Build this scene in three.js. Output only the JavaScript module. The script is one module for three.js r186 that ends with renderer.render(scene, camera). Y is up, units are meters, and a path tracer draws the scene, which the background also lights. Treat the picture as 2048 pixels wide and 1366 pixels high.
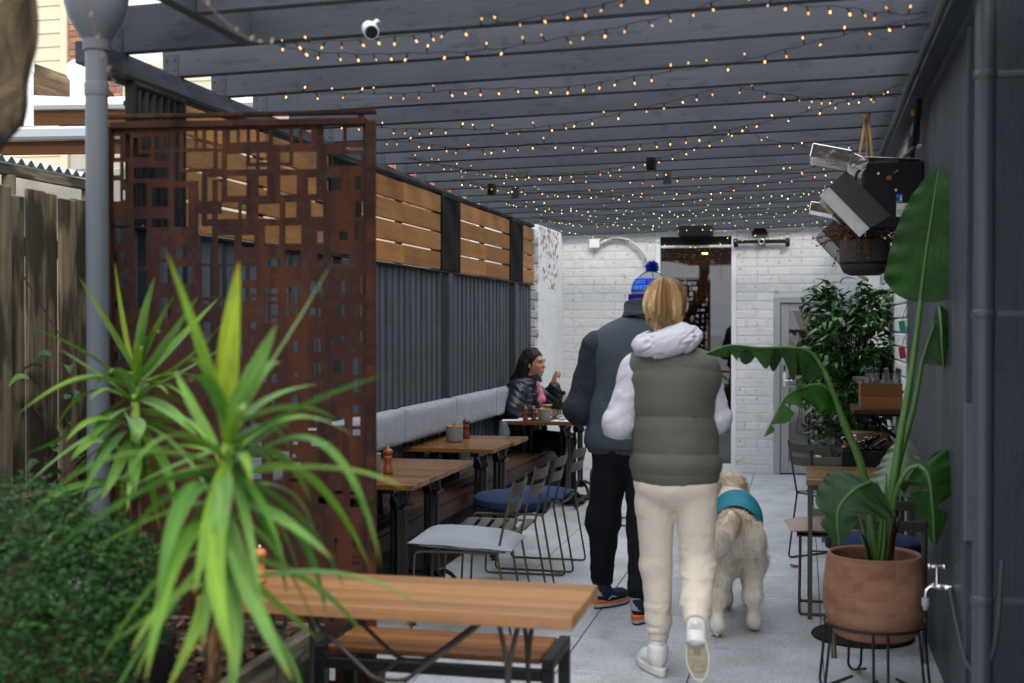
import * as THREE from 'three';
import { mergeGeometries } from 'three/addons/utils/BufferGeometryUtils.js';

// ---------- camera, sky, sun, exposure ----------
const scene = new THREE.Scene();
const camera = new THREE.PerspectiveCamera(30.56, 1024 / 683, 0.05, 400);
camera.position.set(0, 1.6, 0);
camera.rotation.set(-0.014, 0.22864, 0, 'YXZ');
camera.focus = 8.2;
camera.userData.fStop = 2.1;
scene.add(camera);
const renderer = new THREE.WebGLRenderer({ antialias: true });
renderer.setSize(1024, 683);
renderer.toneMapping = THREE.LinearToneMapping;
renderer.toneMappingExposure = 2.3;
renderer.shadowMap.enabled = true;
{ // overcast sky: a pale dome, a little brighter towards the zenith
  const W = 128, H = 64, d = new Float32Array(W * H * 4);
  for (let j = 0; j < H; j++) for (let i = 0; i < W; i++) {
    const e = Math.sin((j + 0.5) / H * Math.PI - Math.PI / 2);
    const k = e > 0 ? 0.5 + 0.95 * e : 0.4;
    const o = 4 * (j * W + i);
    d[o] = 0.94 * k; d[o + 1] = 0.985 * k; d[o + 2] = 1.06 * k; d[o + 3] = 1;
  }
  const t = new THREE.DataTexture(d, W, H, THREE.RGBAFormat, THREE.FloatType);
  t.mapping = THREE.EquirectangularReflectionMapping;
  t.magFilter = THREE.LinearFilter; t.minFilter = THREE.LinearFilter; t.needsUpdate = true;
  scene.background = t; scene.environment = t;
}
const sun = new THREE.DirectionalLight(0xfff1dd, 1.1);
sun.position.set(7, 16, 9); sun.target.position.set(-1, 0, -7);
sun.castShadow = true; sun.shadow.radius = 24; sun.shadow.mapSize.set(2048, 2048);
Object.assign(sun.shadow.camera, { left: -14, right: 14, top: 14, bottom: -14, near: 1, far: 50 });
scene.add(sun, sun.target);

// ---------- small maths ----------
const PI = Math.PI, V = (x, y, z) => new THREE.Vector3(x, y, z);
const clamp = (x, a = 0, b = 1) => x < a ? a : x > b ? b : x;
const lerp = (a, b, t) => a + (b - a) * t;
const sstep = (a, b, x) => { const t = clamp((x - a) / (b - a)); return t * t * (3 - 2 * t); };
let seedState = 12345;
const rnd = () => { seedState |= 0; seedState = seedState + 0x6D2B79F5 | 0; let t = Math.imul(seedState ^ seedState >>> 15, 1 | seedState); t = t + Math.imul(t ^ t >>> 7, 61 | t) ^ t; return ((t ^ t >>> 14) >>> 0) / 4294967296; };
const rr = (a, b) => a + (b - a) * rnd();
const reseed = s => { seedState = s; };
const hash = (x, y, z) => { let h = Math.imul(x, 374761393) + Math.imul(y, 668265263) + Math.imul(z, 2147483647 ^ 0x5bd1e995) | 0; h = Math.imul(h ^ h >>> 13, 1274126177); return ((h ^ h >>> 16) >>> 0) / 4294967296; };
const mod = (a, n) => ((a % n) + n) % n;
function vn(x, y, z, px = 0, py = 0) { // value noise in 0..1, periodic in x and y when px, py are given
  const xi = Math.floor(x), yi = Math.floor(y), zi = Math.floor(z);
  let fx = x - xi, fy = y - yi, fz = z - zi;
  fx = fx * fx * (3 - 2 * fx); fy = fy * fy * (3 - 2 * fy); fz = fz * fz * (3 - 2 * fz);
  const X0 = px ? mod(xi, px) : xi, X1 = px ? mod(xi + 1, px) : xi + 1, Y0 = py ? mod(yi, py) : yi, Y1 = py ? mod(yi + 1, py) : yi + 1;
  const a = lerp(hash(X0, Y0, zi), hash(X1, Y0, zi), fx), b = lerp(hash(X0, Y1, zi), hash(X1, Y1, zi), fx);
  if (fz === 0) return lerp(a, b, fy);
  const c = lerp(hash(X0, Y0, zi + 1), hash(X1, Y0, zi + 1), fx), d = lerp(hash(X0, Y1, zi + 1), hash(X1, Y1, zi + 1), fx);
  return lerp(lerp(a, b, fy), lerp(c, d, fy), fz);
}
const fbm = (u, v, nx, ny, s, oct = 4) => { let t = 0, a = 0.5, m = 0; for (let o = 0; o < oct; o++) { t += a * vn(u * nx, v * ny, s + o * 7, nx, ny); m += a; a *= 0.5; nx *= 2; ny *= 2; } return t / m; };
const fbm3 = (x, y, z, oct = 3) => { let t = 0, a = 0.5, m = 0; for (let o = 0; o < oct; o++) { t += a * vn(x, y, z); m += a; a *= 0.5; x = x * 2 + 3.1; y = y * 2 + 1.7; z = z * 2 + 5.3; } return t / m; };

// ---------- textures ----------
function colorTex(n, m, fn) {
  const d = new Uint8Array(n * m * 4);
  for (let j = 0; j < m; j++) for (let i = 0; i < n; i++) { const c = fn(i / n, j / m), o = 4 * (j * n + i); d[o] = clamp(c[0]) * 255; d[o + 1] = clamp(c[1]) * 255; d[o + 2] = clamp(c[2]) * 255; d[o + 3] = 255; }
  const t = new THREE.DataTexture(d, n, m); t.wrapS = t.wrapT = THREE.RepeatWrapping; t.magFilter = THREE.LinearFilter; t.minFilter = THREE.LinearMipmapLinearFilter; t.generateMipmaps = true; t.colorSpace = THREE.SRGBColorSpace; t.needsUpdate = true; return t;
}
const grayTex = (n, m, fn) => { const t = colorTex(n, m, (u, v) => { const k = fn(u, v); return [k, k, k]; }); t.colorSpace = THREE.NoColorSpace; return t; };
const mix3 = (a, b, t) => [lerp(a[0], b[0], t), lerp(a[1], b[1], t), lerp(a[2], b[2], t)];
const rgb = h => [(h >> 16 & 255) / 255, (h >> 8 & 255) / 255, (h & 255) / 255];
const rep = (t, sx, sy = sx) => { const c = t.clone(); c.repeat.set(1 / sx, 1 / sy); c.needsUpdate = true; return c; };
const mat = (o = {}) => { const p = { roughness: 0.7, ...o }; if (p.specularIntensity === undefined && p.roughness > 0.4 && !p.metalness) p.specularIntensity = 0.5; return new THREE.MeshPhysicalMaterial(p); };
const lin = (r, g, b) => new THREE.Color().setRGB(r, g, b);

// ---------- geometry ----------
function uvBox(g, k = 1) { // uv in metres from the face direction; u runs along the longer side
  g = g.index ? g.toNonIndexed() : g;
  const p = g.attributes.position, n = p.count, uv = new Float32Array(n * 2), a = V(), b = V(), c = V();
  g.computeBoundingBox(); const s = g.boundingBox.getSize(V());
  const ou = rnd() * 7, ov = rnd() * 7;
  for (let i = 0; i < n; i += 3) {
    a.fromBufferAttribute(p, i); b.fromBufferAttribute(p, i + 1); c.fromBufferAttribute(p, i + 2);
    const nn = b.clone().sub(a).cross(c.clone().sub(a)); const ax = Math.abs(nn.x), ay = Math.abs(nn.y), az = Math.abs(nn.z);
    let e = ax >= ay && ax >= az ? ['z', 'y'] : ay >= az ? ['x', 'z'] : ['x', 'y'];
    if (s[e[1]] > s[e[0]]) e = [e[1], e[0]];
    [a, b, c].forEach((q, k2) => { uv[(i + k2) * 2] = q[e[0]] * k + ou; uv[(i + k2) * 2 + 1] = q[e[1]] * k + ov; });
  }
  g.setAttribute('uv', new THREE.BufferAttribute(uv, 2)); return g;
}
function tris(list, uv = true) { // list of [a,b,c] arrays -> flat shaded geometry
  const g = new THREE.BufferGeometry(); g.setAttribute('position', new THREE.BufferAttribute(new Float32Array(list.flat(2)), 3)); g.computeVertexNormals(); return uv ? uvBox(g) : g;
}
function cbox(w, h, d, c = 0.004) { // box with chamfered edges, centred
  const H = [w / 2, h / 2, d / 2], T = []; c = Math.min(c, Math.min(...H) * 0.6);
  const P = (s, f) => s.map((q, i) => q * (H[i] - (i === f ? 0 : c)));
  const quad = (a, b, e, f2) => { T.push([a, b, e], [a, e, f2]); };
  const out = (q, nrm) => { const n0 = V(...q[1]).sub(V(...q[0])).cross(V(...q[2]).sub(V(...q[0]))); return n0.dot(nrm) < 0 ? q.slice().reverse() : q; };
  for (let f = 0; f < 3; f++) for (const s of [-1, 1]) {
    const u = (f + 1) % 3, v = (f + 2) % 3, q = [[-1, -1], [1, -1], [1, 1], [-1, 1]].map(([x, y]) => { const r = [0, 0, 0]; r[f] = s; r[u] = x; r[v] = y; return P(r, f); });
    const nn = V(); nn.setComponent(f, s); quad(...out(q, nn));
  }
  for (let f = 0; f < 3; f++) for (const s1 of [-1, 1]) for (const s2 of [-1, 1]) {
    const u = (f + 1) % 3, v = (f + 2) % 3, mk = (e, face) => { const r = [0, 0, 0]; r[f] = e; r[u] = s1; r[v] = s2; return P(r, face); };
    const q = [mk(-1, u), mk(1, u), mk(1, v), mk(-1, v)], nn = V(); nn.setComponent(u, s1); nn.setComponent(v, s2); quad(...out(q, nn));
  }
  for (const x of [-1, 1]) for (const y of [-1, 1]) for (const z of [-1, 1]) { const q = [0, 1, 2].map(f => P([x, y, z], f)); T.push(out(q, V(x, y, z))); }
  return tris(T);
}
const at = (g, x, y, z, rx = 0, ry = 0, rz = 0) => { g = g.clone(); if (rx || ry || rz) g.applyMatrix4(new THREE.Matrix4().makeRotationFromEuler(new THREE.Euler(rx, ry, rz))); g.translate(x, y, z); return g; };
const boxAt = (x0, x1, y0, y1, z0, z1, c = 0.004) => at(cbox(Math.abs(x1 - x0), Math.abs(y1 - y0), Math.abs(z1 - z0), c), (x0 + x1) / 2, (y0 + y1) / 2, (z0 + z1) / 2);
function merge(list) { return mergeGeometries(list.map(g => { g = g.index ? g.toNonIndexed() : g; for (const k of Object.keys(g.attributes)) if (!['position', 'normal', 'uv'].includes(k)) { g = g.clone(); g.deleteAttribute(k); } if (!g.attributes.uv) { g = g.clone(); g.setAttribute('uv', new THREE.BufferAttribute(new Float32Array(g.attributes.position.count * 2), 2)); } return g; })); }
function sweep(pts, r, nr = 6, caps = true, flat = 1) { // tube through pts with radius r (number or list)
  pts = pts.map(p => p.isVector3 ? p : V(...p)); const n = pts.length, pos = [], uv = [], idx = [];
  let N = null, L = 0;
  for (let i = 0; i < n; i++) {
    const T = pts[Math.min(i + 1, n - 1)].clone().sub(pts[Math.max(i - 1, 0)]).normalize();
    if (!N) { N = Math.abs(T.y) < 0.9 ? V(0, 1, 0) : V(1, 0, 0); }
    N = N.clone().addScaledVector(T, -N.dot(T)).normalize(); const B = T.clone().cross(N);
    if (i) L += pts[i].distanceTo(pts[i - 1]);
    const R = Array.isArray(r) ? r[i] : r;
    for (let k = 0; k <= nr; k++) { const a = k / nr * 2 * PI, q = pts[i].clone().addScaledVector(N, Math.cos(a) * R * flat).addScaledVector(B, Math.sin(a) * R); pos.push(q.x, q.y, q.z); uv.push(L, k / nr * 2 * PI * R); }
  }
  for (let i = 0; i < n - 1; i++) for (let k = 0; k < nr; k++) { const a = i * (nr + 1) + k, b = a + 1, c = a + nr + 1, d = c + 1; idx.push(a, b, c, b, d, c); }
  if (caps) for (const e of [0, n - 1]) { const c = pos.length / 3; pos.push(pts[e].x, pts[e].y, pts[e].z); uv.push(0, 0); for (let k = 0; k < nr; k++) { const a = e * (nr + 1) + k; e ? idx.push(c, a, a + 1) : idx.push(c, a + 1, a); } }
  const g = new THREE.BufferGeometry(); g.setAttribute('position', new THREE.Float32BufferAttribute(pos, 3)); g.setAttribute('uv', new THREE.Float32BufferAttribute(uv, 2)); g.setIndex(idx); g.computeVertexNormals(); return g;
}
const curve = (pts, n, t = 'catmullrom') => new THREE.CatmullRomCurve3(pts.map(p => p.isVector3 ? p : V(...p)), false, t, 0.5).getPoints(n);
function bend(pts, r, n = 5) { // polyline with rounded corners
  pts = pts.map(p => p.isVector3 ? p : V(...p)); const o = [pts[0]];
  for (let i = 1; i < pts.length - 1; i++) { const a = pts[i - 1].clone().sub(pts[i]), b = pts[i + 1].clone().sub(pts[i]); const R = Math.min(r, a.length() * 0.45, b.length() * 0.45); const A = pts[i].clone().addScaledVector(a.normalize(), R), B = pts[i].clone().addScaledVector(b.normalize(), R); for (let k = 0; k <= n; k++) { const t = k / n; o.push(A.clone().multiplyScalar((1 - t) * (1 - t)).addScaledVector(pts[i], 2 * t * (1 - t)).addScaledVector(B, t * t)); } }
  o.push(pts[pts.length - 1]); return o;
}
const lathe = (prof, n = 32) => new THREE.LatheGeometry(prof.map(p => new THREE.Vector2(p[0], p[1])), n);

// ---------- scene graph ----------
const taken = new Map();
function numbered(n) { const k = taken.get(n) || 0; taken.set(n, k + 1); return k ? n + '_' + String(k).padStart(3, '0') : n; }
function mesh(name, g, m, parent) { const o = new THREE.Mesh(g, m); o.name = parent ? name : numbered(name); o.castShadow = o.receiveShadow = true; (parent || scene).add(o); return o; }
const mset = (name, gs, m, parent) => mesh(name, Array.isArray(gs) ? merge(gs) : gs, m, parent);
function tag(o, label, category, group) { o.userData = { label, category }; if (group) o.userData.group = group; return o; }
function thing(name, label, category, pos = [0, 0, 0], turn = 0, group) { const o = new THREE.Group(); o.name = numbered(name); o.position.set(...pos); o.rotation.y = turn; scene.add(o); return tag(o, label, category, group); }
const struct = o => { o.userData = { kind: 'structure' }; return o; };
const stuff = o => { o.userData.kind = 'stuff'; return o; };
function dup(o, pos, turn, label) { const c = o.clone(); c.name = numbered(o.name.replace(/_\d{3}$/, '')); c.userData = { ...o.userData, label }; c.position.set(...pos); c.rotation.y = turn; scene.add(c); return c; }

// ---------- shared surface textures ----------
const T = {};
T.grain = grayTex(1024, 256, (u, v) => { const w = v + 0.05 * fbm(u, v, 3, 4, 3); return 0.35 + 0.4 * fbm(u, w, 6, 64, 1, 3) + 0.25 * fbm(u, w, 24, 128, 9, 2); });
const woodTex = (dark, mid, light, s) => colorTex(1024, 512, (u, v) => {
  const w = v + 0.06 * (fbm(u, v, 2, 3, s) - 0.5), plank = fbm(u, w, 1, 9, s + 2, 2), fine = fbm(u, w, 8, 150, s + 3, 3), ring = 0.5 + 0.5 * Math.sin((w * 46 + 5 * fbm(u, w, 2, 6, s + 5)) * 2 * PI);
  let t = 0.25 + 0.5 * plank + 0.35 * (fine - 0.5) + 0.14 * (ring - 0.5); let c = t < 0.5 ? mix3(dark, mid, clamp(t * 2)) : mix3(mid, light, clamp(t * 2 - 1));
  const pore = fbm(u, v, 60, 220, s + 8, 1); if (pore > 0.8) c = mix3(c, dark, 0.45); return c;
});
T.woodTable = woodTex(rgb(0x4f3418), rgb(0x77522a), rgb(0x94703f), 11);
T.woodPanel = woodTex(rgb(0x87592c), rgb(0xbe8a52), rgb(0xd9ae78), 31);
T.woodBright = woodTex(rgb(0x7b5732), rgb(0xa87c4e), rgb(0xc29c70), 47);
T.woodDark = woodTex(rgb(0x33200f), rgb(0x54371e), rgb(0x6f4c2c), 61);
T.weathered = colorTex(512, 512, (u, v) => { const w = v + 0.05 * fbm(u, v, 2, 3, 5), a = fbm(u, w, 3, 40, 71, 3), b = fbm(u, w, 10, 160, 72, 2), p = fbm(u, v, 3, 5, 73, 3); let c = mix3(rgb(0x4a4338), rgb(0xa1937c), clamp(0.15 + 0.8 * a + 0.4 * (b - 0.5))); return mix3(c, rgb(0x2c2a24), sstep(0.5, 0.72, p) * 0.7); });
T.paint = grayTex(512, 512, (u, v) => 0.5 * fbm(u, v, 6, 70, 81, 3) + 0.3 * fbm(u, v, 40, 120, 83, 2) + 0.2 * fbm(u, v, 5, 5, 84, 2));
T.paintTone = colorTex(512, 256, (u, v) => { const k = 0.86 + 0.2 * fbm(u, v, 4, 9, 85, 4) + 0.08 * (fbm(u, v, 10, 120, 86, 2) - 0.5); const s = sstep(0.7, 0.78, fbm(u, v, 24, 30, 87, 2)) * 0.1; return [k - s, k - s, k - s * 0.9]; });
T.terrazzo = colorTex(1024, 1024, (u, v) => { const a = vn(u * 340, v * 340, 91, 340, 340), b = vn(u * 190, v * 190, 92, 190, 190), c = fbm(u, v, 5, 5, 93, 3), d = vn(u * 110, v * 110, 94, 110, 110); let k = 0.69 + 0.09 * (c - 0.5); if (a > 0.72) k -= 0.16; if (b > 0.8) k += 0.1; if (d > 0.85) k -= 0.12; const e = sstep(0.52, 0.8, fbm(u, v, 3, 3, 95, 4)) * 0.045 + sstep(0.75, 0.78, fbm(u, v, 11, 11, 96, 3)) * 0.05; return [k - 0.005 - e, k - e * 1.1, k + 0.008 - e * 1.3]; });
T.noise = grayTex(512, 512, (u, v) => fbm(u, v, 24, 24, 101, 4));
T.coarse = grayTex(512, 512, (u, v) => fbm(u, v, 6, 6, 103, 5));
T.weave = grayTex(256, 256, (u, v) => { const a = Math.sin(u * 64 * 2 * PI), b = Math.sin(v * 64 * 2 * PI); return 0.5 + 0.25 * a * b + 0.25 * (fbm(u, v, 60, 60, 105, 2) - 0.5) * 2; });
T.felt = colorTex(512, 512, (u, v) => { const a = vn(u * 230, v * 230, 111, 230, 230), b = vn(u * 128, v * 128, 112, 128, 128); const k = 0.56 + 0.3 * (a - 0.5) + 0.24 * (b - 0.5) + 0.05 * fbm(u, v, 4, 4, 113, 2); return [k * 0.985, k, k * 1.06]; });
T.rust = colorTex(1024, 1024, (u, v) => { const a = fbm(u, v, 7, 5, 121, 5), b = fbm(u, v, 60, 60, 122, 3), s = fbm(u, v, 40, 3, 123, 3), e = fbm(u, v, 14, 3, 124, 3); let c = mix3(rgb(0x4c2b22), rgb(0x7a4630), clamp(0.1 + 0.85 * a + 0.35 * (b - 0.5))); c = mix3(c, rgb(0x8e4a22), sstep(0.5, 0.68, e) * 0.6); c = mix3(c, rgb(0x39211d), sstep(0.55, 0.72, s) * 0.5); return b > 0.66 ? mix3(c, rgb(0x7b5a50), 0.4) : c; });
T.whitePaint = colorTex(1024, 1024, (u, v) => { let k = 0.87 + 0.07 * (fbm(u, v, 9, 9, 131, 4) - 0.5); let c = [k * 0.995, k, k * 1.0]; const st = sstep(0.68, 0.8, fbm(u, v, 16, 26, 132, 4)); c = mix3(c, [0.76, 0.74, 0.68], st * 0.4); const ch = sstep(0.79, 0.81, fbm(u, v, 42, 46, 133, 3)); return mix3(c, [0.6, 0.5, 0.4], ch * 0.5); });
T.bark = colorTex(512, 512, (u, v) => { const w = v + 0.02 * fbm(u, v, 9, 4, 141, 3), a = fbm(u, w, 12, 34, 142, 4), p = fbm(u, v, 5, 5, 143, 3); let c = mix3(rgb(0x2c2319), rgb(0x8d7c61), sstep(0.3, 0.7, a)); return mix3(c, rgb(0x59583a), sstep(0.5, 0.7, p) * 0.5); });
T.clay = colorTex(512, 512, (u, v) => { const a = fbm(u, v, 4, 8, 151, 5), b = fbm(u, v, 90, 90, 152, 2); let c = mix3(rgb(0x8d6049), rgb(0xb98c72), clamp(0.15 + 0.8 * a + 0.3 * (b - 0.5))); c = mix3(c, rgb(0xc7ac98), sstep(0.56, 0.8, fbm(u, v, 4, 6, 153, 4)) * 0.3); return mix3(c, rgb(0x7a5544), sstep(0.6, 0.76, fbm(u, v, 7, 9, 154, 4)) * 0.3); });
T.concrete = colorTex(512, 512, (u, v) => { const a = fbm(u, v, 5, 5, 161, 5), b = fbm(u, v, 80, 80, 162, 2); return mix3(rgb(0x34322f), rgb(0x5f5a55), clamp(0.1 + 0.7 * a + 0.4 * (b - 0.5))); });
T.leaf = colorTex(256, 512, (u, v) => { const s = fbm(u, v, 40, 3, 171, 2), p = fbm(u, v, 4, 6, 172, 3); const mid = Math.exp(-Math.pow((u - 0.5) / 0.02, 2)); let k = 0.78 + 0.25 * (s - 0.5) + 0.35 * (p - 0.5); let c = mix3([k, k, k * 0.95], [1, 1, 0.8], mid * 0.5); const e = sstep(0.9, 0.97, v + 0.08 * (fbm(u, v, 8, 8, 173, 2) - 0.5)); c = mix3(c, [0.95, 0.62, 0.55], e * 0.8); const sp = sstep(0.74, 0.8, fbm(u, v, 12, 26, 174, 3)); return mix3(c, [0.85, 0.6, 0.4], sp * 0.6); });

// ---------- shared materials ----------
const M = {};
M.charcoal = mat({ color: lin(0.064, 0.072, 0.087), map: rep(T.paintTone, 1.7, 0.9), bumpMap: rep(T.paint, 0.9, 0.45), bumpScale: 0.001, roughness: 0.62 });
M.charcoalB = mat({ color: lin(0.052, 0.06, 0.074), map: rep(T.paintTone, 1.3, 0.7), bumpMap: rep(T.paint, 0.8, 0.4), bumpScale: 0.001, roughness: 0.6 });
M.fence = mat({ color: lin(0.074, 0.084, 0.1), map: rep(T.paintTone, 1.1, 0.6), bumpMap: rep(T.paint, 0.7, 0.3), bumpScale: 0.003, roughness: 0.7 });
M.fenceBack = mat({ color: lin(0.074, 0.084, 0.1), roughness: 0.8 });
M.black = mat({ color: lin(0.007, 0.007, 0.008), roughness: 0.5 });
M.blackSoft = mat({ color: lin(0.01, 0.01, 0.011), roughness: 0.85 });
M.castIron = mat({ color: lin(0.006, 0.0063, 0.007), roughness: 0.32, bumpMap: rep(T.noise, 0.1), bumpScale: 0.0006 });
M.olive = mat({ color: lin(0.075, 0.07, 0.054), roughness: 0.42, metalness: 0.25, bumpMap: rep(T.noise, 0.08), bumpScale: 0.0002 });
M.panel = [0.92, 1.04, 0.8, 1.12].map(k => mat({ color: lin(0.6 * k, 0.57 * k, 0.56 * k), map: rep(T.woodPanel, 1.1, 0.55), bumpMap: rep(T.grain, 0.9, 0.2), bumpScale: 0.002, roughness: 0.66 }));
M.tableTop = [0.95, 0.74, 1.08].map(k => mat({ color: lin(k, k, k), map: rep(T.woodTable, 1.0, 0.5), bumpMap: rep(T.grain, 0.8, 0.2), bumpScale: 0.0004, roughness: 0.27 }));
M.white = mat({ color: lin(0.96, 0.965, 0.985), map: rep(T.whitePaint, 2.3), bumpMap: rep(T.noise, 0.35), bumpScale: 0.004, roughness: 0.55 });
M.whiteMortar = mat({ color: lin(0.88, 0.88, 0.9), map: rep(T.whitePaint, 1.9), bumpMap: rep(T.noise, 0.2), bumpScale: 0.004, roughness: 0.7 });
M.whitePlastic = mat({ color: lin(0.78, 0.79, 0.8), roughness: 0.35 });
M.steel = mat({ color: lin(0.62, 0.61, 0.6), roughness: 0.16, metalness: 1 });
M.steelDull = mat({ color: lin(0.5, 0.49, 0.47), roughness: 0.3, metalness: 1, bumpMap: rep(T.coarse, 0.3), bumpScale: 0.002 });
M.chrome = mat({ color: lin(0.8, 0.8, 0.82), roughness: 0.1, metalness: 1 });
M.rust = mat({ map: rep(T.rust, 1.3, 1.3), color: lin(0.27, 0.28, 0.31), bumpMap: rep(T.noise, 0.25), bumpScale: 0.001, roughness: 0.82 });
M.weathered = [1, 0.82, 1.12, 0.92].map(k => mat({ color: lin(0.8 * k, 0.81 * k, 0.81 * k), map: rep(T.weathered, 0.9, 0.45), bumpMap: rep(T.grain, 0.9, 0.25), bumpScale: 0.005, roughness: 0.92 }));
M.felt = mat({ map: rep(T.felt, 0.36), bumpMap: rep(T.weave, 0.12), bumpScale: 0.001, roughness: 0.95, sheen: 0.3, sheenRoughness: 0.6, sheenColor: lin(0.5, 0.52, 0.56) });
M.terracotta = mat({ color: lin(0.7, 0.67, 0.68), map: rep(T.clay, 0.33), bumpMap: rep(T.noise, 0.2), bumpScale: 0.001, roughness: 0.72 });
M.stone = mat({ color: lin(0.16, 0.165, 0.17), bumpMap: rep(T.noise, 0.05), bumpScale: 0.0003, roughness: 0.6 });
M.glass = mat({ color: lin(0.74, 0.76, 0.76), roughness: 0.01, transmission: 1, thickness: 0, ior: 1.95, specularIntensity: 1 });
// ================= SETTING =================
function beamG(a, b, w, h, c = 0.004) { a = V(...a); b = V(...b); const L = a.distanceTo(b), g = cbox(w, h, L, c); const m = new THREE.Matrix4().lookAt(b, a, V(0, 1, 0)); g.applyMatrix4(m); const mid = a.add(b).multiplyScalar(0.5); g.translate(mid.x, mid.y, mid.z); return g; }
const roofY = (x, z) => 2.715 - 0.014 * (-z - 5) + 0.02 * (x + 2.8);   // underside of the rafters
{ // ground and tiled floor
  const g = new THREE.PlaneGeometry(300, 300); g.rotateX(-PI / 2); g.translate(0, -0.045, 0);
  uvBox(g); struct(mesh('ground', uvBox(g), mat({ color: lin(0.5, 0.5, 0.5), map: rep(T.terrazzo, 2.1), roughness: 0.85 })));
  const f = new THREE.Group(); f.name = 'floor'; scene.add(f); struct(f);
  mesh('slab', boxAt(-2.8, 0.68, -0.04, -0.006, -13.68, 2.5, 0.001), mat({ color: lin(0.07, 0.07, 0.072), roughness: 0.95 }), f);
  const tm = [1, 0.95, 1.04, 0.98].map(k => mat({ color: lin(1.03 * k, 1.06 * k, 1.1 * k), map: rep(T.terrazzo, 0.93), bumpMap: rep(T.noise, 0.3), bumpScale: 0.0006, roughness: 0.42 }));
  reseed(5); const tgs = [0, 1, 2, 3, 4].map(() => cbox(0.594, 0.03, 0.594, 0.002));
  for (let i = 0; i < 6; i++) for (let k = 0; k < 27; k++) {
    const x1 = 0.7 - 0.6 * i, z1 = -12.87 - 0.6 + 0.6 * k; const x0 = Math.max(x1 - 0.6, -2.76), x2 = Math.min(x1, 0.62), z0 = Math.max(z1 - 0.6, -13.6);
    if (z1 > 2.2 || x2 - x0 < 0.03 || z1 - z0 < 0.05) continue;
    const full = x2 - x0 > 0.59 && z1 - z0 > 0.59;
    const m = mesh('tile', full ? tgs[(i * 7 + k * 3) % 5] : cbox(x2 - x0 - 0.0045, 0.03, z1 - z0 - 0.0045, 0.0015), tm[Math.floor(rnd() * 4)], f);
    m.position.set((x0 + x2) / 2, -0.015 + rr(-0.0006, 0.0006), (z0 + z1) / 2);
  }
}
const NX = T; // (textures stay shared)
function brickRun(parent, mats, x0, x1, y0, y1, holes, place, L = 0.235, H = 0.092, jt = 0.009) { // courses of bricks between x0 and x1, cut round the holes
  const cache = new Map();
  for (let j = 0; y0 + j * H < y1 - 0.02; j++) {
    const a = y0 + j * H + jt / 2, b = Math.min(y0 + (j + 1) * H - jt / 2, y1);
    for (let i = -1; x0 + i * L < x1; i++) {
      let segs = [[Math.max(x0, x0 + (i + (j % 2) / 2) * L + jt / 2), Math.min(x1, x0 + (i + 1 + (j % 2) / 2) * L - jt / 2)]];
      for (const h of holes) if (b > h[2] + 0.02 && a < h[3] - 0.02) segs = segs.flatMap(([s, e]) => e <= h[0] || s >= h[1] ? [[s, e]] : [[s, Math.min(e, h[0])], [Math.max(s, h[1]), e]].filter(q => q[1] - q[0] > 0.03));
      for (const [s, e] of segs) {
        if (e - s < 0.03) continue;
        const w = Math.round((e - s) * 100) / 100, hh = Math.round((b - a) * 1000) / 1000, key = w + '/' + hh + '/' + Math.floor(rnd() * 6);
        if (!cache.has(key)) cache.set(key, cbox(e - s, b - a, 0.03, 0.007));
        const m = mesh('brick', cache.get(key), mats[Math.floor(rnd() * mats.length)], parent); place(m, (s + e) / 2, (a + b) / 2);
      }
    }
  }
}
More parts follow.
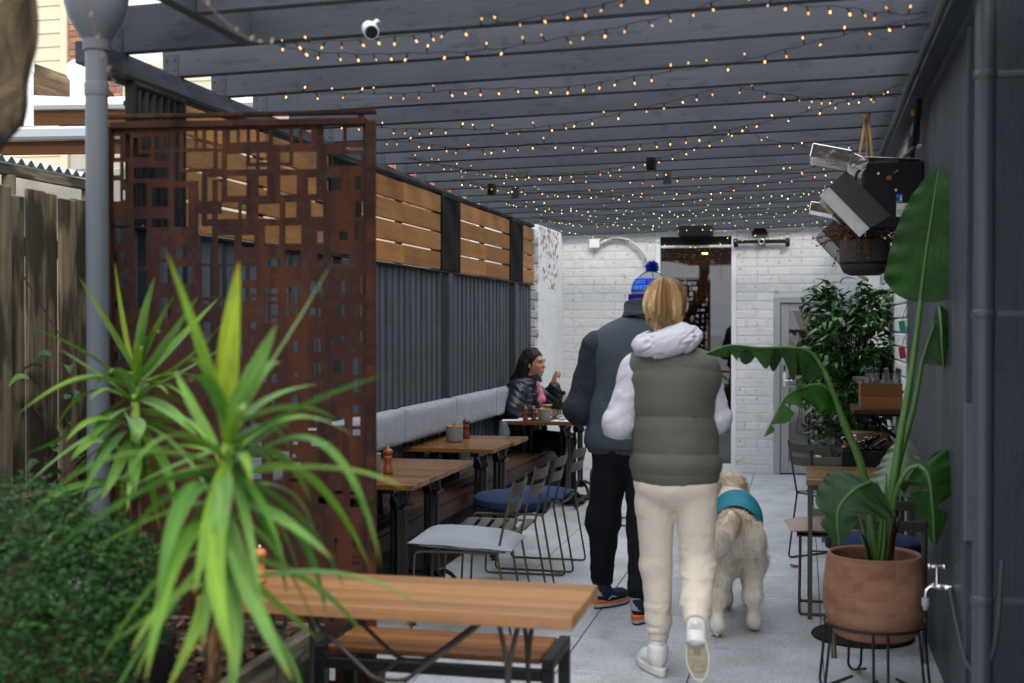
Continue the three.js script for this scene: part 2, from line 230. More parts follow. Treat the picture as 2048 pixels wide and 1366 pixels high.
{ // back wall of painted brick with two glazed doors
  reseed(21);
  const w = thing('brick_wall', 'white painted brick back wall with a tall glazed doorway and a grey door', 'wall', [0, 0, -13.6]);
  const holes = [[-1.56, -0.7, 0, 2.6], [-0.3, 0.56, 0, 1.885]];
  const core = []; const add = (x0, x1, y0, y1) => core.push(boxAt(x0, x1, y0, y1, -0.25, -0.0015, 0.002));
  add(-2.75, -1.56, -0.02, 2.95); add(-1.56, -0.7, 2.6, 2.95); add(-0.7, -0.3, -0.02, 2.95); add(-0.3, 0.56, 1.885, 2.95); add(0.56, 0.9, -0.02, 2.95);
  mset('mortar_backing', core, M.whiteMortar, w);
  const bm = [1, 0.97, 1.02].map(k => { const m = M.white.clone(); m.color = lin(0.95 * k, 0.955 * k, 0.97 * k); return m; });
  brickRun(w, bm, -2.6, 0.62, 0.0, 2.78, holes, (m, x, y) => { m.position.set(x, y, -0.014 + rr(-0.0008, 0.0012)); m.rotation.set(rr(-0.006, 0.006), rr(-0.006, 0.006), rr(-0.003, 0.003)); });
  // tall doorway
  const d = mesh('doorway', merge([boxAt(-1.56, -1.512, 0, 2.6, -0.12, 0.012), boxAt(-0.748, -0.7, 0, 2.6, -0.12, 0.012), boxAt(-1.512, -0.748, 2.545, 2.6, -0.12, 0.01), boxAt(-1.512, -0.748, 0, 0.09, -0.12, -0.01), boxAt(-1.512, -0.748, 2.425, 2.452, -0.1, -0.02)]), M.whitePlastic, w);
  mesh('transom_panel', boxAt(-1.512, -0.748, 2.452, 2.545, -0.09, -0.03), M.black, d);
  mesh('pane', boxAt(-1.512, -0.748, 0.09, 2.425, -0.06, -0.052, 0.001), M.glass, d);
  // grey door
  const gm = mat({ color: lin(0.36, 0.37, 0.385), roughness: 0.45, bumpMap: rep(T.noise, 0.3), bumpScale: 0.0006 });
  const dr = mesh('door_frame', merge([boxAt(-0.3, -0.235, 0, 1.885, -0.12, 0.012), boxAt(0.495, 0.56, 0, 1.885, -0.12, 0.012), boxAt(-0.235, 0.495, 1.825, 1.885, -0.12, 0.01)]), gm, w);
  const leaf = mesh('door', merge([boxAt(-0.23, -0.145, 0.01, 1.82, -0.07, -0.01), boxAt(0.405, 0.49, 0.01, 1.82, -0.07, -0.01), boxAt(-0.145, 0.405, 1.735, 1.82, -0.068, -0.012), boxAt(-0.145, 0.405, 0.01, 0.13, -0.068, -0.012)]), gm, w);
  mesh('pane', boxAt(-0.145, 0.405, 0.13, 1.735, -0.042, -0.036, 0.001), M.glass, leaf);
  mesh('handle', merge([sweep(bend([[-0.19, 1.0, -0.012], [-0.19, 1.0, 0.045], [-0.08, 1.0, 0.045]], 0.015), 0.009, 8), boxAt(-0.205, -0.175, 0.93, 1.09, -0.012, -0.004, 0.002)]), M.chrome, leaf);
  mesh('keyhole_plate', boxAt(-0.2, -0.18, 1.1, 1.16, -0.012, -0.005, 0.001), M.black, leaf);
}
{ // things fixed to the back wall
  const ac = thing('air_curtain', 'black air curtain box above the tall glazed doorway', 'air curtain', [-1.12, 2.53, -13.585]);
  mesh('housing', boxAt(-0.18, 0.18, 0, 0.13, 0.002, 0.17, 0.012), M.black, ac); mset('grille', [0, 1, 2, 3, 4].map(i => boxAt(-0.16, 0.16, 0.018 + i * 0.022, 0.026 + i * 0.022, 0.17, 0.174, 0.001)), M.blackSoft, ac);
  const tl = thing('tube_lamp', 'black tubular wall lamp with angled ends on white brick', 'lamp', [-0.43, 2.475, -13.588]);
  mesh('bar', boxAt(-0.27, 0.27, -0.02, 0.02, 0.03, 0.06, 0.006), M.black, tl); mesh('wall_plate', at(new THREE.CylinderGeometry(0.045, 0.045, 0.03, 20), 0, 0, 0.015, PI / 2), M.black, tl);
  mesh('centre_ring', at(new THREE.TorusGeometry(0.028, 0.009, 8, 24), 0, -0.002, 0.068), M.steelDull, tl);
  for (const s of [-1, 1]) mesh('tube_end', at(new THREE.CylinderGeometry(0.026, 0.026, 0.1, 18), s * 0.27, -0.012, 0.07, PI / 2 - 0.5), M.black, tl);
  const v = thing('wall_vent', 'rust brown half round vent cover above the tube lamp', 'vent', [-0.45, 2.545, -13.588]);
  mesh('cover', at(new THREE.CylinderGeometry(0.085, 0.085, 0.03, 24, 1, false, PI / 2, PI), 0, 0, 0.016, PI / 2, 0, 0), mat({ color: lin(0.2, 0.075, 0.05), roughness: 0.8, map: rep(T.rust, 0.5) }), v);
  const cd = thing('conduit', 'bent grey conduit arching from a white junction box on the brick', 'conduit', [0, 0, -13.57]);
  mesh('pipe', sweep(curve([[-2.17, 2.475, 0.02], [-2.07, 2.52, 0.02], [-1.97, 2.54, 0.02], [-1.85, 2.51, 0.02], [-1.73, 2.42, 0.02], [-1.66, 2.3, 0.02], [-1.645, 2.1, 0.02], [-1.645, 0.4, 0.02]], 40), 0.016, 10), mat({ color: lin(0.5, 0.5, 0.49), roughness: 0.5 }), cd);
  mesh('junction_box', boxAt(-2.28, -2.17, 2.43, 2.53, -0.012, 0.05, 0.006), M.whitePlastic, cd);
  mesh('clip', boxAt(-1.68, -1.61, 2.27, 2.285, -0.01, 0.03, 0.002), M.steelDull, cd);
}
{ // room behind the doors
  const r = thing('cafe_interior', 'dim brown interior room seen through the glazed doors', 'room', [0, 0, -13.85]);
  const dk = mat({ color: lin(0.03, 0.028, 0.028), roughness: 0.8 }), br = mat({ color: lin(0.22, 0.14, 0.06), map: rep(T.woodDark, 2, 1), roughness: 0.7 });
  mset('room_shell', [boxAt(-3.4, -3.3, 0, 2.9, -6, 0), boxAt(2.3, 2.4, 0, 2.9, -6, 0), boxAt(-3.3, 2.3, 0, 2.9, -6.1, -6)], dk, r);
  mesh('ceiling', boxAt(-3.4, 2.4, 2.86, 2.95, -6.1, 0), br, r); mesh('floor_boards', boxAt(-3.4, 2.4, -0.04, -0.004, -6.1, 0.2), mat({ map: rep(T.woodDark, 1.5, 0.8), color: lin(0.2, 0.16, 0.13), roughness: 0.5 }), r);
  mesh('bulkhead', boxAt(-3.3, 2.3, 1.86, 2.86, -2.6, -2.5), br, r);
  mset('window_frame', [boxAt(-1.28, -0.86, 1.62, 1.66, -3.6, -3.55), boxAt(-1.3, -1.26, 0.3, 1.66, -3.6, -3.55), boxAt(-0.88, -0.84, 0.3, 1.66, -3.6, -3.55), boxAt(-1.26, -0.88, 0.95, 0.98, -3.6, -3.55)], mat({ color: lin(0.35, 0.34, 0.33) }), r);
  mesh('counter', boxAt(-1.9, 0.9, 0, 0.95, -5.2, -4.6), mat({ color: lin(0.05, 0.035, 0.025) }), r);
  for (const [x, z] of [[-0.05, -1.1], [0.35, -1.3], [-1.3, -1.7]]) mset('stool', [boxAt(x - 0.18, x + 0.18, 0.7, 0.74, z - 0.18, z + 0.18), ...[[-1, -1], [1, -1], [-1, 1], [1, 1]].map(([a, b]) => sweep([[x + a * 0.15, 0.7, z + b * 0.15], [x + a * 0.2, 0, z + b * 0.2]], 0.014, 6))], mat({ color: lin(0.06, 0.04, 0.025) }), r);
  const lamp = thing('spot_lamp', 'small lit spot lamp hanging inside behind the tall doorway', 'lamp', [-1.1, 2.42, -14.5]);
  mesh('housing', at(new THREE.CylinderGeometry(0.04, 0.05, 0.12, 16), 0, 0.06, 0), M.black, lamp); mesh('stem', sweep([[0, 0.12, 0], [0, 0.44, 0]], 0.008, 6), M.black, lamp);
  mesh('bulb', at(new THREE.CylinderGeometry(0.038, 0.038, 0.012, 16), 0, -0.008, 0), mat({ color: lin(0.9, 0.7, 0.4), emissive: lin(1, 0.6, 0.25), emissiveIntensity: 2.5 }), lamp);
  const pl = new THREE.SpotLight(0xffa860, 4, 0, 1.35, 0.8, 2); pl.position.set(0, -0.03, 0); pl.target.position.set(0.1, -0.35, -1.6); pl.castShadow = true; lamp.add(pl, pl.target);
}
{ // brick pier in the far corner
  reseed(31);
  const p = thing('brick_pier', 'flaking white brick pier at the far end of the timber fence', 'pier', [0, 0, 0]);
  mesh('pier_core', boxAt(-3.3, -2.585, -0.02, 2.6, -13.72, -12.29, 0.012), M.white, p);
  const gm = [0.78, 0.84, 0.72].map(k => { const m = M.white.clone(); m.color = lin(k, k, k * 1.02); return m; });
  brickRun(p, gm, -2.96, -2.582, 0, 2.56, [], (m, x, y) => m.position.set(x, y, -12.283 + rr(-0.002, 0.002)));
  const mk = mat({ color: lin(0.42, 0.2, 0.08), roughness: 0.95, bumpMap: rep(T.noise, 0.1), bumpScale: 0.01 }); // peeled paint: bare brick flakes on the upper pier
  const fl = []; for (let i = 0; i < 150; i++) { const y = 2.58 - Math.pow(rnd(), 1.4) * 0.62, z = rr(-13.4, -12.32), s = rr(0.006, 0.034); fl.push(at(new THREE.IcosahedronGeometry(s, 0), -2.587, y, z * 0.5 + (rnd() < 0.5 ? -6.2 : -6.62)).applyMatrix4(new THREE.Matrix4().makeScale(1, 1, 1))); }
  fl.forEach(g => { const q = g.attributes.position; for (let i = 0; i < q.count; i++) q.setX(i, -2.586 + (q.getX(i) + 2.587) * 0.12); g.computeVertexNormals(); });
  stuff(mset('bare_brick_patch', fl, mk, p));
}
// ================= PERGOLA =================
{
  reseed(41);
  const p = thing('pergola', 'charcoal timber pergola roof with close set rafters over the passage', 'pergola');
  for (let k = -5; k <= 17; k++) {
    const z = -4.71 - 0.475 * k, x0 = k < 0 ? -2.17 : -2.825, x1 = 0.52;
    mesh('rafter', beamG([x0, roofY(x0, z) + 0.098, z], [x1, roofY(x1, z) + 0.098, z], 0.045, 0.195), k % 2 ? M.charcoal : M.charcoalB, p);
    if (k >= 0) { const pl = mesh('joist_bracket', merge([boxAt(-2.815, -2.745, roofY(-2.7, z) + 0.005, roofY(-2.7, z) + 0.1, z + 0.0235, z + 0.0265, 0.0005), ...[0.03, 0.075].flatMap(h => [-2.8, -2.76].map(x => at(new THREE.SphereGeometry(0.005, 6, 4), x, roofY(-2.7, z) + h, z + 0.027)))]), M.charcoalB, p); }
  }
  mesh('wall_plate', beamG([-2.775, roofY(-2.8, -4.3) - 0.047, -4.45], [-2.775, roofY(-2.8, -12.3) - 0.047, -12.28], 0.085, 0.09), M.charcoal, p);
  mesh('trimmer_beam', beamG([-2.196, roofY(-2.1, -2) + 0.1, -2.1], [-2.196, roofY(-2.1, -4.6) + 0.1, -4.685], 0.05, 0.21), M.charcoalB, p);
  mesh('ledger_beam', beamG([0.56, roofY(0.6, -2) + 0.1, -2.1], [0.56, roofY(0.6, -13.4) + 0.1, -13.4], 0.075, 0.24), M.charcoalB, p);
  const ry = (x, z) => roofY(x, z) + 0.205, sh = (x0, x1, z0, z1) => { const n = 40, L = []; for (let i = 0; i < n; i++) { const a = lerp(x0, x1, i / n), b = lerp(x0, x1, (i + 1) / n), ha = i % 2 ? 0.02 : 0, hb = i % 2 ? 0 : 0.02; const A = [a, ry(a, z0) + ha, z0], B = [b, ry(b, z0) + hb, z0], C = [b, ry(b, z1) + hb, z1], D = [a, ry(a, z1) + ha, z1]; L.push([A, B, C], [A, C, D]); } return tris(L); };
  const rm = mat({ color: lin(0.95, 0.96, 0.97), transmission: 1, thickness: 0, roughness: 0.6 });
  mset('roof_sheet', [sh(-2.9, 0.66, -13.62, -4.45), sh(-2.15, 0.66, -4.45, -2.0)], rm, p);
  mesh('end_plate', beamG([-2.75, roofY(-2.7, -13.5) + 0.02, -13.53], [0.6, roofY(0.6, -13.5) + 0.02, -13.53], 0.06, 0.1), M.charcoalB, p);
}
{ // rain head, down pipe and gutter on the left
  const g = thing('rain_head', 'grey rain head funnel with a down pipe at the pergola corner', 'downpipe', [-2.665, 0, -4.36]);
  const pm = mat({ color: lin(0.1, 0.112, 0.13), roughness: 0.42, bumpMap: rep(T.coarse, 0.4), bumpScale: 0.001 });
  mesh('pipe', at(new THREE.CylinderGeometry(0.0425, 0.0425, 2.7, 28), 0, 1.35, 0), pm, g);
  mesh('funnel', lathe([[0.046, 2.655], [0.051, 2.66], [0.051, 2.695], [0.055, 2.7], [0.075, 2.73], [0.1, 2.775], [0.118, 2.83], [0.124, 2.9], [0.124, 3.1], [0.118, 3.1], [0.116, 2.9], [0.04, 2.72]], 36), pm, g);
  mesh('pipe_socket', lathe([[0.0425, 2.48], [0.0465, 2.485], [0.0465, 2.53], [0.0425, 2.535]], 28), pm, g);
  mesh('gutter', merge([sweep([[0.1, 2.93, -0.03], [0.42, 2.95, -0.14]], 0.07, 18)]), pm, g);
}
// ================= LEFT FENCE =================
{
  reseed(51);
  const f = thing('timber_fence', 'charcoal batten fence topped with honey timber boards and black louvres', 'fence');
  const X = -2.66;
  const posts = [-4.72, -6.93, -9.18, -11.42];
  for (const z of posts) mesh('post', boxAt(X - 0.06, X + 0.05, -0.02, 1.984, z - 0.06, z + 0.06, 0.006), M.charcoalB, f);
  const bd = [0.078, 0.084, 0.074].map(w => cbox(0.05, 2.02, w, 0.004));
  for (let z = -4.6, i = 0; z > -12.2; i++) {
    if (posts.some(p => Math.abs(p - z) < 0.1)) { z -= 0.04; continue; }
    const m = mesh('batten', bd[i % 3], M.fence, f); m.position.set(X - 0.014 + rr(-0.002, 0.002), 0.99, z); m.rotation.set(rr(-0.004, 0.004), rr(-0.02, 0.02), 0); z -= 0.128 + rr(-0.004, 0.004);
  }
  mset('back_board', Array.from({ length: 26 }, (_, i) => boxAt(X - 0.13, X - 0.11, -0.02, 1.99, -4.6 - i * 0.292, -4.6 - i * 0.292 - (i % 5 === 3 ? 0.272 : 0.291), 0.001)), M.fenceBack, f);
  mesh('ledge', boxAt(X - 0.02, X + 0.045, 1.985, 2.0, -12.22, -4.5), M.black, f);
  mesh('top_rail', beamG([X, 2.583, -4.5], [X, 2.578, -12.24], 0.09, 0.026), M.blackSoft, f);
  const bays = [[-4.97, -6.67], [-7.19, -8.92], [-9.44, -11.16], [-11.68, -12.22]];
  bays.forEach(([a, b], k) => {
    const mid = b < -12 ? null : (a + b) / 2, ends = mid ? [[a, mid + 0.003], [mid - 0.003, b]] : [[a, b]];
    for (let r = 0; r < 4; r++) for (const [s, e] of ends) { const L = s - e; const m = mesh('timber_board', cbox(0.02, 0.128, L, 0.004), M.panel[Math.floor(rnd() * 4)], f); m.position.set(X + 0.03 + rr(-0.002, 0.002), 2.067 + r * 0.1405 + rr(-0.002, 0.002), (s + e) / 2); m.rotation.set(0, rr(-0.003, 0.003), 0); }
    for (const z of mid ? [a - 0.03, mid, b + 0.03] : [a - 0.03, b + 0.03]) mesh('cleat', boxAt(X - 0.02, X + 0.018, 2.0, 2.57, z - 0.025, z + 0.025), M.blackSoft, f);
  });
  const louM = mat({ color: lin(0.014, 0.0145, 0.016), roughness: 0.45 });
  for (const [i, z] of posts.entries()) { // black louvre over each post
    const a = z + (i ? 0.245 : 0.17), b = z - 0.245;
    mset('louvre_frame', [boxAt(X + 0.005, X + 0.055, 2.0, 2.57, a - 0.012, a + 0.006), boxAt(X + 0.005, X + 0.055, 2.0, 2.57, b - 0.006, b + 0.012), boxAt(X + 0.005, X + 0.055, 2.55, 2.57, a - 0.012, b + 0.012)], M.black, f);
    for (let q = 0; q < 7; q++) { const m = mesh('louvre_slat', cbox(0.05, 0.545, 0.014, 0.003), louM, f); m.position.set(X + 0.03, 2.275, lerp(a - 0.035, b + 0.035, q / 6)); m.rotation.y = 0.35; }
    for (let q = 0; q < 5; q++) mesh('cross_bar', boxAt(X - 0.012, X - 0.002, 2.06 + q * 0.105, 2.08 + q * 0.105, a - 0.012, b + 0.012), M.blackSoft, f);
  }
}
{ // banquette
  reseed(61);
  const b = thing('banquette', 'long timber banquette with grey upholstered back pads along the fence', 'bench seat');
  const sm = mat({ color: lin(0.5, 0.45, 0.42), map: rep(T.woodDark, 1.2, 0.6), bumpMap: rep(T.grain, 0.9, 0.2), bumpScale: 0.0015, roughness: 0.55 });
  for (let i = 0; i < 4; i++) mesh('seat_plank', boxAt(-2.63 + i * 0.095, -2.54 + i * 0.095, 0.43, 0.465, -12.2, -5.2, 0.005), sm, b);
  mesh('front_board', boxAt(-2.268, -2.243, 0.34, 0.43, -12.2, -5.2, 0.004), sm, b);
  mesh('plinth', boxAt(-2.62, -2.3, 0, 0.34, -12.2, -5.25), M.blackSoft, b);
  const zs = [-5.3, -6.55, -7.86, -9.12, -10.4, -11.7];
  for (let i = 0; i < 5; i++) { const L = zs[i] - zs[i + 1] - 0.012, g = pad(0.085, 0.235, L, 0.016, 0.022); const m = mesh('back_pad', g, M.felt, b); m.position.set(-2.592, 0.925, (zs[i] + zs[i + 1]) / 2); m.rotation.z = -0.05; }
}
function pad(w, h, d, puff = 0.02, r = 0.02, n = 14) { // soft rectangular pad, centred, bulging on its faces
  const g = new THREE.BoxGeometry(w, h, d, 6, n, n), p = g.attributes.position, H = [w / 2, h / 2, d / 2];
  for (let i = 0; i < p.count; i++) {
    const q = [p.getX(i), p.getY(i), p.getZ(i)], c = q.map((v, k) => clamp(v, -H[k] + r, H[k] - r)), dlt = V(q[0] - c[0], q[1] - c[1], q[2] - c[2]), l = dlt.length();
    let o = l > 1e-6 ? V(...c).addScaledVector(dlt.divideScalar(l), Math.min(l, r)) : V(...q);
    const k = H.map((v, j) => 1 - Math.pow(Math.abs(q[j]) / v, 4));
    const big = [k[1] * k[2], k[0] * k[2], k[0] * k[1]]; const ax = H.indexOf(Math.min(...H));
    o.setComponent(ax, o.getComponent(ax) + Math.sign(q[ax]) * puff * big[ax] * (0.9 + 0.25 * (fbm3(q[0] * 7 + 3, q[1] * 7 + 5, q[2] * 7) - 0.5)));
    p.setXYZ(i, o.x, o.y, o.z);
  }
  g.computeVertexNormals();
  const uvn = uvBox(g), gi = uvn; // flat uv, smooth normals kept from the indexed version
  return gi;
}
// ================= RIGHT WALL =================
{
  reseed(71);
  const w = thing('clad_wall', 'dark grey panelled wall behind the planter', 'wall');
  const zs = [-7.96, -7.62, -7.3, -6.985, -6.66, -6.34, -5.97, -5.61, -5.32, -5.05];
  const wm = [0.9, 1, 1.1].map(k => mat({ color: lin(0.056 * k, 0.064 * k, 0.077 * k), map: rep(T.paintTone, 1.6, 0.8), bumpMap: rep(T.paint, 0.9, 0.45), bumpScale: 0.002, roughness: 0.5 }));
  for (let i = 0; i < zs.length - 1; i++) mesh('wall_panel', boxAt(0.62, 0.645, 0, 2.72, zs[i] + 0.002, zs[i + 1] - 0.002, 0.003), wm[i % 3], w);
  mesh('wall_core', boxAt(0.646, 0.9, -0.02, 3.1, -7.96, -4.98), wm[0], w);
  mesh('corner_trim', boxAt(0.6, 0.66, 0, 2.72, -5.045, -4.99), wm[0], w);
  mesh('end_reveal', boxAt(0.64, 0.9, -0.02, 3.1, -4.979, -4.91), wm[0], w);
  const bw = thing('side_brick_wall', 'white brick side wall running back behind the leafy fig', 'wall');
  mesh('brick_face', boxAt(0.632, 0.95, -0.02, 3.1, -13.7, -7.965), M.white, bw);
  const nb = [1, 0.96].map(k => { const m = M.white.clone(); m.color = lin(0.93 * k, 0.935 * k, 0.95 * k); return m; });
  brickRun(bw, nb, 7.97, 10.6, 0.9, 2.75, [], (m, x, y) => { m.position.set(0.622 + rr(-0.001, 0.001), y, -x); m.rotation.y = PI / 2; });
  const nw = thing('near_dark_wall', 'near black wall at the edge of the passage beside the grey drain pipe', 'wall');
  mset('dark_board', [boxAt(0.83, 0.86, -0.02, 3.1, -4.9, -3.9), boxAt(0.83, 0.86, -0.02, 3.1, -3.89, -2.9), boxAt(0.86, 1.2, -0.02, 3.1, -4.95, -2.9)], mat({ color: lin(0.022, 0.025, 0.03), map: rep(T.paintTone, 1.5, 0.8), roughness: 0.6 }), nw);
  const dp = thing('drain_pipe', 'grey drain pipe running down the dark wall by the tap', 'pipe', [0.615, 0, -4.62]);
  const pm = mat({ color: lin(0.05, 0.057, 0.067), roughness: 0.4 });
  mesh('pipe', at(new THREE.CylinderGeometry(0.036, 0.036, 3, 24), 0, 1.5, 0), pm, dp);
  for (const y of [0.62, 1.62, 2.45]) mesh('pipe_bracket', merge([lathe([[0.036, y], [0.041, y + 0.004], [0.041, y + 0.026], [0.036, y + 0.03]], 20), boxAt(0.03, 0.22, y + 0.005, y + 0.025, -0.012, 0.012, 0.002)]), pm, dp);
  mesh('cover_strip', boxAt(-0.02, 0.045, 0.78, 1.3, -0.37, -0.352, 0.003), mat({ color: lin(0.1, 0.11, 0.12), roughness: 0.5 }), dp);
}
{ // tap with hose
  const t = thing('garden_tap', 'chrome garden tap with a grey hose on the dark wall', 'tap', [0.6, 0.49, -5.55]);
  mesh('body', merge([sweep(curve([[0.02, 0, 0.03], [-0.03, 0, 0.02], [-0.06, 0, 0.0], [-0.085, -0.02, 0], [-0.09, -0.05, 0]], 20), 0.011, 12), at(new THREE.CylinderGeometry(0.016, 0.016, 0.03, 6), -0.02, 0.0, 0.02, 0, 0, PI / 2), at(new THREE.CylinderGeometry(0.011, 0.013, 0.06, 12), -0.045, 0.035, 0.01)]), M.chrome, t);
  mesh('handle', merge([sweep([[-0.075, 0.085, 0.01], [-0.015, 0.085, 0.01]], 0.008, 8), at(new THREE.SphereGeometry(0.011, 10, 8), -0.075, 0.085, 0.01), at(new THREE.SphereGeometry(0.011, 10, 8), -0.015, 0.085, 0.01), at(new THREE.CylinderGeometry(0.008, 0.008, 0.03, 10), -0.045, 0.07, 0.01)]), M.chrome, t);
  mesh('hose_connector', at(lathe([[0.001, -0.05], [0.009, -0.05], [0.012, -0.035], [0.016, -0.03], [0.016, 0], [0.012, 0.004], [0.001, 0.004]], 14), -0.09, -0.055, 0), mat({ color: lin(0.35, 0.36, 0.35), roughness: 0.4 }), t);
  mesh('hose', sweep(curve([[0.005, 0.0, 0.04], [0.0, -0.03, 0.16], [0.0, -0.1, 0.36], [0.0, -0.155, 0.62], [0.02, -0.14, 0.84], [0.05, 0.0, 0.98], [0.07, 0.3, 1.0]], 40), 0.0085, 10), mat({ color: lin(0.05, 0.053, 0.058), roughness: 0.5, bumpMap: rep(T.weave, 0.04), bumpScale: 0.001 }), t);
}
// ================= RUSTED SCREEN =================
{
  reseed(81);
  const s = thing('rusted_screen', 'rusted steel screen cut with rectangular openings in a rusty frame', 'screen');
  const px = [];
  const A = (ox, oy, k, l) => l.forEach(r => px.push([ox + r[0] * k, oy + r[1] * k, ox + r[2] * k, oy + r[3] * k]));
  A(200, 220, 0.205, [[140, 190, 200, 410], [255, 170, 300, 415], [330, 210, 380, 410], [420, 205, 510, 335], [545, 205, 600, 335], [640, 205, 700, 330], [735, 160, 790, 325], [390, 375, 505, 410], [545, 370, 695, 445], [735, 370, 790, 650], [335, 510, 685, 622], [95, 455, 200, 585], [235, 455, 280, 655], [330, 668, 465, 905], [515, 715, 680, 905], [735, 715, 873, 1110], [90, 640, 200, 850], [225, 735, 270, 832], [335, 1030, 458, 1521], [515, 1030, 675, 1110], [95, 1060, 225, 1260], [828, 155, 935, 325], [968, 150, 1015, 325], [1048, 150, 1128, 330], [1160, 155, 1208, 330], [825, 360, 1122, 530], [1160, 365, 1205, 530], [795, 565, 1008, 655], [970, 655, 1003, 860], [1060, 620, 1112, 860], [1112, 620, 1205, 645], [1163, 665, 1200, 860], [970, 985, 1005, 1105], [970, 1105, 1105, 1190], [1060, 985, 1108, 1040], [995, 1190, 1105, 1481], [1160, 1200, 1325, 1481], [1285, 155, 1350, 280], [1160, 985, 1210, 1040]]);
  A(470, 220, 0.205, [[62, 150, 130, 275], [162, 152, 225, 275], [255, 152, 340, 275], [385, 150, 548, 305], [580, 150, 637, 298], [668, 150, 757, 298], [872, 130, 1062, 298], [1095, 130, 1250, 298], [-62, 388, 128, 545], [160, 385, 222, 485], [252, 385, 328, 480], [252, 515, 328, 552], [130, 515, 220, 545], [452, 380, 548, 482], [580, 380, 805, 550], [452, 515, 580, 550], [905, 410, 1235, 525], [1085, 345, 1250, 375], [-65, 612, 125, 812], [245, 615, 328, 812], [455, 612, 615, 800], [722, 632, 805, 798], [905, 638, 1035, 768], [1175, 625, 1235, 765], [-115, 875, 48, 1040], [78, 898, 122, 1040], [240, 895, 447, 1040], [500, 872, 610, 1028], [750, 865, 870, 1025], [1175, 878, 1250, 1028], [300, 1105, 443, 1320], [502, 1108, 658, 1290], [808, 1170, 870, 1285], [1020, 1172, 1102, 1258], [1172, 1100, 1207, 1265], [78, 1200, 205, 1325]]);
  A(470, 480, 0.205, [[312, 165, 455, 245], [500, 85, 650, 245], [812, 120, 868, 245], [940, 128, 1110, 228], [78, 245, 225, 382], [78, 462, 225, 518], [78, 518, 132, 585], [165, 550, 222, 587], [305, 465, 428, 517], [312, 553, 428, 590], [305, 625, 428, 728], [305, 728, 325, 800], [360, 762, 425, 806], [505, 450, 637, 520], [587, 520, 637, 627], [505, 555, 550, 625], [505, 662, 550, 730], [590, 660, 637, 730], [742, 395, 862, 517], [1010, 395, 1075, 517], [1225, 345, 1240, 517], [720, 662, 843, 732], [785, 732, 843, 747], [1010, 622, 1070, 745], [1215, 640, 1237, 750], [162, 802, 220, 870], [1213, 890, 1237, 1000], [948, 935, 1067, 992], [582, 985, 636, 1092], [715, 960, 742, 1092], [780, 962, 840, 1095], [958, 1180, 1065, 1318], [1150, 1155, 1222, 1320], [780, 1205, 838, 1320], [580, 1307, 636, 1347], [160, 1155, 212, 1205], [355, 1320, 420, 1400], [65, 1030, 85, 1140]]);
  A(200, 480, 0.205, [[95, 85, 165, 200], [200, 85, 270, 200], [198, 275, 272, 447], [345, 278, 462, 652], [580, 45, 675, 160], [580, 200, 695, 405], [730, 45, 862, 155], [765, 238, 915, 405], [1000, 238, 1105, 550], [1180, 245, 1320, 550], [135, 590, 272, 652], [580, 555, 695, 760], [860, 590, 910, 620], [1000, 590, 1080, 615], [1180, 590, 1210, 645], [340, 875, 395, 1000], [765, 865, 795, 930], [765, 1020, 795, 1075], [1020, 800, 1098, 1010], [1000, 1120, 1095, 1150], [130, 1100, 240, 1180], [530, 1120, 600, 1250], [715, 1230, 780, 1366], [255, 870, 272, 930]]);
  A(470, 740, 0.205, [[260, 50, 315, 135], [355, 50, 420, 140], [580, 38, 635, 78], [958, 150, 1070, 215], [1145, 95, 1222, 222], [555, 280, 640, 360], [580, 250, 640, 280], [778, 252, 820, 295], [1143, 355, 1220, 437], [215, 355, 270, 418], [130, 360, 190, 430], [355, 285, 395, 420], [775, 470, 818, 545], [945, 475, 1070, 555], [1147, 470, 1220, 560], [1145, 595, 1220, 655], [110, 510, 205, 645], [235, 515, 270, 640], [355, 515, 390, 635], [510, 515, 530, 605], [718, 583, 800, 612], [745, 718, 905, 768], [570, 720, 620, 750], [235, 735, 270, 778], [150, 735, 200, 775], [375, 820, 535, 887], [565, 850, 600, 885], [375, 925, 535, 965], [375, 965, 475, 1110], [565, 928, 650, 965], [0, 885, 75, 965], [105, 885, 270, 1015], [150, 1045, 270, 1100], [860, 940, 955, 970], [1060, 945, 1140, 985], [545, 1095, 700, 1120], [970, 1205, 1050, 1240], [1120, 1210, 1220, 1240], [1120, 1280, 1220, 1366], [815, 1270, 900, 1340]]);
  A(470, 1000, 0.268, [[460, 235, 530, 255], [275, 305, 355, 370], [740, 310, 768, 440], [868, 310, 930, 375], [868, 445, 930, 460], [868, 490, 930, 515], [520, 480, 650, 500], [520, 850, 565, 935], [700, 880, 740, 950], [850, 888, 895, 960], [120, 880, 200, 960], [240, 640, 330, 700], [700, 1240, 745, 1400], [850, 1210, 900, 1400]]);
  const L = 1.066, topV = 238, botV = 1475, k = L / 524, ky = 0.001925, Y = v => 1.6 - (v - 648) * ky;
  const xs = [222, 738], ys = [topV + 6, botV]; px.forEach(r => { for (let i = 0; i < 4; i++) r[i] = Math.round(r[i]); xs.push(r[0], r[2]); ys.push(r[1], r[3]); });
  const ux = [...new Set(xs)].filter(v => v >= 222 && v <= 738).sort((a, b) => a - b), uy = [...new Set(ys)].filter(v => v >= topV + 6 && v <= botV).sort((a, b) => a - b);
  const nx = ux.length - 1, ny = uy.length - 1, solid = Array.from({ length: ny }, (_, j) => Array.from({ length: nx }, (_, i) => { const cx = (ux[i] + ux[i + 1]) / 2, cy = (uy[j] + uy[j + 1]) / 2; return !px.some(r => cx > r[0] && cx < r[2] && cy > r[1] && cy < r[3]); }));
  const used = solid.map(r => r.map(v => !v)), T3 = [], th = 0.003, S = u => (u - 218) * k;
  const q4 = (a, b, c, d) => T3.push([a, b, c], [a, c, d]);
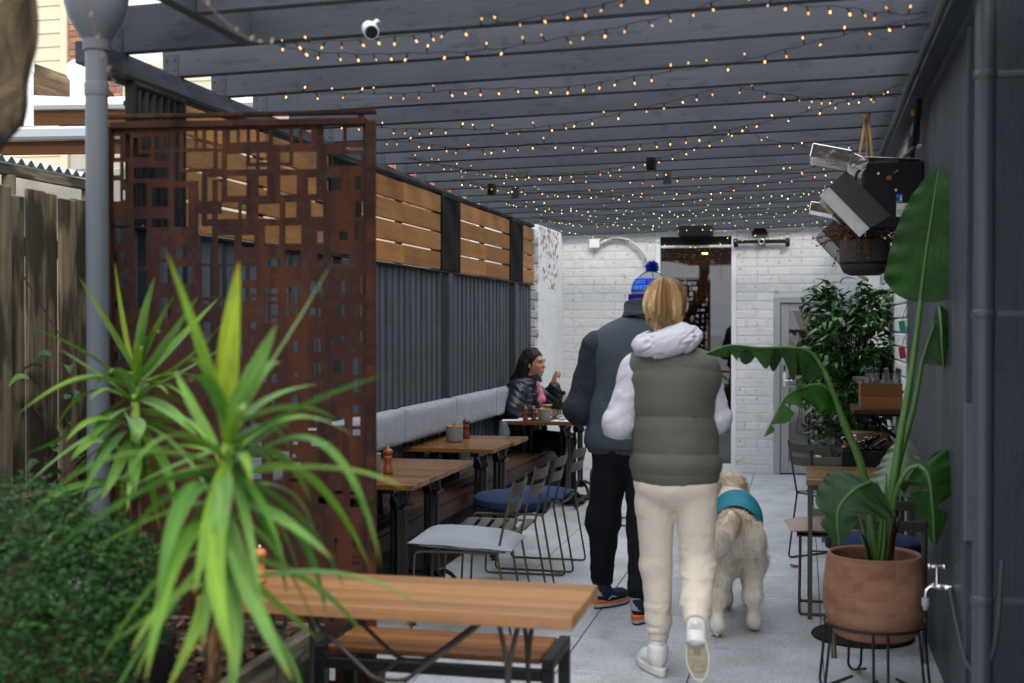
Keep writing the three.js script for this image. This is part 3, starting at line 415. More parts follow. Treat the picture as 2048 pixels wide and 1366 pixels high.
  for (let j = 0; j < ny; j++) for (let i = 0; i < nx; i++) { if (used[j][i]) continue; let e = i; while (e + 1 < nx && !used[j][e + 1]) e++; let b = j; for (; b + 1 < ny; b++) { let ok = true; for (let x = i; x <= e; x++) if (used[b + 1][x]) { ok = false; break; } if (!ok) break; } for (let y = j; y <= b; y++) for (let x = i; x <= e; x++) used[y][x] = true; const x0 = S(ux[i]), x1 = S(ux[e + 1]), y0 = Y(uy[b + 1]), y1 = Y(uy[j]); q4([x0, y0, th], [x1, y0, th], [x1, y1, th], [x0, y1, th]); q4([x1, y0, -th], [x0, y0, -th], [x0, y1, -th], [x1, y1, -th]); }
  for (let j = 0; j < ny; j++) for (let i = 0; i < nx; i++) if (solid[j][i]) { const x0 = S(ux[i]), x1 = S(ux[i + 1]), y0 = Y(uy[j + 1]), y1 = Y(uy[j]); const h = (jj, ii) => jj < 0 || ii < 0 || jj >= ny || ii >= nx || !solid[jj][ii]; if (h(j, i - 1)) q4([x0, y0, -th], [x0, y0, th], [x0, y1, th], [x0, y1, -th]); if (h(j, i + 1)) q4([x1, y0, th], [x1, y0, -th], [x1, y1, -th], [x1, y1, th]); if (h(j - 1, i)) q4([x0, y1, th], [x1, y1, th], [x1, y1, -th], [x0, y1, -th]); if (h(j + 1, i)) q4([x0, y0, -th], [x1, y0, -th], [x1, y0, th], [x0, y0, th]); }
  const csg = tris(T3), cuv = csg.attributes.uv; for (let i = 0; i < cuv.count; i++) cuv.setXY(i, cuv.getY(i), cuv.getX(i)); mesh('cut_sheet', csg, M.rust, s);
  mset('frame', [boxAt(L - 0.018, L + 0.016, 0, Y(topV), -0.02, 0.022, 0.003), boxAt(-0.016, 0.012, 0, Y(topV), -0.02, 0.02, 0.003), boxAt(0.012, L - 0.018, Y(topV) - 0.014, Y(topV) + 0.012, -0.02, 0.02, 0.003)], M.rust, s);
  mset('top_rail', [boxAt(-0.1, L + 0.02, Y(topV) + 0.026, Y(topV) + 0.043, -0.014, 0.016, 0.003), boxAt(L - 0.05, L - 0.03, Y(topV) + 0.012, Y(topV) + 0.026, -0.01, 0.01, 0.001)], M.rust, s);
  s.position.set(-2.697, 0, -4.5); s.rotation.y = Math.atan2(0.12, 1.06);
}
// ================= OUTSIDE ON THE LEFT =================
{
  reseed(91);
  const f = thing('paling_fence', 'weathered grey paling fence behind the spiky plants', 'fence');
  for (let i = 0; i < 15; i++) { const z = -4.0 - i * 0.122, h = 2.17 + rr(-0.025, 0.02); const m = mesh('paling', boxAt(0, 0.02, 0.5, h, -0.066, 0.066, 0.004), M.weathered[Math.floor(rnd() * 4)], f); m.position.set(-3.3 + (i % 2) * 0.021, 0, z); m.rotation.y = rr(-0.02, 0.02); }
  mset('rail', [boxAt(-3.36, -3.305, 1.9, 1.98, -5.8, -3.9), boxAt(-3.36, -3.305, 0.8, 0.88, -5.8, -3.9)], M.weathered[1], f);
  // small lean-to roof of corrugated sheet above the palings
  const c = thing('corrugated_roof', 'small corrugated sheet roof poking above the paling fence', 'roof');
  const cor = (x0, x1, z0, z1, y0, y1, pitch, amp) => { const n = Math.round(Math.abs(z1 - z0) / pitch * 8), Tt = []; for (let i = 0; i < n; i++) { const f2 = q => { const z = lerp(z0, z1, q / n), y = amp * Math.cos(q / 8 * 2 * PI); return [[x0, y0 + y, z], [x1, y1 + y, z]]; }; const [a, b] = f2(i), [d, e] = f2(i + 1); Tt.push([a, b, e], [a, e, d]); } return tris(Tt); };
  mesh('sheet', cor(-4.5, -5.6, -5.6, -7.35, 2.56, 2.7, 0.095, 0.018), mat({ color: lin(0.32, 0.34, 0.36), roughness: 0.5, metalness: 0.3 }), c);
  mesh('edge_batten', boxAt(-4.56, -4.52, 2.47, 2.535, -7.35, -5.5), M.weathered[1], c);
  mset('prop', [boxAt(-4.56, -4.5, 0, 2.47, -6.5, -6.44), boxAt(-4.56, -4.5, 0, 2.47, -7.33, -7.27)], M.weathered[0], c);
}
{ // neighbour's house
  reseed(95);
  const h = thing('neighbour_house', 'cream weatherboard and brick house rising beyond the fence', 'house');
  const cm = [1, 0.96, 1.03].map(k => mat({ color: lin(0.6 * k, 0.53 * k, 0.4 * k), roughness: 0.6, bumpMap: rep(T.paint, 1, 0.5), bumpScale: 0.002 }));
  mesh('house_core', boxAt(-14, -4.9, 0, 9, -19.9, -15.2), cm[1], h);
  for (let i = 0; i < 34; i++) { const m = mesh('weatherboard', cbox(5.6, 0.2, 0.02, 0.003), cm[i % 3], h); m.position.set(-12.55, 2.5 + i * 0.185, -15.17); m.rotation.x = -0.07; }
  for (let i = 0; i < 34; i++) { const m = mesh('weatherboard', cbox(3.9, 0.2, 0.02, 0.003), cm[(i + 1) % 3], h); m.position.set(-6.93, 2.5 + i * 0.185, -15.17); m.rotation.x = -0.07; }
  mesh('corner_board', boxAt(-9.78, -9.68, 1, 9, -15.19, -15.1), cm[2], h);
  const bm = [[0.3, 0.12, 0.08], [0.36, 0.16, 0.1], [0.25, 0.13, 0.1], [0.42, 0.2, 0.13]].map(c => mat({ color: lin(...c), roughness: 0.9, bumpMap: rep(T.noise, 0.2), bumpScale: 0.004 }));
  mesh('chimney_core', boxAt(-9.66, -8.9, 2.5, 8, -15.6, -15.14), mat({ color: lin(0.4, 0.37, 0.33), roughness: 0.95 }), h);
  brickRun(h, bm, -9.66, -8.9, 4.0, 6.4, [], (m, x, y) => m.position.set(x, y, -15.14 + rr(-0.004, 0.004)), 0.24, 0.086, 0.012);
  const bw = thing('brick_house', 'red brick house wall glimpsed under the rafter ends', 'house');
  mesh('wall_core', boxAt(-6.9, -3.0, 0, 6, -15.09, -14.9), mat({ color: lin(0.45, 0.36, 0.3), roughness: 0.95 }), bw);
  brickRun(bw, bm, -6.9, -3.0, 3.0, 4.2, [], (m, x, y) => m.position.set(x, y, -14.89 + rr(-0.004, 0.004)), 0.24, 0.086, 0.012);
}
{ // lower roof with gutters and pipes
  reseed(97);
  const r = thing('lower_roof', 'low roof with white gutter and grey fascia gutter beyond the palings', 'roof');
  const wm = mat({ color: lin(0.78, 0.79, 0.8), roughness: 0.45 });
  mesh('white_gutter', beamG([-9, 3.5, -9.22], [-4.6, 3.56, -10.25], 0.12, 0.1, 0.03), wm, r);
  mesh('roof_slope', tris([[[-9, 3.53, -9.28], [-4.6, 3.59, -10.31], [-4.6, 3.72, -11.6]], [[-9, 3.53, -9.28], [-4.6, 3.72, -11.6], [-9, 3.95, -10.7]]]), wm, r);
  mesh('fascia', beamG([-9, 3.38, -9.24], [-4.6, 3.44, -10.27], 0.03, 0.13), mat({ map: rep(T.woodDark, 1, 0.5), roughness: 0.8 }), r);
  mesh('grey_gutter', beamG([-7.5, 2.97, -7.72], [-4.1, 3.02, -8.51], 0.1, 0.095, 0.02), mat({ color: lin(0.34, 0.37, 0.39), roughness: 0.45 }), r);
  mesh('timber_fascia', beamG([-7.5, 2.87, -7.75], [-4.1, 2.92, -8.54], 0.03, 0.1), mat({ map: rep(T.woodDark, 1, 0.5), color: lin(0.9, 0.8, 0.7), roughness: 0.8 }), r);
  mesh('lower_wall', beamG([-7.5, 1.4, -8.2], [-4.2, 1.4, -8.95], 0.05, 2.8), mat({ color: lin(0.5, 0.46, 0.38), roughness: 0.8 }), r);
  for (let i = 0; i < 9; i++) { const t = i / 8, x = lerp(-7, -4.3, t), z = lerp(-7.9, -8.55, t); mesh('tile_roll', sweep([[x, 3.03, z], [x + 0.2, 3.1, z - 0.7]], 0.04, 8), mat({ color: lin(0.09, 0.09, 0.1), roughness: 0.6 }), r); }
  const par = thing('stone_parapet', 'mossy stone parapet behind the white gutter', 'parapet');
  mesh('coping', beamG([-8.8, 4.42, -10.85], [-6.75, 3.66, -11.3], 0.3, 0.5, 0.14), mat({ map: rep(T.weathered, 1.4, 1.4), color: lin(0.5, 0.43, 0.34), roughness: 0.95, bumpMap: rep(T.noise, 0.5), bumpScale: 0.02 }), par);
  const vp = thing('vent_pipe', 'slim white vent pipe standing on the low roof', 'pipe', [-5.72, 3.0, -8.42]);
  mesh('shaft', at(new THREE.CylinderGeometry(0.036, 0.036, 0.62, 18), 0, 0.31, 0), wm, vp); mesh('cap', lathe([[0.036, 0.5], [0.042, 0.505], [0.042, 0.6], [0.03, 0.645], [0.001, 0.65]], 18), wm, vp); mesh('collar', lathe([[0.036, 0.02], [0.05, 0.02], [0.05, 0.05], [0.036, 0.055]], 18), wm, vp);
  const fp = thing('elbow_pipe', 'thick white elbow pipe beside the rain head', 'pipe', [-6.49, 3.5, -10.33]);
  mesh('pipe', sweep(bend([[0, 0, 0], [0, 0.44, 0], [0.8, 0.6, -0.1]], 0.12, 8), 0.083, 18), wm, fp); mesh('elbow_collar', at(new THREE.SphereGeometry(0.11, 18, 14), -0.0, 0.42, 0.02), wm, fp);
}
// ================= CAFE TABLES =================
const TH = 0.765;
function cafeTable(label, x0, x1, z0, z1, mi, group) {
  const cx = (x0 + x1) / 2, cz = (z0 + z1) / 2, t = thing('cafe_table', label, 'table', [cx, 0, cz], 0, group);
  const W = x1 - x0, D = z1 - z0;
  const nP = 4; for (let i = 0; i < nP; i++) { const a = -D / 2 + i * D / nP; mesh('top_plank', boxAt(-W / 2, W / 2, TH - 0.03, TH + rr(-0.0006, 0.0006), a + (i ? 0.0006 : 0), a + D / nP - (i < nP - 1 ? 0.0006 : 0), 0.0022), M.tableTop[(mi + i) % 3], t); }
  const b = mesh('base', ironBase, M.castIron, t);
  for (const [a, c] of [[-1, -1], [1, -1], [-1, 1], [1, 1]]) { const l = mesh('foot', footGeo, M.castIron, t); l.position.set(a * 0.19, 0, 0); l.rotation.y = Math.atan2(-c * 0.23, a * 0.17); }
  return t;
}
const ironBase = (() => { // two clusters of fluted columns with capitals, brackets and a tie bar
  const g = [];
  for (const s of [-1, 1]) {
    const x = s * 0.19;
    for (const [dx, dz, r] of [[0, 0, 0.027], [0, 0.062, 0.016], [0, -0.062, 0.016], [0.05 * -s, 0, 0.014]]) { g.push(at(lathe([[0.001, 0.1], [r * 1.25, 0.1], [r * 1.3, 0.125], [r, 0.14], [r * 0.94, 0.6], [r * 1.4, 0.615], [r * 1.5, 0.635], [r * 1.1, 0.65], [r * 1.1, 0.71], [0.001, 0.71]], 10), x + dx, 0, dz)); }
    g.push(boxAt(x - 0.045, x + 0.045, 0.095, 0.115, -0.085, 0.085, 0.004), boxAt(x - 0.04, x + 0.04, 0.6, 0.618, -0.08, 0.08, 0.004), boxAt(x - 0.03, x + 0.03, 0.705, TH - 0.031, -0.23, 0.23, 0.003));
    for (const q of [-1, 1]) g.push(sweep(curve([[x, 0.56, q * 0.045], [x, 0.63, q * 0.08], [x, 0.69, q * 0.15], [x, 0.708, q * 0.21]], 10), [0.014, 0.014, 0.013, 0.013, 0.012, 0.012, 0.012, 0.011, 0.01, 0.009, 0.008], 8));
  }
  g.push(boxAt(-0.19, 0.19, 0.12, 0.145, -0.012, 0.012, 0.003), boxAt(-0.25, 0.25, 0.715, TH - 0.031, -0.025, 0.025, 0.003));
  return merge(g);
})();
const footGeo = (() => { const c = curve([[0, 0.13, 0], [0.05, 0.135, 0], [0.1, 0.12, 0], [0.145, 0.085, 0], [0.175, 0.035, 0], [0.18, 0.02, 0]], 14); return merge([sweep(c, c.map((_, i) => 0.019 - 0.006 * Math.sin(i / 14 * PI)), 8), at(lathe([[0.001, 0], [0.016, 0], [0.016, 0.006], [0.008, 0.01], [0.012, 0.016], [0.027, 0.02], [0.024, 0.035], [0.016, 0.048], [0.019, 0.058], [0.001, 0.062]], 12), 0.18, 0, 0)]); })();
reseed(111);
cafeTable('timber cafe table with the round brown mill and pot nearest the rusted screen', -2.66, -1.965, -6.77, -6.18, 0, 'tables along the banquette');
cafeTable('timber cafe table pushed against the one nearest the rusted screen', -2.66, -1.965, -7.4, -6.775, 1, 'tables along the banquette');
cafeTable('timber cafe table in the middle pair with a grey pot on it', -2.66, -2.01, -8.6, -8.08, 2, 'tables along the banquette');
cafeTable('timber cafe table of the middle pair on its seated woman side', -2.66, -1.985, -9.06, -8.605, 0, 'tables along the banquette');
cafeTable('timber cafe table set with glasses in front of the seated woman', -2.55, -1.85, -11.1, -10.45, 1, 'tables along the banquette');
cafeTable('timber cafe table holding the amber bottle beyond the seated woman', -2.55, -1.85, -11.75, -11.105, 2, 'tables along the banquette');

// ================= ROD CHAIRS =================
const rodChairProto = () => {
  const o = {}; const R = 0.0066;
  o.side = s => { const z = s * 0.205; return merge([sweep(bend([[0.2, 0.45, z], [-0.225, 0.45, z], [-0.245, 0.008, z], [0.275, 0.008, z], [0.2, 0.44, z]], 0.03), R, 8), sweep(bend([[0.2, 0.44, z], [0.235, 0.6, z], [0.285, 0.81, z * 0.97]], 0.05), R, 8)]); };
  const strip = (f, w, th, n = 10) => { const Tt = [], pt = (i, e, h) => { const q = f(i / n); return [q[0] + q[3] * e * w / 2 + q[5] * h * th, q[1] + q[4] * e * w / 2 + q[6] * h * th, q[2]]; }; for (let i = 0; i < n; i++) for (const h of [0, 1]) { const a = pt(i, -1, h), b = pt(i, 1, h), c = pt(i + 1, 1, h), d = pt(i + 1, -1, h); h ? Tt.push([a, b, c], [a, c, d]) : Tt.push([a, c, b], [a, d, c]); } for (let i = 0; i < n; i++) for (const e of [-1, 1]) { const a = pt(i, e, 0), b = pt(i, e, 1), c = pt(i + 1, e, 1), d = pt(i + 1, e, 0); Tt.push([a, b, c], [a, c, d]); } return tris(Tt); };
  o.slat = x => strip(t => [x, 0.456 - 0.022 * Math.sin(t * PI), lerp(-0.205, 0.205, t), 1, 0, 0, 1], 0.056, 0.003);
  o.back = (y, x) => strip(t => [x + 0.03 * Math.sin(t * PI), y, lerp(-0.2, 0.2, t), 0.22, 0.97, 1, -0.2], 0.062, 0.003);
  o.bars = [-0.2, 0.19].map(x => sweep([[x, 0.443, -0.205], [x, 0.443, 0.205]], 0.005, 6));
  return o;
};
const rcp = rodChairProto(), rcSide = [rcp.side(-1), rcp.side(1)], rcSlats = [-0.165, -0.083, 0, 0.083, 0.165].map(rcp.slat), rcBacks = [rcp.back(0.675, 0.252), rcp.back(0.765, 0.275)];
function rodChair(label, x, z, turn) {
  const c = thing('rod_chair', label, 'chair', [x, 0, z], turn, 'slim metal rod chairs');
  mesh('side_frame', rcSide[0], M.olive, c); mesh('side_frame', rcSide[1], M.olive, c); rcp.bars.forEach(g => mesh('cross_bar', g, M.olive, c));
  rcSlats.forEach(g => mesh('seat_slat', g, M.olive, c)); rcBacks.forEach(g => mesh('back_slat', g, M.olive, c)); return c;
}
rodChair('olive rod chair carrying the pale grey pillow', -1.7, -6.26, 0.06);
rodChair('olive rod chair with a bare slatted seat', -1.72, -6.93, 0.02);
rodChair('olive rod chair carrying the round navy cushion', -1.73, -7.56, 0.03);
rodChair('olive rod chair carrying the square blue cushion', -1.7, -8.1, -0.02);
rodChair('olive rod chair half hidden behind the man in the beanie', -1.42, -10.0, 0.05);
// ---- cushions
function pillow(w, d, h, flange, r) { // flanged pillow lying flat, base at y = 0
  const n = 26, Tt = [], f = (i, j, s) => { const u = i / n * 2 - 1, v = j / n * 2 - 1, e = Math.max(0, 1 - Math.pow(Math.abs(u) / flange, 3.2)) * Math.max(0, 1 - Math.pow(Math.abs(v) / flange, 3.2)); const c = 1 - 0.05 * (1 - u * u * v * v) * 0, pin = 1 + 0.035 * u * u * v * v; const wr = 0.006 * (fbm3(u * 4 + r, v * 4, s * 3 + 2) - 0.5); const k = Math.pow(Math.max(e, 0), 0.5); return [u * w / 2 * pin, h * 0.36 + (s > 0 ? h * 0.64 * k : -h * 0.36 * k) + wr + 0.0015 * s, v * d / 2 * pin]; };
  const pos = [], idx = []; for (const s of [1, -1]) { const o = pos.length / 3; for (let i = 0; i <= n; i++) for (let j = 0; j <= n; j++) pos.push(...f(i, j, s)); for (let i = 0; i < n; i++) for (let j = 0; j < n; j++) { const a = o + i * (n + 1) + j, b = a + 1, c2 = a + n + 1, e2 = c2 + 1; s > 0 ? idx.push(a, b, c2, b, e2, c2) : idx.push(a, c2, b, b, c2, e2); } }
  const g = new THREE.BufferGeometry(); g.setAttribute('position', new THREE.Float32BufferAttribute(pos, 3)); const uv = []; for (let i = 0; i < pos.length; i += 3) uv.push(pos[i], pos[i + 2]); g.setAttribute('uv', new THREE.Float32BufferAttribute(uv, 2)); g.setIndex(idx); g.computeVertexNormals(); return g;
}
function roundCushion(r, h, s) { // round box cushion with piped rims
  const p = [[0.001, 0], [r * 0.8, 0.002], [r * 0.95, 0.012], [r, 0.024], [r * 1.012, 0.03], [r, 0.036], [r * 1.015, h * 0.5], [r, h - 0.036], [r * 1.012, h - 0.03], [r * 0.99, h - 0.022], [r * 0.88, h - 0.004], [r * 0.6, h + 0.012], [r * 0.3, h + 0.014], [0.001, h + 0.01]];
  const g = lathe(p, 44), q = g.attributes.position; for (let i = 0; i < q.count; i++) { const x = q.getX(i), y = q.getY(i), z = q.getZ(i), w = 0.014 * (fbm3(x * 9 + s, y * 14, z * 9) - 0.5); q.setXYZ(i, x * (1 + w), y + w * 0.7, z * (1 + w)); } g.computeVertexNormals(); return g;
}
const clothM = (r, g, b, o = {}) => mat({ color: lin(r, g, b), bumpMap: rep(T.weave, 0.06), bumpScale: 0.0007, roughness: 0.92, sheen: 0.25, sheenRoughness: 0.7, sheenColor: lin(r, g, b), ...o });
const greyCloth = clothM(0.25, 0.275, 0.315), navyCloth = clothM(0.011, 0.026, 0.07), blueCloth = clothM(0.018, 0.034, 0.11), beigeCloth = clothM(0.33, 0.26, 0.22), skyCloth = clothM(0.23, 0.3, 0.4);
{ const c = tag(mesh('seat_pillow', pillow(0.52, 0.46, 0.085, 0.97, 1), greyCloth), 'flat pale grey pillow on the rod chair nearest the rusted screen', 'cushion'); c.position.set(-1.69, 0.45, -6.26); c.rotation.set(0, 0.06, -0.05); }
{ const c = tag(mesh('round_cushion', roundCushion(0.24, 0.088, 3), navyCloth), 'thick round navy cushion on a rod chair along the aisle', 'cushion'); c.position.set(-1.76, 0.455, -7.56); c.rotation.z = -0.04; }
{ const c = tag(mesh('square_cushion', pillow(0.44, 0.42, 0.065, 0.97, 5), blueCloth), 'square blue cushion on the rod chair beside the man', 'cushion'); c.position.set(-1.73, 0.452, -8.1); }

// ================= TABLE THINGS =================
const rimM = mat({ map: rep(T.woodBright, 0.3, 0.15), roughness: 0.5 });
function pot(label, x, z, r = 0.055, h = 0.1) {
  const p = thing('ceramic_pot', label, 'pot', [x, TH, z], 0, 'grey table pots');
  mesh('body', lathe([[0.001, 0], [r * 0.9, 0], [r * 0.98, 0.008], [r, 0.03], [r * 1.0, h], [r * 0.9, h], [r * 0.88, 0.02], [0.001, 0.015]], 30), M.stone, p); mesh('wooden_rim', lathe([[r * 0.86, h - 0.002], [r * 1.01, h], [r * 1.02, h + 0.007], [r * 0.99, h + 0.01], [r * 0.87, h + 0.01], [r * 0.86, h - 0.002]], 30), rimM, p); return p;
}
function mill(label, x, z, h, m, y = TH) {
  const p = thing('pepper_mill', label, 'mill', [x, y, z], 0, 'wooden mills'), k = h / 0.13, q = 0.022 * k;
  mesh('body', lathe([[0.001, 0], [q * 1.1, 0], [q * 1.12, 0.01 * k], [q, 0.022 * k], [q * 1.06, 0.028 * k], [q * 0.85, 0.045 * k], [q * 0.78, 0.06 * k], [q * 1.02, 0.074 * k], [q * 0.95, 0.086 * k], [q * 0.7, 0.09 * k], [0.001, 0.09 * k]], 22), m, p);
  mesh('head', lathe([[q * 0.7, 0.091 * k], [q * 1.0, 0.096 * k], [q * 1.08, 0.106 * k], [q * 0.9, 0.118 * k], [q * 0.3, 0.124 * k], [0.001, 0.125 * k]], 22), m, p); mesh('knob', at(new THREE.SphereGeometry(0.006, 10, 8), 0, 0.129 * k, 0), M.steel, p); return p;
}
const millA = mat({ color: lin(0.22, 0.06, 0.02), roughness: 0.35 }), millB = mat({ color: lin(0.36, 0.19, 0.06), roughness: 0.4, map: rep(T.woodBright, 0.3, 0.1) }), millC = mat({ color: lin(0.1, 0.028, 0.012), roughness: 0.35 });
pot('grey ceramic pot with wooden rim beside the orange brown mill', -2.36, -6.65); mill('turned orange brown pepper mill on the table nearest the rusted screen', -2.25, -6.62, 0.15, millA);
pot('grey ceramic pot with wooden rim alone on the middle tables', -2.4, -8.52, 0.06, 0.105); mill('dark red brown mill tucked behind the middle pot', -2.39, -8.8, 0.15, millC);
pot('grey ceramic pot between the two mills and the glasses', -2.165, -10.53, 0.052, 0.095); pot('grey ceramic pot beyond the glasses near the amber bottle', -2.0, -11.0, 0.05, 0.09);
mill('pale timber mill at the corner of the seated woman\'s table', -2.325, -10.5, 0.125, millB); mill('dark timber mill beside the pale one on the woman\'s table', -2.252, -10.5, 0.125, millC);
mill('honey timber mill at the end of the front table', -1.735, -3.8, 0.12, mat({ color: lin(0.95, 0.72, 0.42), roughness: 0.4, map: rep(T.woodBright, 0.3, 0.1) }), 0.75);
{ // sauce bottles and cutlery tops that stick out of two pots
  const a = thing('sauce_bottle', 'small red sauce bottle with pointed cap standing in the middle pot', 'bottle', [-2.4, TH + 0.02, -8.52]); mesh('body', lathe([[0.001, 0], [0.016, 0], [0.018, 0.01], [0.018, 0.08], [0.001, 0.084]], 16), mat({ color: lin(0.35, 0.02, 0.015), roughness: 0.3 }), a); mesh('cap', lathe([[0.018, 0.084], [0.016, 0.1], [0.006, 0.118], [0.003, 0.128], [0.001, 0.128]], 16), mat({ color: lin(0.12, 0.11, 0.1), roughness: 0.4 }), a);
  const b = thing('bud_vase', 'small glass jar with wooden lid behind the grey pot', 'jar', [-2.2, TH, -10.82]); mesh('glass', lathe([[0.001, 0], [0.034, 0], [0.036, 0.01], [0.036, 0.09], [0.04, 0.11]], 20), mat({ color: lin(0.8, 0.82, 0.8), transmission: 0.9, roughness: 0.05, thickness: 0 }), b); mesh('lid', lathe([[0.001, 0.11], [0.043, 0.11], [0.045, 0.116], [0.043, 0.124], [0.001, 0.124]], 20), rimM, b);
  const cm = M.steel; const c = thing('cutlery', 'spoons standing in the pot nearest the rusted screen', 'cutlery', [-2.36, TH + 0.02, -6.65]); for (let i = 0; i < 4; i++) mesh('handle', sweep(curve([[0.01 * i - 0.015, 0, 0.01], [0.012 * i - 0.02, 0.08, 0.012 - 0.008 * i], [0.02 * i - 0.03, 0.15, 0.014 - 0.01 * i]], 8), [0.004, 0.003, 0.003, 0.003, 0.003, 0.004, 0.006, 0.008, 0.004], 6, true, 0.4), cm, c);
}
const glassSolid = mat({ color: lin(0.97, 0.99, 0.98), transmission: 1, roughness: 0.02, thickness: 0.02, ior: 1.48 });
function tumbler(label, x, z) { const g = thing('tumbler', label, 'glass', [x, TH + 0.001, z], 0, 'faceted tumblers'); mesh('glass', lathe([[0.001, 0], [0.026, 0], [0.028, 0.004], [0.032, 0.05], [0.037, 0.092], [0.034, 0.092], [0.029, 0.05], [0.025, 0.014], [0.001, 0.012]], 12), glassSolid, g); }
tumbler('faceted tumbler nearest the seated woman\'s sleeve', -2.22, -10.66); tumbler('faceted tumbler at the aisle corner of the woman\'s table', -2.02, -10.58); tumbler('faceted tumbler between the jar and the aisle corner', -2.07, -10.68); tumbler('faceted tumbler just behind the grey pot', -2.14, -10.7);
{ const b = thing('amber_bottle', 'large dark amber glass bottle on the far table', 'bottle', [-2.06, TH, -10.86]); mesh('body', lathe([[0.001, 0], [0.056, 0], [0.062, 0.01], [0.062, 0.13], [0.054, 0.155], [0.03, 0.185], [0.018, 0.198], [0.017, 0.215], [0.001, 0.215]], 30), mat({ color: lin(0.012, 0.006, 0.004), roughness: 0.08, clearcoat: 1, clearcoatRoughness: 0.05 }), b); mesh('cap', lathe([[0.001, 0.215], [0.02, 0.215], [0.02, 0.242], [0.001, 0.243]], 20), M.black, b); }
const paperM = mat({ color: lin(0.74, 0.77, 0.82), roughness: 0.9 });
for (const [i, [x, z, r, l]] of [[-2.43, -10.54, 0.2, 'white paper menu under the woman\'s sleeve at the table corner'], [-1.99, -10.55, -0.1, 'white paper menu at the aisle end of the woman\'s table'], [-2.33, -10.7, 0.35, 'white paper menu by the woman\'s elbow'], [-1.99, -10.78, 0.1, 'white paper menu lying behind the tumblers']].entries()) { const m = tag(mesh('paper_menu', cbox(0.21, 0.0012, 0.15, 0.0002), paperM), l, 'menu', 'paper menus'); m.position.set(x, TH + 0.0028 + i * 0.0016, z); m.rotation.y = r; }

// ================= FRONT TABLE AND BENCH =================
{
  reseed(121);
  const t = thing('front_table', 'long honey timber table on thin bent rods in front', 'table', [0, 0, 0]);
  const tm = [0, 1, 2].map(k => mat({ color: lin(0.52 + k * 0.09, 0.5 + k * 0.09, 0.49 + k * 0.09), map: rep(T.woodBright, 1.1, 0.5), bumpMap: rep(T.grain, 0.8, 0.2), bumpScale: 0.0006, roughness: 0.4 }));
  for (let i = 0; i < 4; i++) { const z0 = -4.02 + i * 0.116; mesh('top_plank', boxAt(-1.84, -0.648, 0.71, 0.75 + rr(-0.0005, 0.0005), z0 + 0.0005, z0 + 0.1155, 0.0025), tm[(i * 2) % 3], t); }
  const rm = mat({ color: lin(0.025, 0.022, 0.02), roughness: 0.45 });
  for (const [s, x] of [[1, -0.86], [-1, -1.6]]) for (const z of [-3.64, -3.92]) mesh('leg', merge([sweep(bend([[x - 0.03, 0.708, z], [x - 0.005, 0.6, z], [x, 0.5, z], [x + s * 0.02, 0, z]], 0.05), 0.008, 8), sweep(bend([[x + 0.035, 0.708, z], [x + 0.008, 0.6, z], [x, 0.5, z]], 0.05), 0.008, 8)]), rm, t);
  for (const z of [-3.66, -3.9]) mesh('brace_rod', sweep(bend([[-1.53, 0.706, z], [-1.29, 0.5, z], [-1.19, 0.5, z], [-0.93, 0.706, z]], 0.03), 0.0075, 8), rm, t);
  mesh('tie_rod', merge([sweep([[-1.29, 0.497, -3.9], [-1.29, 0.497, -3.66]], 0.006, 6), sweep([[-1.19, 0.497, -3.9], [-1.19, 0.497, -3.66]], 0.006, 6)]), rm, t);
  mset('under_frame', [boxAt(-1.66, -0.8, 0.7, 0.709, -3.93, -3.9, 0.002), boxAt(-1.66, -0.8, 0.7, 0.709, -3.66, -3.63, 0.002)], rm, t);
  const b = thing('slatted_bench', 'slatted timber bench on a black steel frame behind the front table', 'bench');
  const wm = [0.9, 1, 1.1].map(k => mat({ color: lin(0.86 * k, 0.7 * k, 0.6 * k), map: rep(T.woodTable, 1, 0.5), bumpMap: rep(T.grain, 0.8, 0.2), bumpScale: 0.001, roughness: 0.5 }));
  for (let i = 0; i < 4; i++) mesh('seat_slat', boxAt(-1.66, -0.876, 0.425, 0.45, -4.5 + i * 0.079, -4.5 + i * 0.079 + 0.06, 0.005), wm[i % 3], b);
  const fr = []; for (const x of [-1.7, -0.87]) { fr.push(boxAt(x, x + 0.04, 0.41, 0.452, -4.52, -4.18, 0.003)); for (const z of [-4.52, -4.22]) fr.push(boxAt(x, x + 0.04, 0, 0.41, z, z + 0.04, 0.003)); }
  fr.push(boxAt(-1.66, -0.87, 0.37, 0.41, -4.215, -4.185, 0.003), boxAt(-1.66, -0.87, 0.37, 0.41, -4.515, -4.485, 0.003), boxAt(-1.48, -1.44, 0, 0.37, -4.21, -4.18, 0.003));
  mset('steel_frame', fr, M.black, b);
}
// ================= RIGHT HAND TABLE GROUP =================
function barTable(label, x0, x1, z0, z1) {
  const t = thing('wall_table', label, 'table', [0, 0, 0], 0, 'timber tables on the wall side');
  for (let i = 0; i < 3; i++) { const a = lerp(z0, z1, i / 3), b = lerp(z0, z1, (i + 1) / 3); mesh('top_plank', boxAt(x0, x1, TH - 0.035, TH, a + 0.0005, b - 0.0005, 0.003), M.tableTop[(i + 1) % 3], t); }
  for (const x of [x0 + 0.01, x1 - 0.05]) for (const z of [z0 + 0.02, z1 - 0.045]) mesh('leg', boxAt(x, x + 0.024, 0, TH - 0.035, z, z + 0.012, 0.002), M.olive, t);
  mset('frame', [boxAt(x0 + 0.03, x1 - 0.03, TH - 0.06, TH - 0.035, z0 + 0.02, z0 + 0.03, 0.002), boxAt(x0 + 0.03, x1 - 0.03, TH - 0.06, TH - 0.035, z1 - 0.04, z1 - 0.03, 0.002)], M.olive, t);
}
barTable('timber wall side table just behind the planter', 0.02, 0.6, -7.55, -6.9); barTable('timber wall side table by the grey door', 0.14, 0.6, -10.75, -9.95);
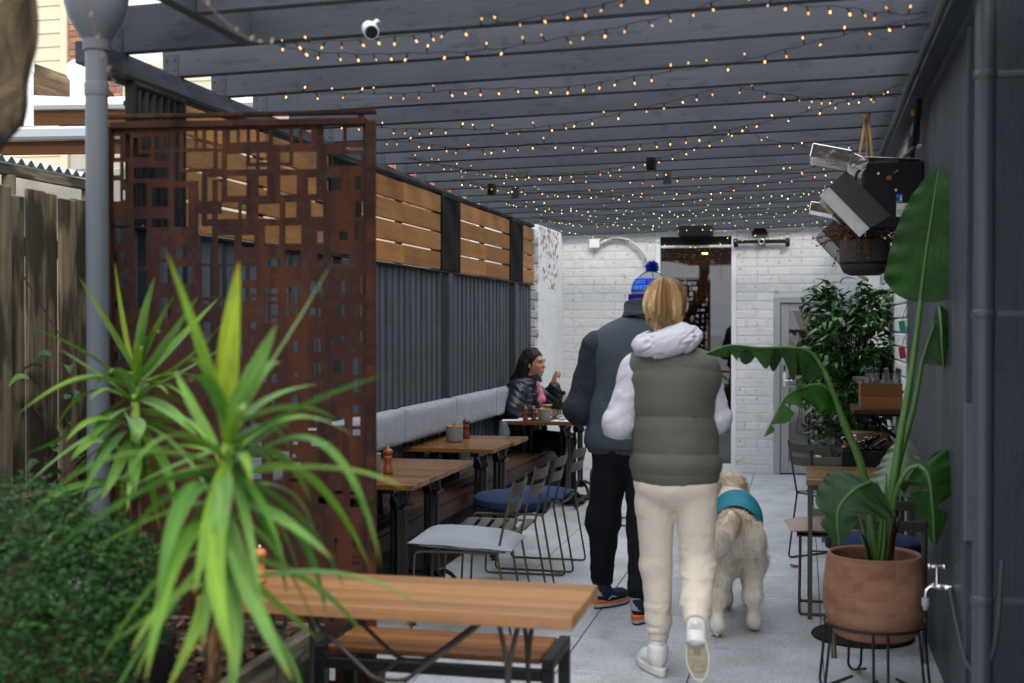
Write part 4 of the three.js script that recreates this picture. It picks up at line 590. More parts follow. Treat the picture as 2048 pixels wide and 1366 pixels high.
function barChair(label, x, z, turn, w = 0.46) { // flat bar chair, back towards +z before turning
  const c = thing('flat_bar_chair', label, 'chair', [x, 0, z], turn, 'flat bar chairs on the wall side'), h = w / 2;
  for (const s of [-1, 1]) { mesh('side_frame', merge([sweep(bend([[s * h, 0.8, 0.26], [s * h, 0.44, 0.2], [s * h, 0.06, 0.24], [s * h, 0.0, 0.3]], 0.04), 0.0105, 4, true, 1.2), sweep(bend([[s * h, 0.44, 0.2], [s * h, 0.44, -0.22], [s * h, 0, -0.24]], 0.03), 0.009, 6)]), M.olive, c); }
  for (const y of [0.635, 0.735]) mesh('back_slat', at(cbox(w, 0.05, 0.006, 0.002), 0, y, 0.232 + (y - 0.6) * 0.17, 0.16), M.olive, c);
  for (let i = 0; i < 5; i++) mesh('seat_slat', boxAt(-h, h, 0.436, 0.442, -0.2 + i * 0.085, -0.145 + i * 0.085, 0.001), M.olive, c);
  mesh('cross_bar', sweep([[-h, 0.25, -0.231], [h, 0.25, -0.231]], 0.006, 6), M.olive, c); mesh('cross_bar', sweep([[-h, 0.43, 0.19], [h, 0.43, 0.19]], 0.006, 6), M.olive, c); return c;
}
barChair('flat bar chair with the thick navy cushion behind the planter', 0.36, -6.46, 0, 0.42); barChair('flat bar chair facing it across the wall side table', 0.3, -7.86, PI, 0.5); barChair('flat bar chair in front of the table by the grey door', 0.38, -9.72, 0, 0.46);
rodChair('olive rod chair turned sideways between the wall side tables', 0.25, -8.75, -2.4);
{ const s = thing('stool', 'low metal stool poking out past the wall side table with a beige cushion', 'stool', [0.16, 0, -7.2]); for (const z of [-0.17, 0.17]) mesh('side_loop', sweep(bend([[-0.17, 0.44, z], [-0.175, 0.03, z], [-0.17, 0.008, z], [0.17, 0.008, z], [0.17, 0.44, z]], 0.03), 0.008, 8), M.olive, s); mesh('seat_plate', boxAt(-0.19, 0.19, 0.436, 0.444, -0.19, 0.19, 0.003), M.olive, s); mesh('footrest', sweep([[-0.172, 0.2, -0.17], [-0.172, 0.2, 0.17]], 0.006, 6), M.olive, s); }
{ const c = tag(mesh('stool_cushion', pillow(0.44, 0.38, 0.062, 0.96, 9), beigeCloth), 'beige flanged cushion on the stool by the planter', 'cushion'); c.position.set(0.14, 0.446, -7.2); c.rotation.y = 0.1; }
{ const c = tag(mesh('thick_cushion', roundCushion(0.2, 0.1, 8), navyCloth), 'thick navy cushion on the chair behind the planter', 'cushion'); c.position.set(0.36, 0.443, -6.46); c.scale.set(1.05, 1, 0.95); }
{ const c = tag(mesh('door_cushion', pillow(0.42, 0.4, 0.06, 0.96, 12), skyCloth), 'pale blue cushion on the chair near the grey door', 'cushion'); c.position.set(0.38, 0.444, -9.72); }
{ const c = tag(mesh('side_cushion', pillow(0.38, 0.36, 0.05, 0.96, 14), beigeCloth), 'beige cushion on the far chair beyond the table by the door', 'cushion'); const ch = barChair('flat bar chair beyond the table by the grey door', 0.3, -11.05, PI, 0.44); c.position.set(0.3, 0.444, -11.05); }
{ const b = thing('pedestal_stand', 'black round metal floor stand behind the planter', 'stand', [0.3, 0, -6.62]); mesh('plate', lathe([[0.001, 0], [0.25, 0], [0.255, 0.006], [0.25, 0.014], [0.05, 0.022], [0.001, 0.022]], 44), M.blackSoft, b); mesh('socket', lathe([[0.001, 0.022], [0.03, 0.022], [0.028, 0.09], [0.001, 0.09]], 20), M.black, b); }
mill('glossy brown mill on the table behind the planter', 0.47, -7.1, 0.12, mat({ color: lin(0.16, 0.06, 0.02), roughness: 0.25 })); mill('small honey mill beside the glossy one behind the planter', 0.535, -7.12, 0.1, millB);
{ const b = tag(mesh('wooden_bird', merge([at(new THREE.SphereGeometry(0.03, 12, 10), 0, 0.03, 0), at(new THREE.SphereGeometry(0.018, 10, 8), -0.028, 0.048, 0), sweep([[0.02, 0.03, 0], [0.06, 0.02, 0]], [0.014, 0.004], 8)]), M.blackSoft), 'small dark spoon rest on the table by the door', 'ornament'); b.position.set(0.34, TH, -10.2); }
{ // serving stand: black tub of wrapped cutlery and timber crate of paper bags
  const st = thing('serving_stand', 'black stand against the wall holding cutlery and bags', 'stand', [0.4, 0, -8.3]); mesh('top', boxAt(-0.19, 0.2, 0.66, 0.68, -0.4, 0.26, 0.003), M.black, st); for (const x of [-0.17, 0.16]) for (const z of [-0.38, 0.22]) mesh('leg', boxAt(x, x + 0.025, 0, 0.66, z, z + 0.025, 0.002), M.black, st);
  const tb = thing('cutlery_tub', 'black open tub full of wrapped cutlery on the stand', 'tub', [0.39, 0.681, -8.14]); const W = 0.15, D = 0.1; mset('tub', [boxAt(-W, W, 0, 0.01, -D, D), boxAt(-W, W, 0.01, 0.13, -D, -D + 0.008), boxAt(-W, W, 0.01, 0.13, D - 0.008, D), boxAt(-W, -W + 0.008, 0.01, 0.13, -D + 0.008, D - 0.008), boxAt(W - 0.008, W, 0.01, 0.13, -D + 0.008, D - 0.008)], M.black, tb);
  reseed(131); for (let i = 0; i < 22; i++) { const x = rr(-0.11, 0.12), z = rr(-0.06, 0.06), l = rr(0.1, 0.16), g = cbox(0.022, 0.006, l, 0.002); const m = tag(mesh('cutlery_roll', g, i % 3 ? M.black : M.steel), i % 3 ? 'black napkin roll heaped in the cutlery tub' : 'shiny knife end sticking out of the cutlery tub', 'cutlery', i % 3 ? 'napkin rolls in the tub' : 'knife ends in the tub'); m.position.set(0.39 + x, 0.8 + rr(0, 0.035) + (i % 3 ? 0 : 0.03), -8.14 + z); m.rotation.set(i % 3 ? rr(-0.2, 0.2) : rr(-1.2, -0.7), rr(-0.8, 0.8), rr(-0.3, 0.3)); }
  const cr = crate('low timber crate of folded paper bags on the stand', 0.42, 0.681, -8.5, 0.3, 0.17, 0.24); for (let i = 0; i < 9; i++) { const m = tag(mesh('paper_bag', cbox(0.24, 0.13 + (i % 3) * 0.012, 0.012, 0.003), mat({ color: lin(0.25 + 0.01 * (i % 4), 0.16, 0.09), roughness: 0.9, bumpMap: rep(T.coarse, 0.3), bumpScale: 0.004 })), 'folded brown paper bag packed in the low crate', 'paper bag', 'paper bags in the crate'); m.position.set(0.42, 0.81 + (i % 3) * 0.004, -8.59 + i * 0.022); m.rotation.x = rr(-0.12, 0.12); m.rotation.z = rr(-0.05, 0.05); }
}
function crate(label, x, y, z, w, h, d) {
  const c = thing('timber_crate', label, 'crate', [x, y, z]); const cm = [0.85, 1, 1.12].map(k => mat({ color: lin(0.5 * k, 0.38 * k, 0.28 * k), map: rep(T.woodBright, 0.7, 0.35), bumpMap: rep(T.grain, 0.6, 0.15), bumpScale: 0.001, roughness: 0.6 }));
  for (let i = 0; i < 2; i++) { const a = i * h / 2 + 0.001, b = (i + 1) * h / 2 - 0.002; for (const s of [-1, 1]) { mesh('side_board', boxAt(-w / 2, w / 2, a, b, s * d / 2 - 0.006, s * d / 2 + 0.006, 0.002), cm[(i + s + 1) % 3], c); mesh('end_board', boxAt(s * w / 2 - (s > 0 ? 0.012 : 0), s * w / 2 + (s > 0 ? 0 : 0.012), a, b, -d / 2 + 0.0065, d / 2 - 0.0065, 0.002), cm[(i + 1) % 3], c); } }
  mesh('floor_board', boxAt(-w / 2 + 0.013, w / 2 - 0.013, 0.002, 0.01, -d / 2 + 0.007, d / 2 - 0.007, 0.001), cm[0], c); return c;
}
{ // wall shelf with crate of bottles, paper and tags
  const s = thing('wall_shelf', 'dark timber wall shelf carrying the bottle crate', 'shelf', [0, 0, 0]); mesh('board', boxAt(0.31, 0.631, 1.035, 1.065, -8.72, -8.1, 0.003), mat({ map: rep(T.woodDark, 1, 0.5), color: lin(0.55, 0.5, 0.5), roughness: 0.6 }), s); for (const z of [-8.65, -8.2]) mesh('bracket', merge([boxAt(0.38, 0.62, 1.02, 1.034, z, z + 0.02, 0.002), beamG([0.4, 1.02, z + 0.01], [0.61, 0.85, z + 0.01], 0.016, 0.012)]), M.black, s);
  crate('timber crate of dark bottles on the wall shelf', 0.49, 1.066, -8.3, 0.27, 0.165, 0.3);
  reseed(137); for (const [i, [x, z]] of [[0.42, -8.24], [0.5, -8.22], [0.57, -8.25], [0.44, -8.33], [0.53, -8.34], [0.58, -8.4], [0.43, -8.4]].entries()) { const b = thing('crate_bottle', ['dark bottle with clear film in the front of the shelf crate', 'dark bottle standing deeper in the shelf crate'][i > 2 ? 1 : 0], 'bottle', [x, 1.078, z], 0, i > 2 ? 'deeper crate bottles' : 'front crate bottles'); b.rotation.z = rr(-0.12, 0.12); mesh('glass', lathe([[0.001, 0], [0.03, 0], [0.032, 0.01], [0.032, 0.13], [0.02, 0.165], [0.012, 0.18], [0.012, 0.235], [0.014, 0.24], [0.001, 0.242]], 18), mat({ color: lin(0.012, 0.012, 0.016), roughness: 0.12, clearcoat: 0.8 }), b); mesh('film', lathe([[0.034, 0.1], [0.03, 0.155], [0.018, 0.185], [0.02, 0.21]], 9), mat({ color: lin(0.8, 0.84, 0.88), transmission: 0.93, roughness: 0.12, thickness: 0 }), b); }
  for (const [c, y, l] of [[[0.01, 0.42, 0.16], 1.62, 'green key tag hanging against the white brick'], [[0.5, 0.02, 0.03], 1.46, 'red key tag hanging below the green one']]) { const t = thing('key_tag', l, 'tag', [0.588, y, -7.93]); mesh('tag', at(cbox(0.036, 0.07, 0.006, 0.004), 0, -0.035, 0, 0, 0, 0.15), mat({ color: lin(...c), roughness: 0.4 }), t); mesh('string', sweep(curve([[0.0, 0, 0], [0.01, 0.05, 0], [0.03, 0.1, -0.01], [0.034, 0.16, -0.02]], 8), 0.0015, 5), M.blackSoft, t); }
}

{ // a few dry leaves blown onto the tiles
  reseed(141); const lm = mat({ color: lin(0.17, 0.11, 0.06), roughness: 0.9 });
  for (const [x, z, l] of [[-1.52, -7.86, 'dry brown leaf on the tiles under the cushioned chairs'], [-1.28, -6.9, 'curled dry leaf on the tiles near the bare chair'], [-0.05, -8.4, 'small dry leaf on the tiles by the wall side table']]) { const f = (u, v) => [u * 0.018 * Math.sqrt(1 - v * v * 0.98), 0.004 + 0.01 * u * u + 0.005 * v * v, v * 0.032], L = []; for (let i = 0; i < 6; i++) { const a = -1 + i / 3, c = a + 1 / 3; L.push([f(-1, a), f(0, a), f(0, c)], [f(-1, a), f(0, c), f(-1, c)], [f(0, a), f(1, a), f(1, c)], [f(0, a), f(1, c), f(0, c)]); } const m = tag(mesh('fallen_leaf', tris(L), lm), l, 'leaf'); m.position.set(x, 0.001, z); m.rotation.y = rr(0, 6); }
}
// ================= SOFT BODIES =================
const smin = (a, b, k) => { const h = Math.max(k - Math.abs(a - b), 0) / k; return Math.min(a, b) - h * h * k * 0.25; };
const cap = (a, b, ra, rb = ra, sq = null) => { const [ax, ay, az] = a, dx = b[0] - ax, dy = b[1] - ay, dz = b[2] - az, L = dx * dx + dy * dy + dz * dz || 1e-9; return (x, y, z) => { const px = x - ax, py = y - ay, pz = z - az; const t = clamp((px * dx + py * dy + pz * dz) / L); const qx = px - dx * t, qy = py - dy * t, qz = pz - dz * t; return Math.sqrt(qx * qx + qy * qy + qz * qz) - (ra + (rb - ra) * t); }; };
const ell = (c, r, ry = 0, rx = 0) => { const cs = Math.cos(ry), sn = Math.sin(ry), cx = Math.cos(rx), sx = Math.sin(rx); return (x, y, z) => { let X = x - c[0], Y = y - c[1], Z = z - c[2]; let t = X * cs - Z * sn; Z = X * sn + Z * cs; X = t; t = Y * cx + Z * sx; Z = -Y * sx + Z * cx; Y = t; const a = X / r[0], b = Y / r[1], d = Z / r[2], k0 = Math.sqrt(a * a + b * b + d * d); const e = X / (r[0] * r[0]), f = Y / (r[1] * r[1]), g = Z / (r[2] * r[2]), k1 = Math.sqrt(e * e + f * f + g * g); return k1 < 1e-6 ? -Math.min(...r) : k0 * (k0 - 1) / k1; }; };
const blend = (k, ...fs) => (x, y, z) => { let d = fs[0](x, y, z); for (let i = 1; i < fs.length; i++) d = smin(d, fs[i](x, y, z), k); return d; };
const chain = (pts, rs) => pts.slice(1).map((p, i) => cap(pts[i], p, rs[i], rs[i + 1]));
const cut = (f, g) => (x, y, z) => Math.max(f(x, y, z), g(x, y, z));
const warp = (f, h) => (x, y, z) => f(x, y, z) + h(x, y, z);
function nets(f, lo, hi, c) { // surface nets over a box
  const n = [0, 1, 2].map(i => Math.ceil((hi[i] - lo[i]) / c) + 1), [nx, ny, nz] = n, val = new Float32Array(nx * ny * nz);
  let o = 0; for (let k = 0; k < nz; k++) for (let j = 0; j < ny; j++) for (let i = 0; i < nx; i++) { let d = f(lo[0] + i * c, lo[1] + j * c, lo[2] + k * c); if (i === 0 || j === 0 || k === 0 || i === nx - 1 || j === ny - 1 || k === nz - 1) d = Math.max(d, c * 0.3); val[o++] = d; }
  const id = new Int32Array(nx * ny * nz).fill(-1), pos = [], idx = [], ed = [[0, 1], [0, 2], [0, 4], [1, 3], [1, 5], [2, 3], [2, 6], [3, 7], [4, 5], [4, 6], [5, 7], [6, 7]];
  const I = (i, j, k) => (k * ny + j) * nx + i, v = new Float32Array(8);
  for (let k = 0; k < nz - 1; k++) for (let j = 0; j < ny - 1; j++) for (let i = 0; i < nx - 1; i++) {
    let m = 0; for (let q = 0; q < 8; q++) { v[q] = val[I(i + (q & 1), j + (q >> 1 & 1), k + (q >> 2))]; if (v[q] < 0) m |= 1 << q; }
    if (m === 0 || m === 255) continue; let sx = 0, sy = 0, sz = 0, cnt = 0;
    for (const [a, b] of ed) { if ((v[a] < 0) === (v[b] < 0)) continue; const t = v[a] / (v[a] - v[b]); sx += lerp(a & 1, b & 1, t); sy += lerp(a >> 1 & 1, b >> 1 & 1, t); sz += lerp(a >> 2, b >> 2, t); cnt++; }
    id[I(i, j, k)] = pos.length / 3; pos.push(lo[0] + (i + sx / cnt) * c, lo[1] + (j + sy / cnt) * c, lo[2] + (k + sz / cnt) * c);
  }
  const st = [1, nx, nx * ny];
  for (let k = 1; k < nz - 1; k++) for (let j = 1; j < ny - 1; j++) for (let i = 1; i < nx - 1; i++) { const b = I(i, j, k); for (let a = 0; a < 3; a++) { const s0 = val[b] < 0, s1 = val[b + st[a]] < 0; if (s0 === s1) continue; const u = st[(a + 1) % 3], w = st[(a + 2) % 3], q = [id[b], id[b - u], id[b - u - w], id[b - w]]; if (q.some(e => e < 0)) continue; s0 ? idx.push(q[0], q[1], q[2], q[0], q[2], q[3]) : idx.push(q[0], q[2], q[1], q[0], q[3], q[2]); } }
  const g = new THREE.BufferGeometry(); g.setAttribute('position', new THREE.Float32BufferAttribute(pos, 3)); const uv = []; for (let i = 0; i < pos.length; i += 3) uv.push(pos[i] + pos[i + 2] * 0.83, pos[i + 1]); g.setAttribute('uv', new THREE.Float32BufferAttribute(uv, 2)); g.setIndex(idx); g.computeVertexNormals(); return g;
}
const soft = (name, f, lo, hi, c, m, parent) => mesh(name, nets(f, lo, hi, c), m, parent);
function mergeIdx(list) { return mergeGeometries(list.map(g => { const h = new THREE.BufferGeometry(); for (const k of ['position', 'normal', 'uv']) h.setAttribute(k, g.attributes[k]); h.setIndex(g.index); return h; })); }
const skinM = mat({ color: lin(0.5, 0.27, 0.18), roughness: 0.5, bumpMap: rep(T.noise, 0.06), bumpScale: 0.0004 });
const fold = (x, y, z, f, a) => { const n = fbm3(x * f[0], y * f[1], z * f[2], 3) - 0.5, r = Math.max(0, 1 - Math.abs(n) * 9); return a * (n * 1.9 + 0.16 * r * r); };
function ringOn(f, c, yOf, n, r0, step = 0.0025) { const pts = []; for (let i = 0; i <= n; i++) { const a = i / n * 2 * PI, s = Math.sin(a), k = Math.cos(a); let r = r0; const y0 = yOf(c[0] + s * r); while (r > 0.02 && f(c[0] + s * r, yOf(c[0] + s * r), c[1] + k * r) > 0) r -= step; pts.push([c[0] + s * r, yOf(c[0] + s * r), c[1] + k * r]); } return pts; }
function shoeGeo(L) { return null; }

// ---- hand: a loosely curled hand; wrist at origin, fingers along +x, palm down (-y), thumb towards +z*s
function handParts(s, curl) {
  const p = [ell([0.045, 0, 0], [0.052, 0.016, 0.04]), cap([-0.03, 0, 0], [0.02, 0, 0], 0.024, 0.024)], c = Math.cos, sn = Math.sin;
  const F = [[0.088, 0.027, 0.07, 1], [0.094, 0.009, 0.078, 1], [0.09, -0.01, 0.072, 1.05], [0.08, -0.028, 0.056, 1.1]];
  const fingers = F.map(([x, z, l, k]) => { let a = -0.25, P = [x - 0.02, 0.002, z * s]; const pts = [P], seg = [0.02 + l * 0.35, l * 0.36, l * 0.3]; for (const q of seg) { P = [P[0] + c(a) * q, P[1] + sn(a) * q, P[2]]; pts.push(P); a -= curl * k; } return chain(pts, [0.0095, 0.009, 0.0082, 0.007]); }).flat();
  const th = chain([[0.01, -0.005, 0.03 * s], [0.045, -0.014, 0.056 * s], [0.075, -0.03, 0.05 * s], [0.095, -0.036, 0.034 * s]], [0.014, 0.012, 0.0098, 0.008]);
  const palm = blend(0.02, ...p), fn = fingers.concat(th); return (x, y, z) => { let d = palm(x, y, z); for (const f of fn) d = smin(d, f(x, y, z), 0.007); return d; };
}
function placeHand(s, curl, pos, rot) { const g = nets(handParts(s, curl), [-0.06, -0.12, -0.08], [0.2, 0.05, 0.08], 0.0036); g.applyMatrix4(new THREE.Matrix4().makeRotationFromEuler(new THREE.Euler(...rot))); g.translate(...pos); return g; }

// ================= MAN IN BEANIE =================
{
  const p = thing('person', 'tall person in a blue bobble beanie and dark grey jacket seen from behind', 'person');
  const cx = -0.885, cz = -6.9;
  const hip = [-0.95, 0.93, -6.88], chest = [-0.9, 1.36, -6.9], neck = [-0.865, 1.6, -6.92], head = [-0.832, 1.76, -6.95];
  const shL = [-1.115, 1.5, -6.89], shR = [-0.66, 1.5, -6.92], elL = [-1.215, 1.12, -6.9], haL = [-1.08, 1.08, -7.2], elR = [-0.56, 1.14, -6.95], haR = [-0.72, 1.1, -7.22];
  const kneeL = [-1.09, 0.5, -6.95], ankL = [-1.1, 0.1, -6.98], kneeR = [-0.84, 0.5, -6.82], ankR = [-0.855, 0.1, -6.66];
  const hipL = [-1.03, 0.9, -6.89], hipR = [-0.86, 0.9, -6.87];
  const body = blend(0.05, ell(head, [0.085, 0.12, 0.1]), cap(neck, head, 0.055, 0.055), cap(neck, chest, 0.07, 0.14), cap(chest, hip, 0.15, 0.14), ...chain([[-1.06, 1.46, -6.9], elL, haL], [0.05, 0.042, 0.03]), ...chain([[-0.7, 1.46, -6.92], elR, haR], [0.05, 0.042, 0.03]), ...chain([hipL, kneeL, ankL], [0.085, 0.055, 0.036]), ...chain([hipR, kneeR, ankR], [0.085, 0.055, 0.036]));
  mesh('body', mergeIdx([nets(body, [-1.35, 0, -7.35], [-0.45, 1.95, -6.5], 0.012), placeHand(-1, 0.7, haL, [0.3, 0.9, 0]), placeHand(1, 0.7, haR, [0.3, 2.2, 0])]), skinM, p);
  const jm = mat({ color: lin(0.05, 0.066, 0.082), roughness: 0.85, bumpMap: rep(T.noise, 0.12), bumpScale: 0.0012, sheen: 0.4, sheenRoughness: 0.5, sheenColor: lin(0.1, 0.13, 0.16) });
  const jm2 = mat({ color: lin(0.022, 0.026, 0.038), roughness: 0.8, bumpMap: rep(T.noise, 0.1), bumpScale: 0.001 });
  // jacket torso
  const tor = blend(0.09, ell([-0.895, 1.37, -6.9], [0.26, 0.2, 0.165]), ell([-0.91, 1.1, -6.9], [0.265, 0.3, 0.17]), ell([-0.92, 0.95, -6.89], [0.265, 0.14, 0.165]), cap([-1.04, 1.49, -6.9], [-0.74, 1.49, -6.92], 0.105, 0.105), ell([-0.885, 1.55, -6.92], [0.14, 0.1, 0.11]));
  const torW = warp(cut(tor, (x, y) => 0.885 - y), (x, y, z) => fold(x, y, z, [9, 1.8, 9], 0.013) * sstep(1.55, 1.1, y) + fold(x, y, z, [3, 7, 3], 0.008) + 0.005 * Math.exp(-Math.pow((y - 0.905) / 0.008, 2)));
  mesh('hem_seam', sweep(ringOn(torW, [-0.91, -6.89], () => 0.915, 80, 0.36), 0.0022, 5, false), jm2, p);
  const tm = soft('jacket', torW, [-1.25, 0.86, -7.12], [-0.55, 1.66, -6.68], 0.008, jm, p);
  const sl = (a, b, c) => warp(blend(0.06, ...chain([a, b, c], [0.105, 0.082, 0.058])), (x, y, z) => { const n = fbm3((x - y * 0.4) * 8, (y + x * 0.6) * 14, z * 8, 3) - 0.5, r = Math.max(0, 1 - Math.abs(n) * 8); return 0.016 * n + 0.002 * r * r; });
  soft('sleeve', sl([-1.105, 1.46, -6.9], elL, haL), [-1.36, 0.98, -7.26], [-0.95, 1.6, -6.74], 0.008, jm2, p);
  soft('sleeve', sl([-0.68, 1.46, -6.92], elR, haR), [-0.85, 0.98, -7.28], [-0.42, 1.6, -6.76], 0.009, jm2, p);
  const col = (x, y, z) => { const X = x + 0.86, Z = z + 6.925, r = Math.hypot(X, Z * 1.05), yy = y - 1.685 - 0.02 * Z / 0.1; return Math.max(Math.abs(r - 0.098 - 0.024 * Math.exp(-Math.pow((y - 1.62) / 0.035, 2))) - 0.011, Math.abs(yy + 0.012) - 0.046) + fold(x, y, z, [6, 30, 6], 0.007); };
  soft('collar', col, [-1.04, 1.6, -7.1], [-0.68, 1.77, -6.75], 0.0055, jm, p);
  // trousers
  const tr = blend(0.05, ell([-0.945, 0.92, -6.88], [0.19, 0.13, 0.145]), ...chain([[-1.035, 0.86, -6.89], kneeL, [-1.1, 0.17, -6.975]], [0.11, 0.088, 0.066]), ...chain([[-0.86, 0.86, -6.87], kneeR, [-0.855, 0.17, -6.67]], [0.11, 0.088, 0.066]));
  const trW = warp(cut(tr, (x, y) => Math.max(0.13 - y, y - 0.99)), (x, y, z) => fold(x, y, z, [5, 11, 5], 0.012) + fold(x, y, z, [7, 22, 7], 0.008) * sstep(0.4, 0.2, y));
  soft('trousers', trW, [-1.26, 0.1, -7.12], [-0.7, 1.02, -6.52], 0.008, mat({ color: lin(0.0042, 0.0048, 0.0075), roughness: 0.85, bumpMap: rep(T.noise, 0.08), bumpScale: 0.001 }), p);
  // socks and running shoes
  const sockM = clothM(0.5, 0.48, 0.5);
  for (const [a, b] of [[ankL, -0.95], [ankR, -2.0]]) { mesh('sock', sweep([[a[0], 0.07, a[2]], [a[0], 0.16, a[2]]], 0.043, 16), sockM, p); runner(p, [a[0] + 0.005, 0, a[2]], a === ankL ? 0.6 : 0.12); }
  // beanie
  const hc = [-0.826, 1.762, -6.955];
  const knit = (x, y, z) => 0.0016 * Math.sin(Math.atan2(x - hc[0], z - hc[2]) * 46);
  const cm = (r, g, b) => mat({ color: lin(r, g, b), roughness: 0.95, bumpMap: rep(T.noise, 0.05), bumpScale: 0.002 });
  const bluK = cm(0.008, 0.045, 0.4), greyK = cm(0.24, 0.25, 0.29), royK = cm(0.003, 0.012, 0.24);
  const shell = ell([hc[0], 1.775, hc[2]], [0.106, 0.118, 0.113]);
  const be = soft('beanie', warp(cut(shell, (x, y) => 1.745 - y), knit), [-0.97, 1.72, -7.1], [-0.69, 1.92, -6.82], 0.004, greyK, p);
  const band = (a, b, rr2, m, nm) => soft(nm, warp(cut(ell([hc[0], 1.775, hc[2]], [0.106 + rr2, 0.118 + rr2, 0.113 + rr2]), (x, y) => Math.max(a - y, y - b)), knit), [-0.98, a - 0.02, -7.12], [-0.67, b + 0.02, -6.8], 0.004, m, be);
  band(1.782, 1.852, 0.0022, bluK, 'blue_band');
  soft('brim', warp((x, y, z) => { const r = Math.hypot((x - hc[0]) / 0.109, (z - hc[2]) / 0.115); return Math.max(Math.abs(r - 1) * 0.11 - 0.011, Math.abs(y - 1.725) - 0.037) - 0.003; }, knit), [-0.98, 1.66, -7.12], [-0.67, 1.79, -6.8], 0.004, royK, be);
  // seam ticks on the crown and knitted lettering
  for (let i = 0; i < 6; i++) { const a = i / 6 * 2 * PI + 0.3, pts = []; for (let q = 0; q <= 6; q++) { const e = lerp(0.78, 1.35, q / 6), rx = Math.cos(e); pts.push([hc[0] + Math.sin(a) * 0.108 * rx, 1.775 + 0.12 * Math.sin(e), hc[2] + Math.cos(a) * 0.115 * rx]); } mesh('crown_seam', sweep(pts, 0.0018, 5), M.black, be); }
  const cvs = document.createElement('canvas'); cvs.width = 512; cvs.height = 128; const cx2 = cvs.getContext('2d'); cx2.fillStyle = '#0b3cb0'; cx2.fillRect(0, 0, 512, 128); cx2.strokeStyle = '#4d93e8'; cx2.fillStyle = '#5aa4ee'; cx2.lineWidth = 3; cx2.font = 'bold 56px sans-serif'; cx2.strokeText('FIGHT MND', -66, 54); cx2.font = 'bold 62px sans-serif'; cx2.fillText('THE FREEZE', -40, 118);
  const tx = new THREE.CanvasTexture(cvs); tx.colorSpace = THREE.SRGBColorSpace; const bp = [], bu = [], bi = []; for (let i = 0; i <= 30; i++) for (let j = 0; j <= 4; j++) { const a = lerp(-1.5, 1.2, i / 30), y = lerp(1.784, 1.85, j / 4), k = Math.sqrt(Math.max(0, 1 - Math.pow((y - 1.775) / 0.1215, 2))); bp.push(hc[0] + Math.sin(a) * 0.11 * k, y, hc[2] + Math.cos(a) * 0.117 * k); bu.push(i / 30, j / 4); if (i < 30 && j < 4) { const q = i * 5 + j; bi.push(q, q + 5, q + 1, q + 1, q + 5, q + 6); } }
  const bg = new THREE.BufferGeometry(); bg.setAttribute('position', new THREE.Float32BufferAttribute(bp, 3)); bg.setAttribute('uv', new THREE.Float32BufferAttribute(bu, 2)); bg.setIndex(bi); bg.computeVertexNormals(); mesh('knitted_lettering', bg, mat({ map: tx, roughness: 0.95, bumpMap: rep(T.weave, 0.5), bumpScale: 0.0006 }), be);
  reseed(201); const yarn = []; for (let i = 0; i < 520; i++) { const u = rr(-1, 1), a = rr(0, 2 * PI), r = Math.sqrt(1 - u * u), d = V(r * Math.cos(a), u, r * Math.sin(a)), L = rr(0.03, 0.04); const b0 = d.clone().multiplyScalar(0.012), e = d.clone().multiplyScalar(L).add(V(rr(-0.005, 0.005), rr(-0.006, 0.004), rr(-0.005, 0.005))); yarn.push(sweep([b0, b0.clone().lerp(e, 0.6), e], [0.0022, 0.0024, 0.0012], 4, false)); }
  const pm = mset('pompom', yarn, cm(0.008, 0.06, 0.5), be); pm.position.set(hc[0] + 0.008, 1.917, hc[2]);
}
function runner(p, pos, turn) { // running shoe pointing along local -z, heel at pos
  const g = new THREE.Group(); g.name = 'shoe'; g.position.set(...pos); g.rotation.y = -turn; p.add(g);
  const up = blend(0.03, ell([0, 0.07, -0.02], [0.042, 0.055, 0.05]), ell([0, 0.055, -0.11], [0.044, 0.04, 0.09]), cap([0, 0.09, 0.0], [0, 0.12, 0.005], 0.04, 0.042));
  const sole = (y0, y1, k) => (x, y, z) => { const w = 0.043 + 0.006 * Math.sin((z + 0.2) * 14); const e = Math.hypot(x / w, (z + 0.075) / 0.14) - 1; return Math.max(e * 0.045 - k, Math.max(y0 - y - 0.0, y - y1 - 0.012 * sstep(-0.02, 0.05, z))); };
  soft('upper', cut(up, (x, y) => 0.03 - y), [-0.07, 0.02, -0.23], [0.07, 0.135, 0.07], 0.005, mat({ color: lin(0.012, 0.025, 0.06), roughness: 0.8, bumpMap: rep(T.weave, 0.05), bumpScale: 0.001 }), g);
  soft('midsole', sole(0.008, 0.03, 0.004), [-0.07, 0, -0.24], [0.07, 0.06, 0.09], 0.004, mat({ color: lin(0.62, 0.58, 0.52), roughness: 0.7, map: rep(T.whitePaint, 0.3) }), g);
  soft('sole_stripe', sole(0.027, 0.038, 0.005), [-0.07, 0.01, -0.24], [0.07, 0.07, 0.09], 0.004, mat({ color: lin(0.75, 0.13, 0.03), roughness: 0.6 }), g);
  soft('outsole', sole(0.001, 0.011, 0.001), [-0.07, -0.01, -0.24], [0.07, 0.03, 0.09], 0.004, M.blackSoft, g);
  for (const s of [-1, 1]) mesh('side_mark', sweep(curve([[s * 0.043, 0.05, -0.0], [s * 0.046, 0.065, -0.03], [s * 0.045, 0.055, -0.06]], 6), 0.004, 5), mat({ color: lin(0.2, 0.5, 0.52), roughness: 0.5 }), g);
  mesh('laces', merge([0, 1, 2].map(i => sweep([[-0.02, 0.098 - i * 0.006, -0.04 - i * 0.025], [0.02, 0.098 - i * 0.006, -0.05 - i * 0.025]], 0.003, 5))), mat({ color: lin(0.7, 0.2, 0.08), roughness: 0.7 }), g);
}

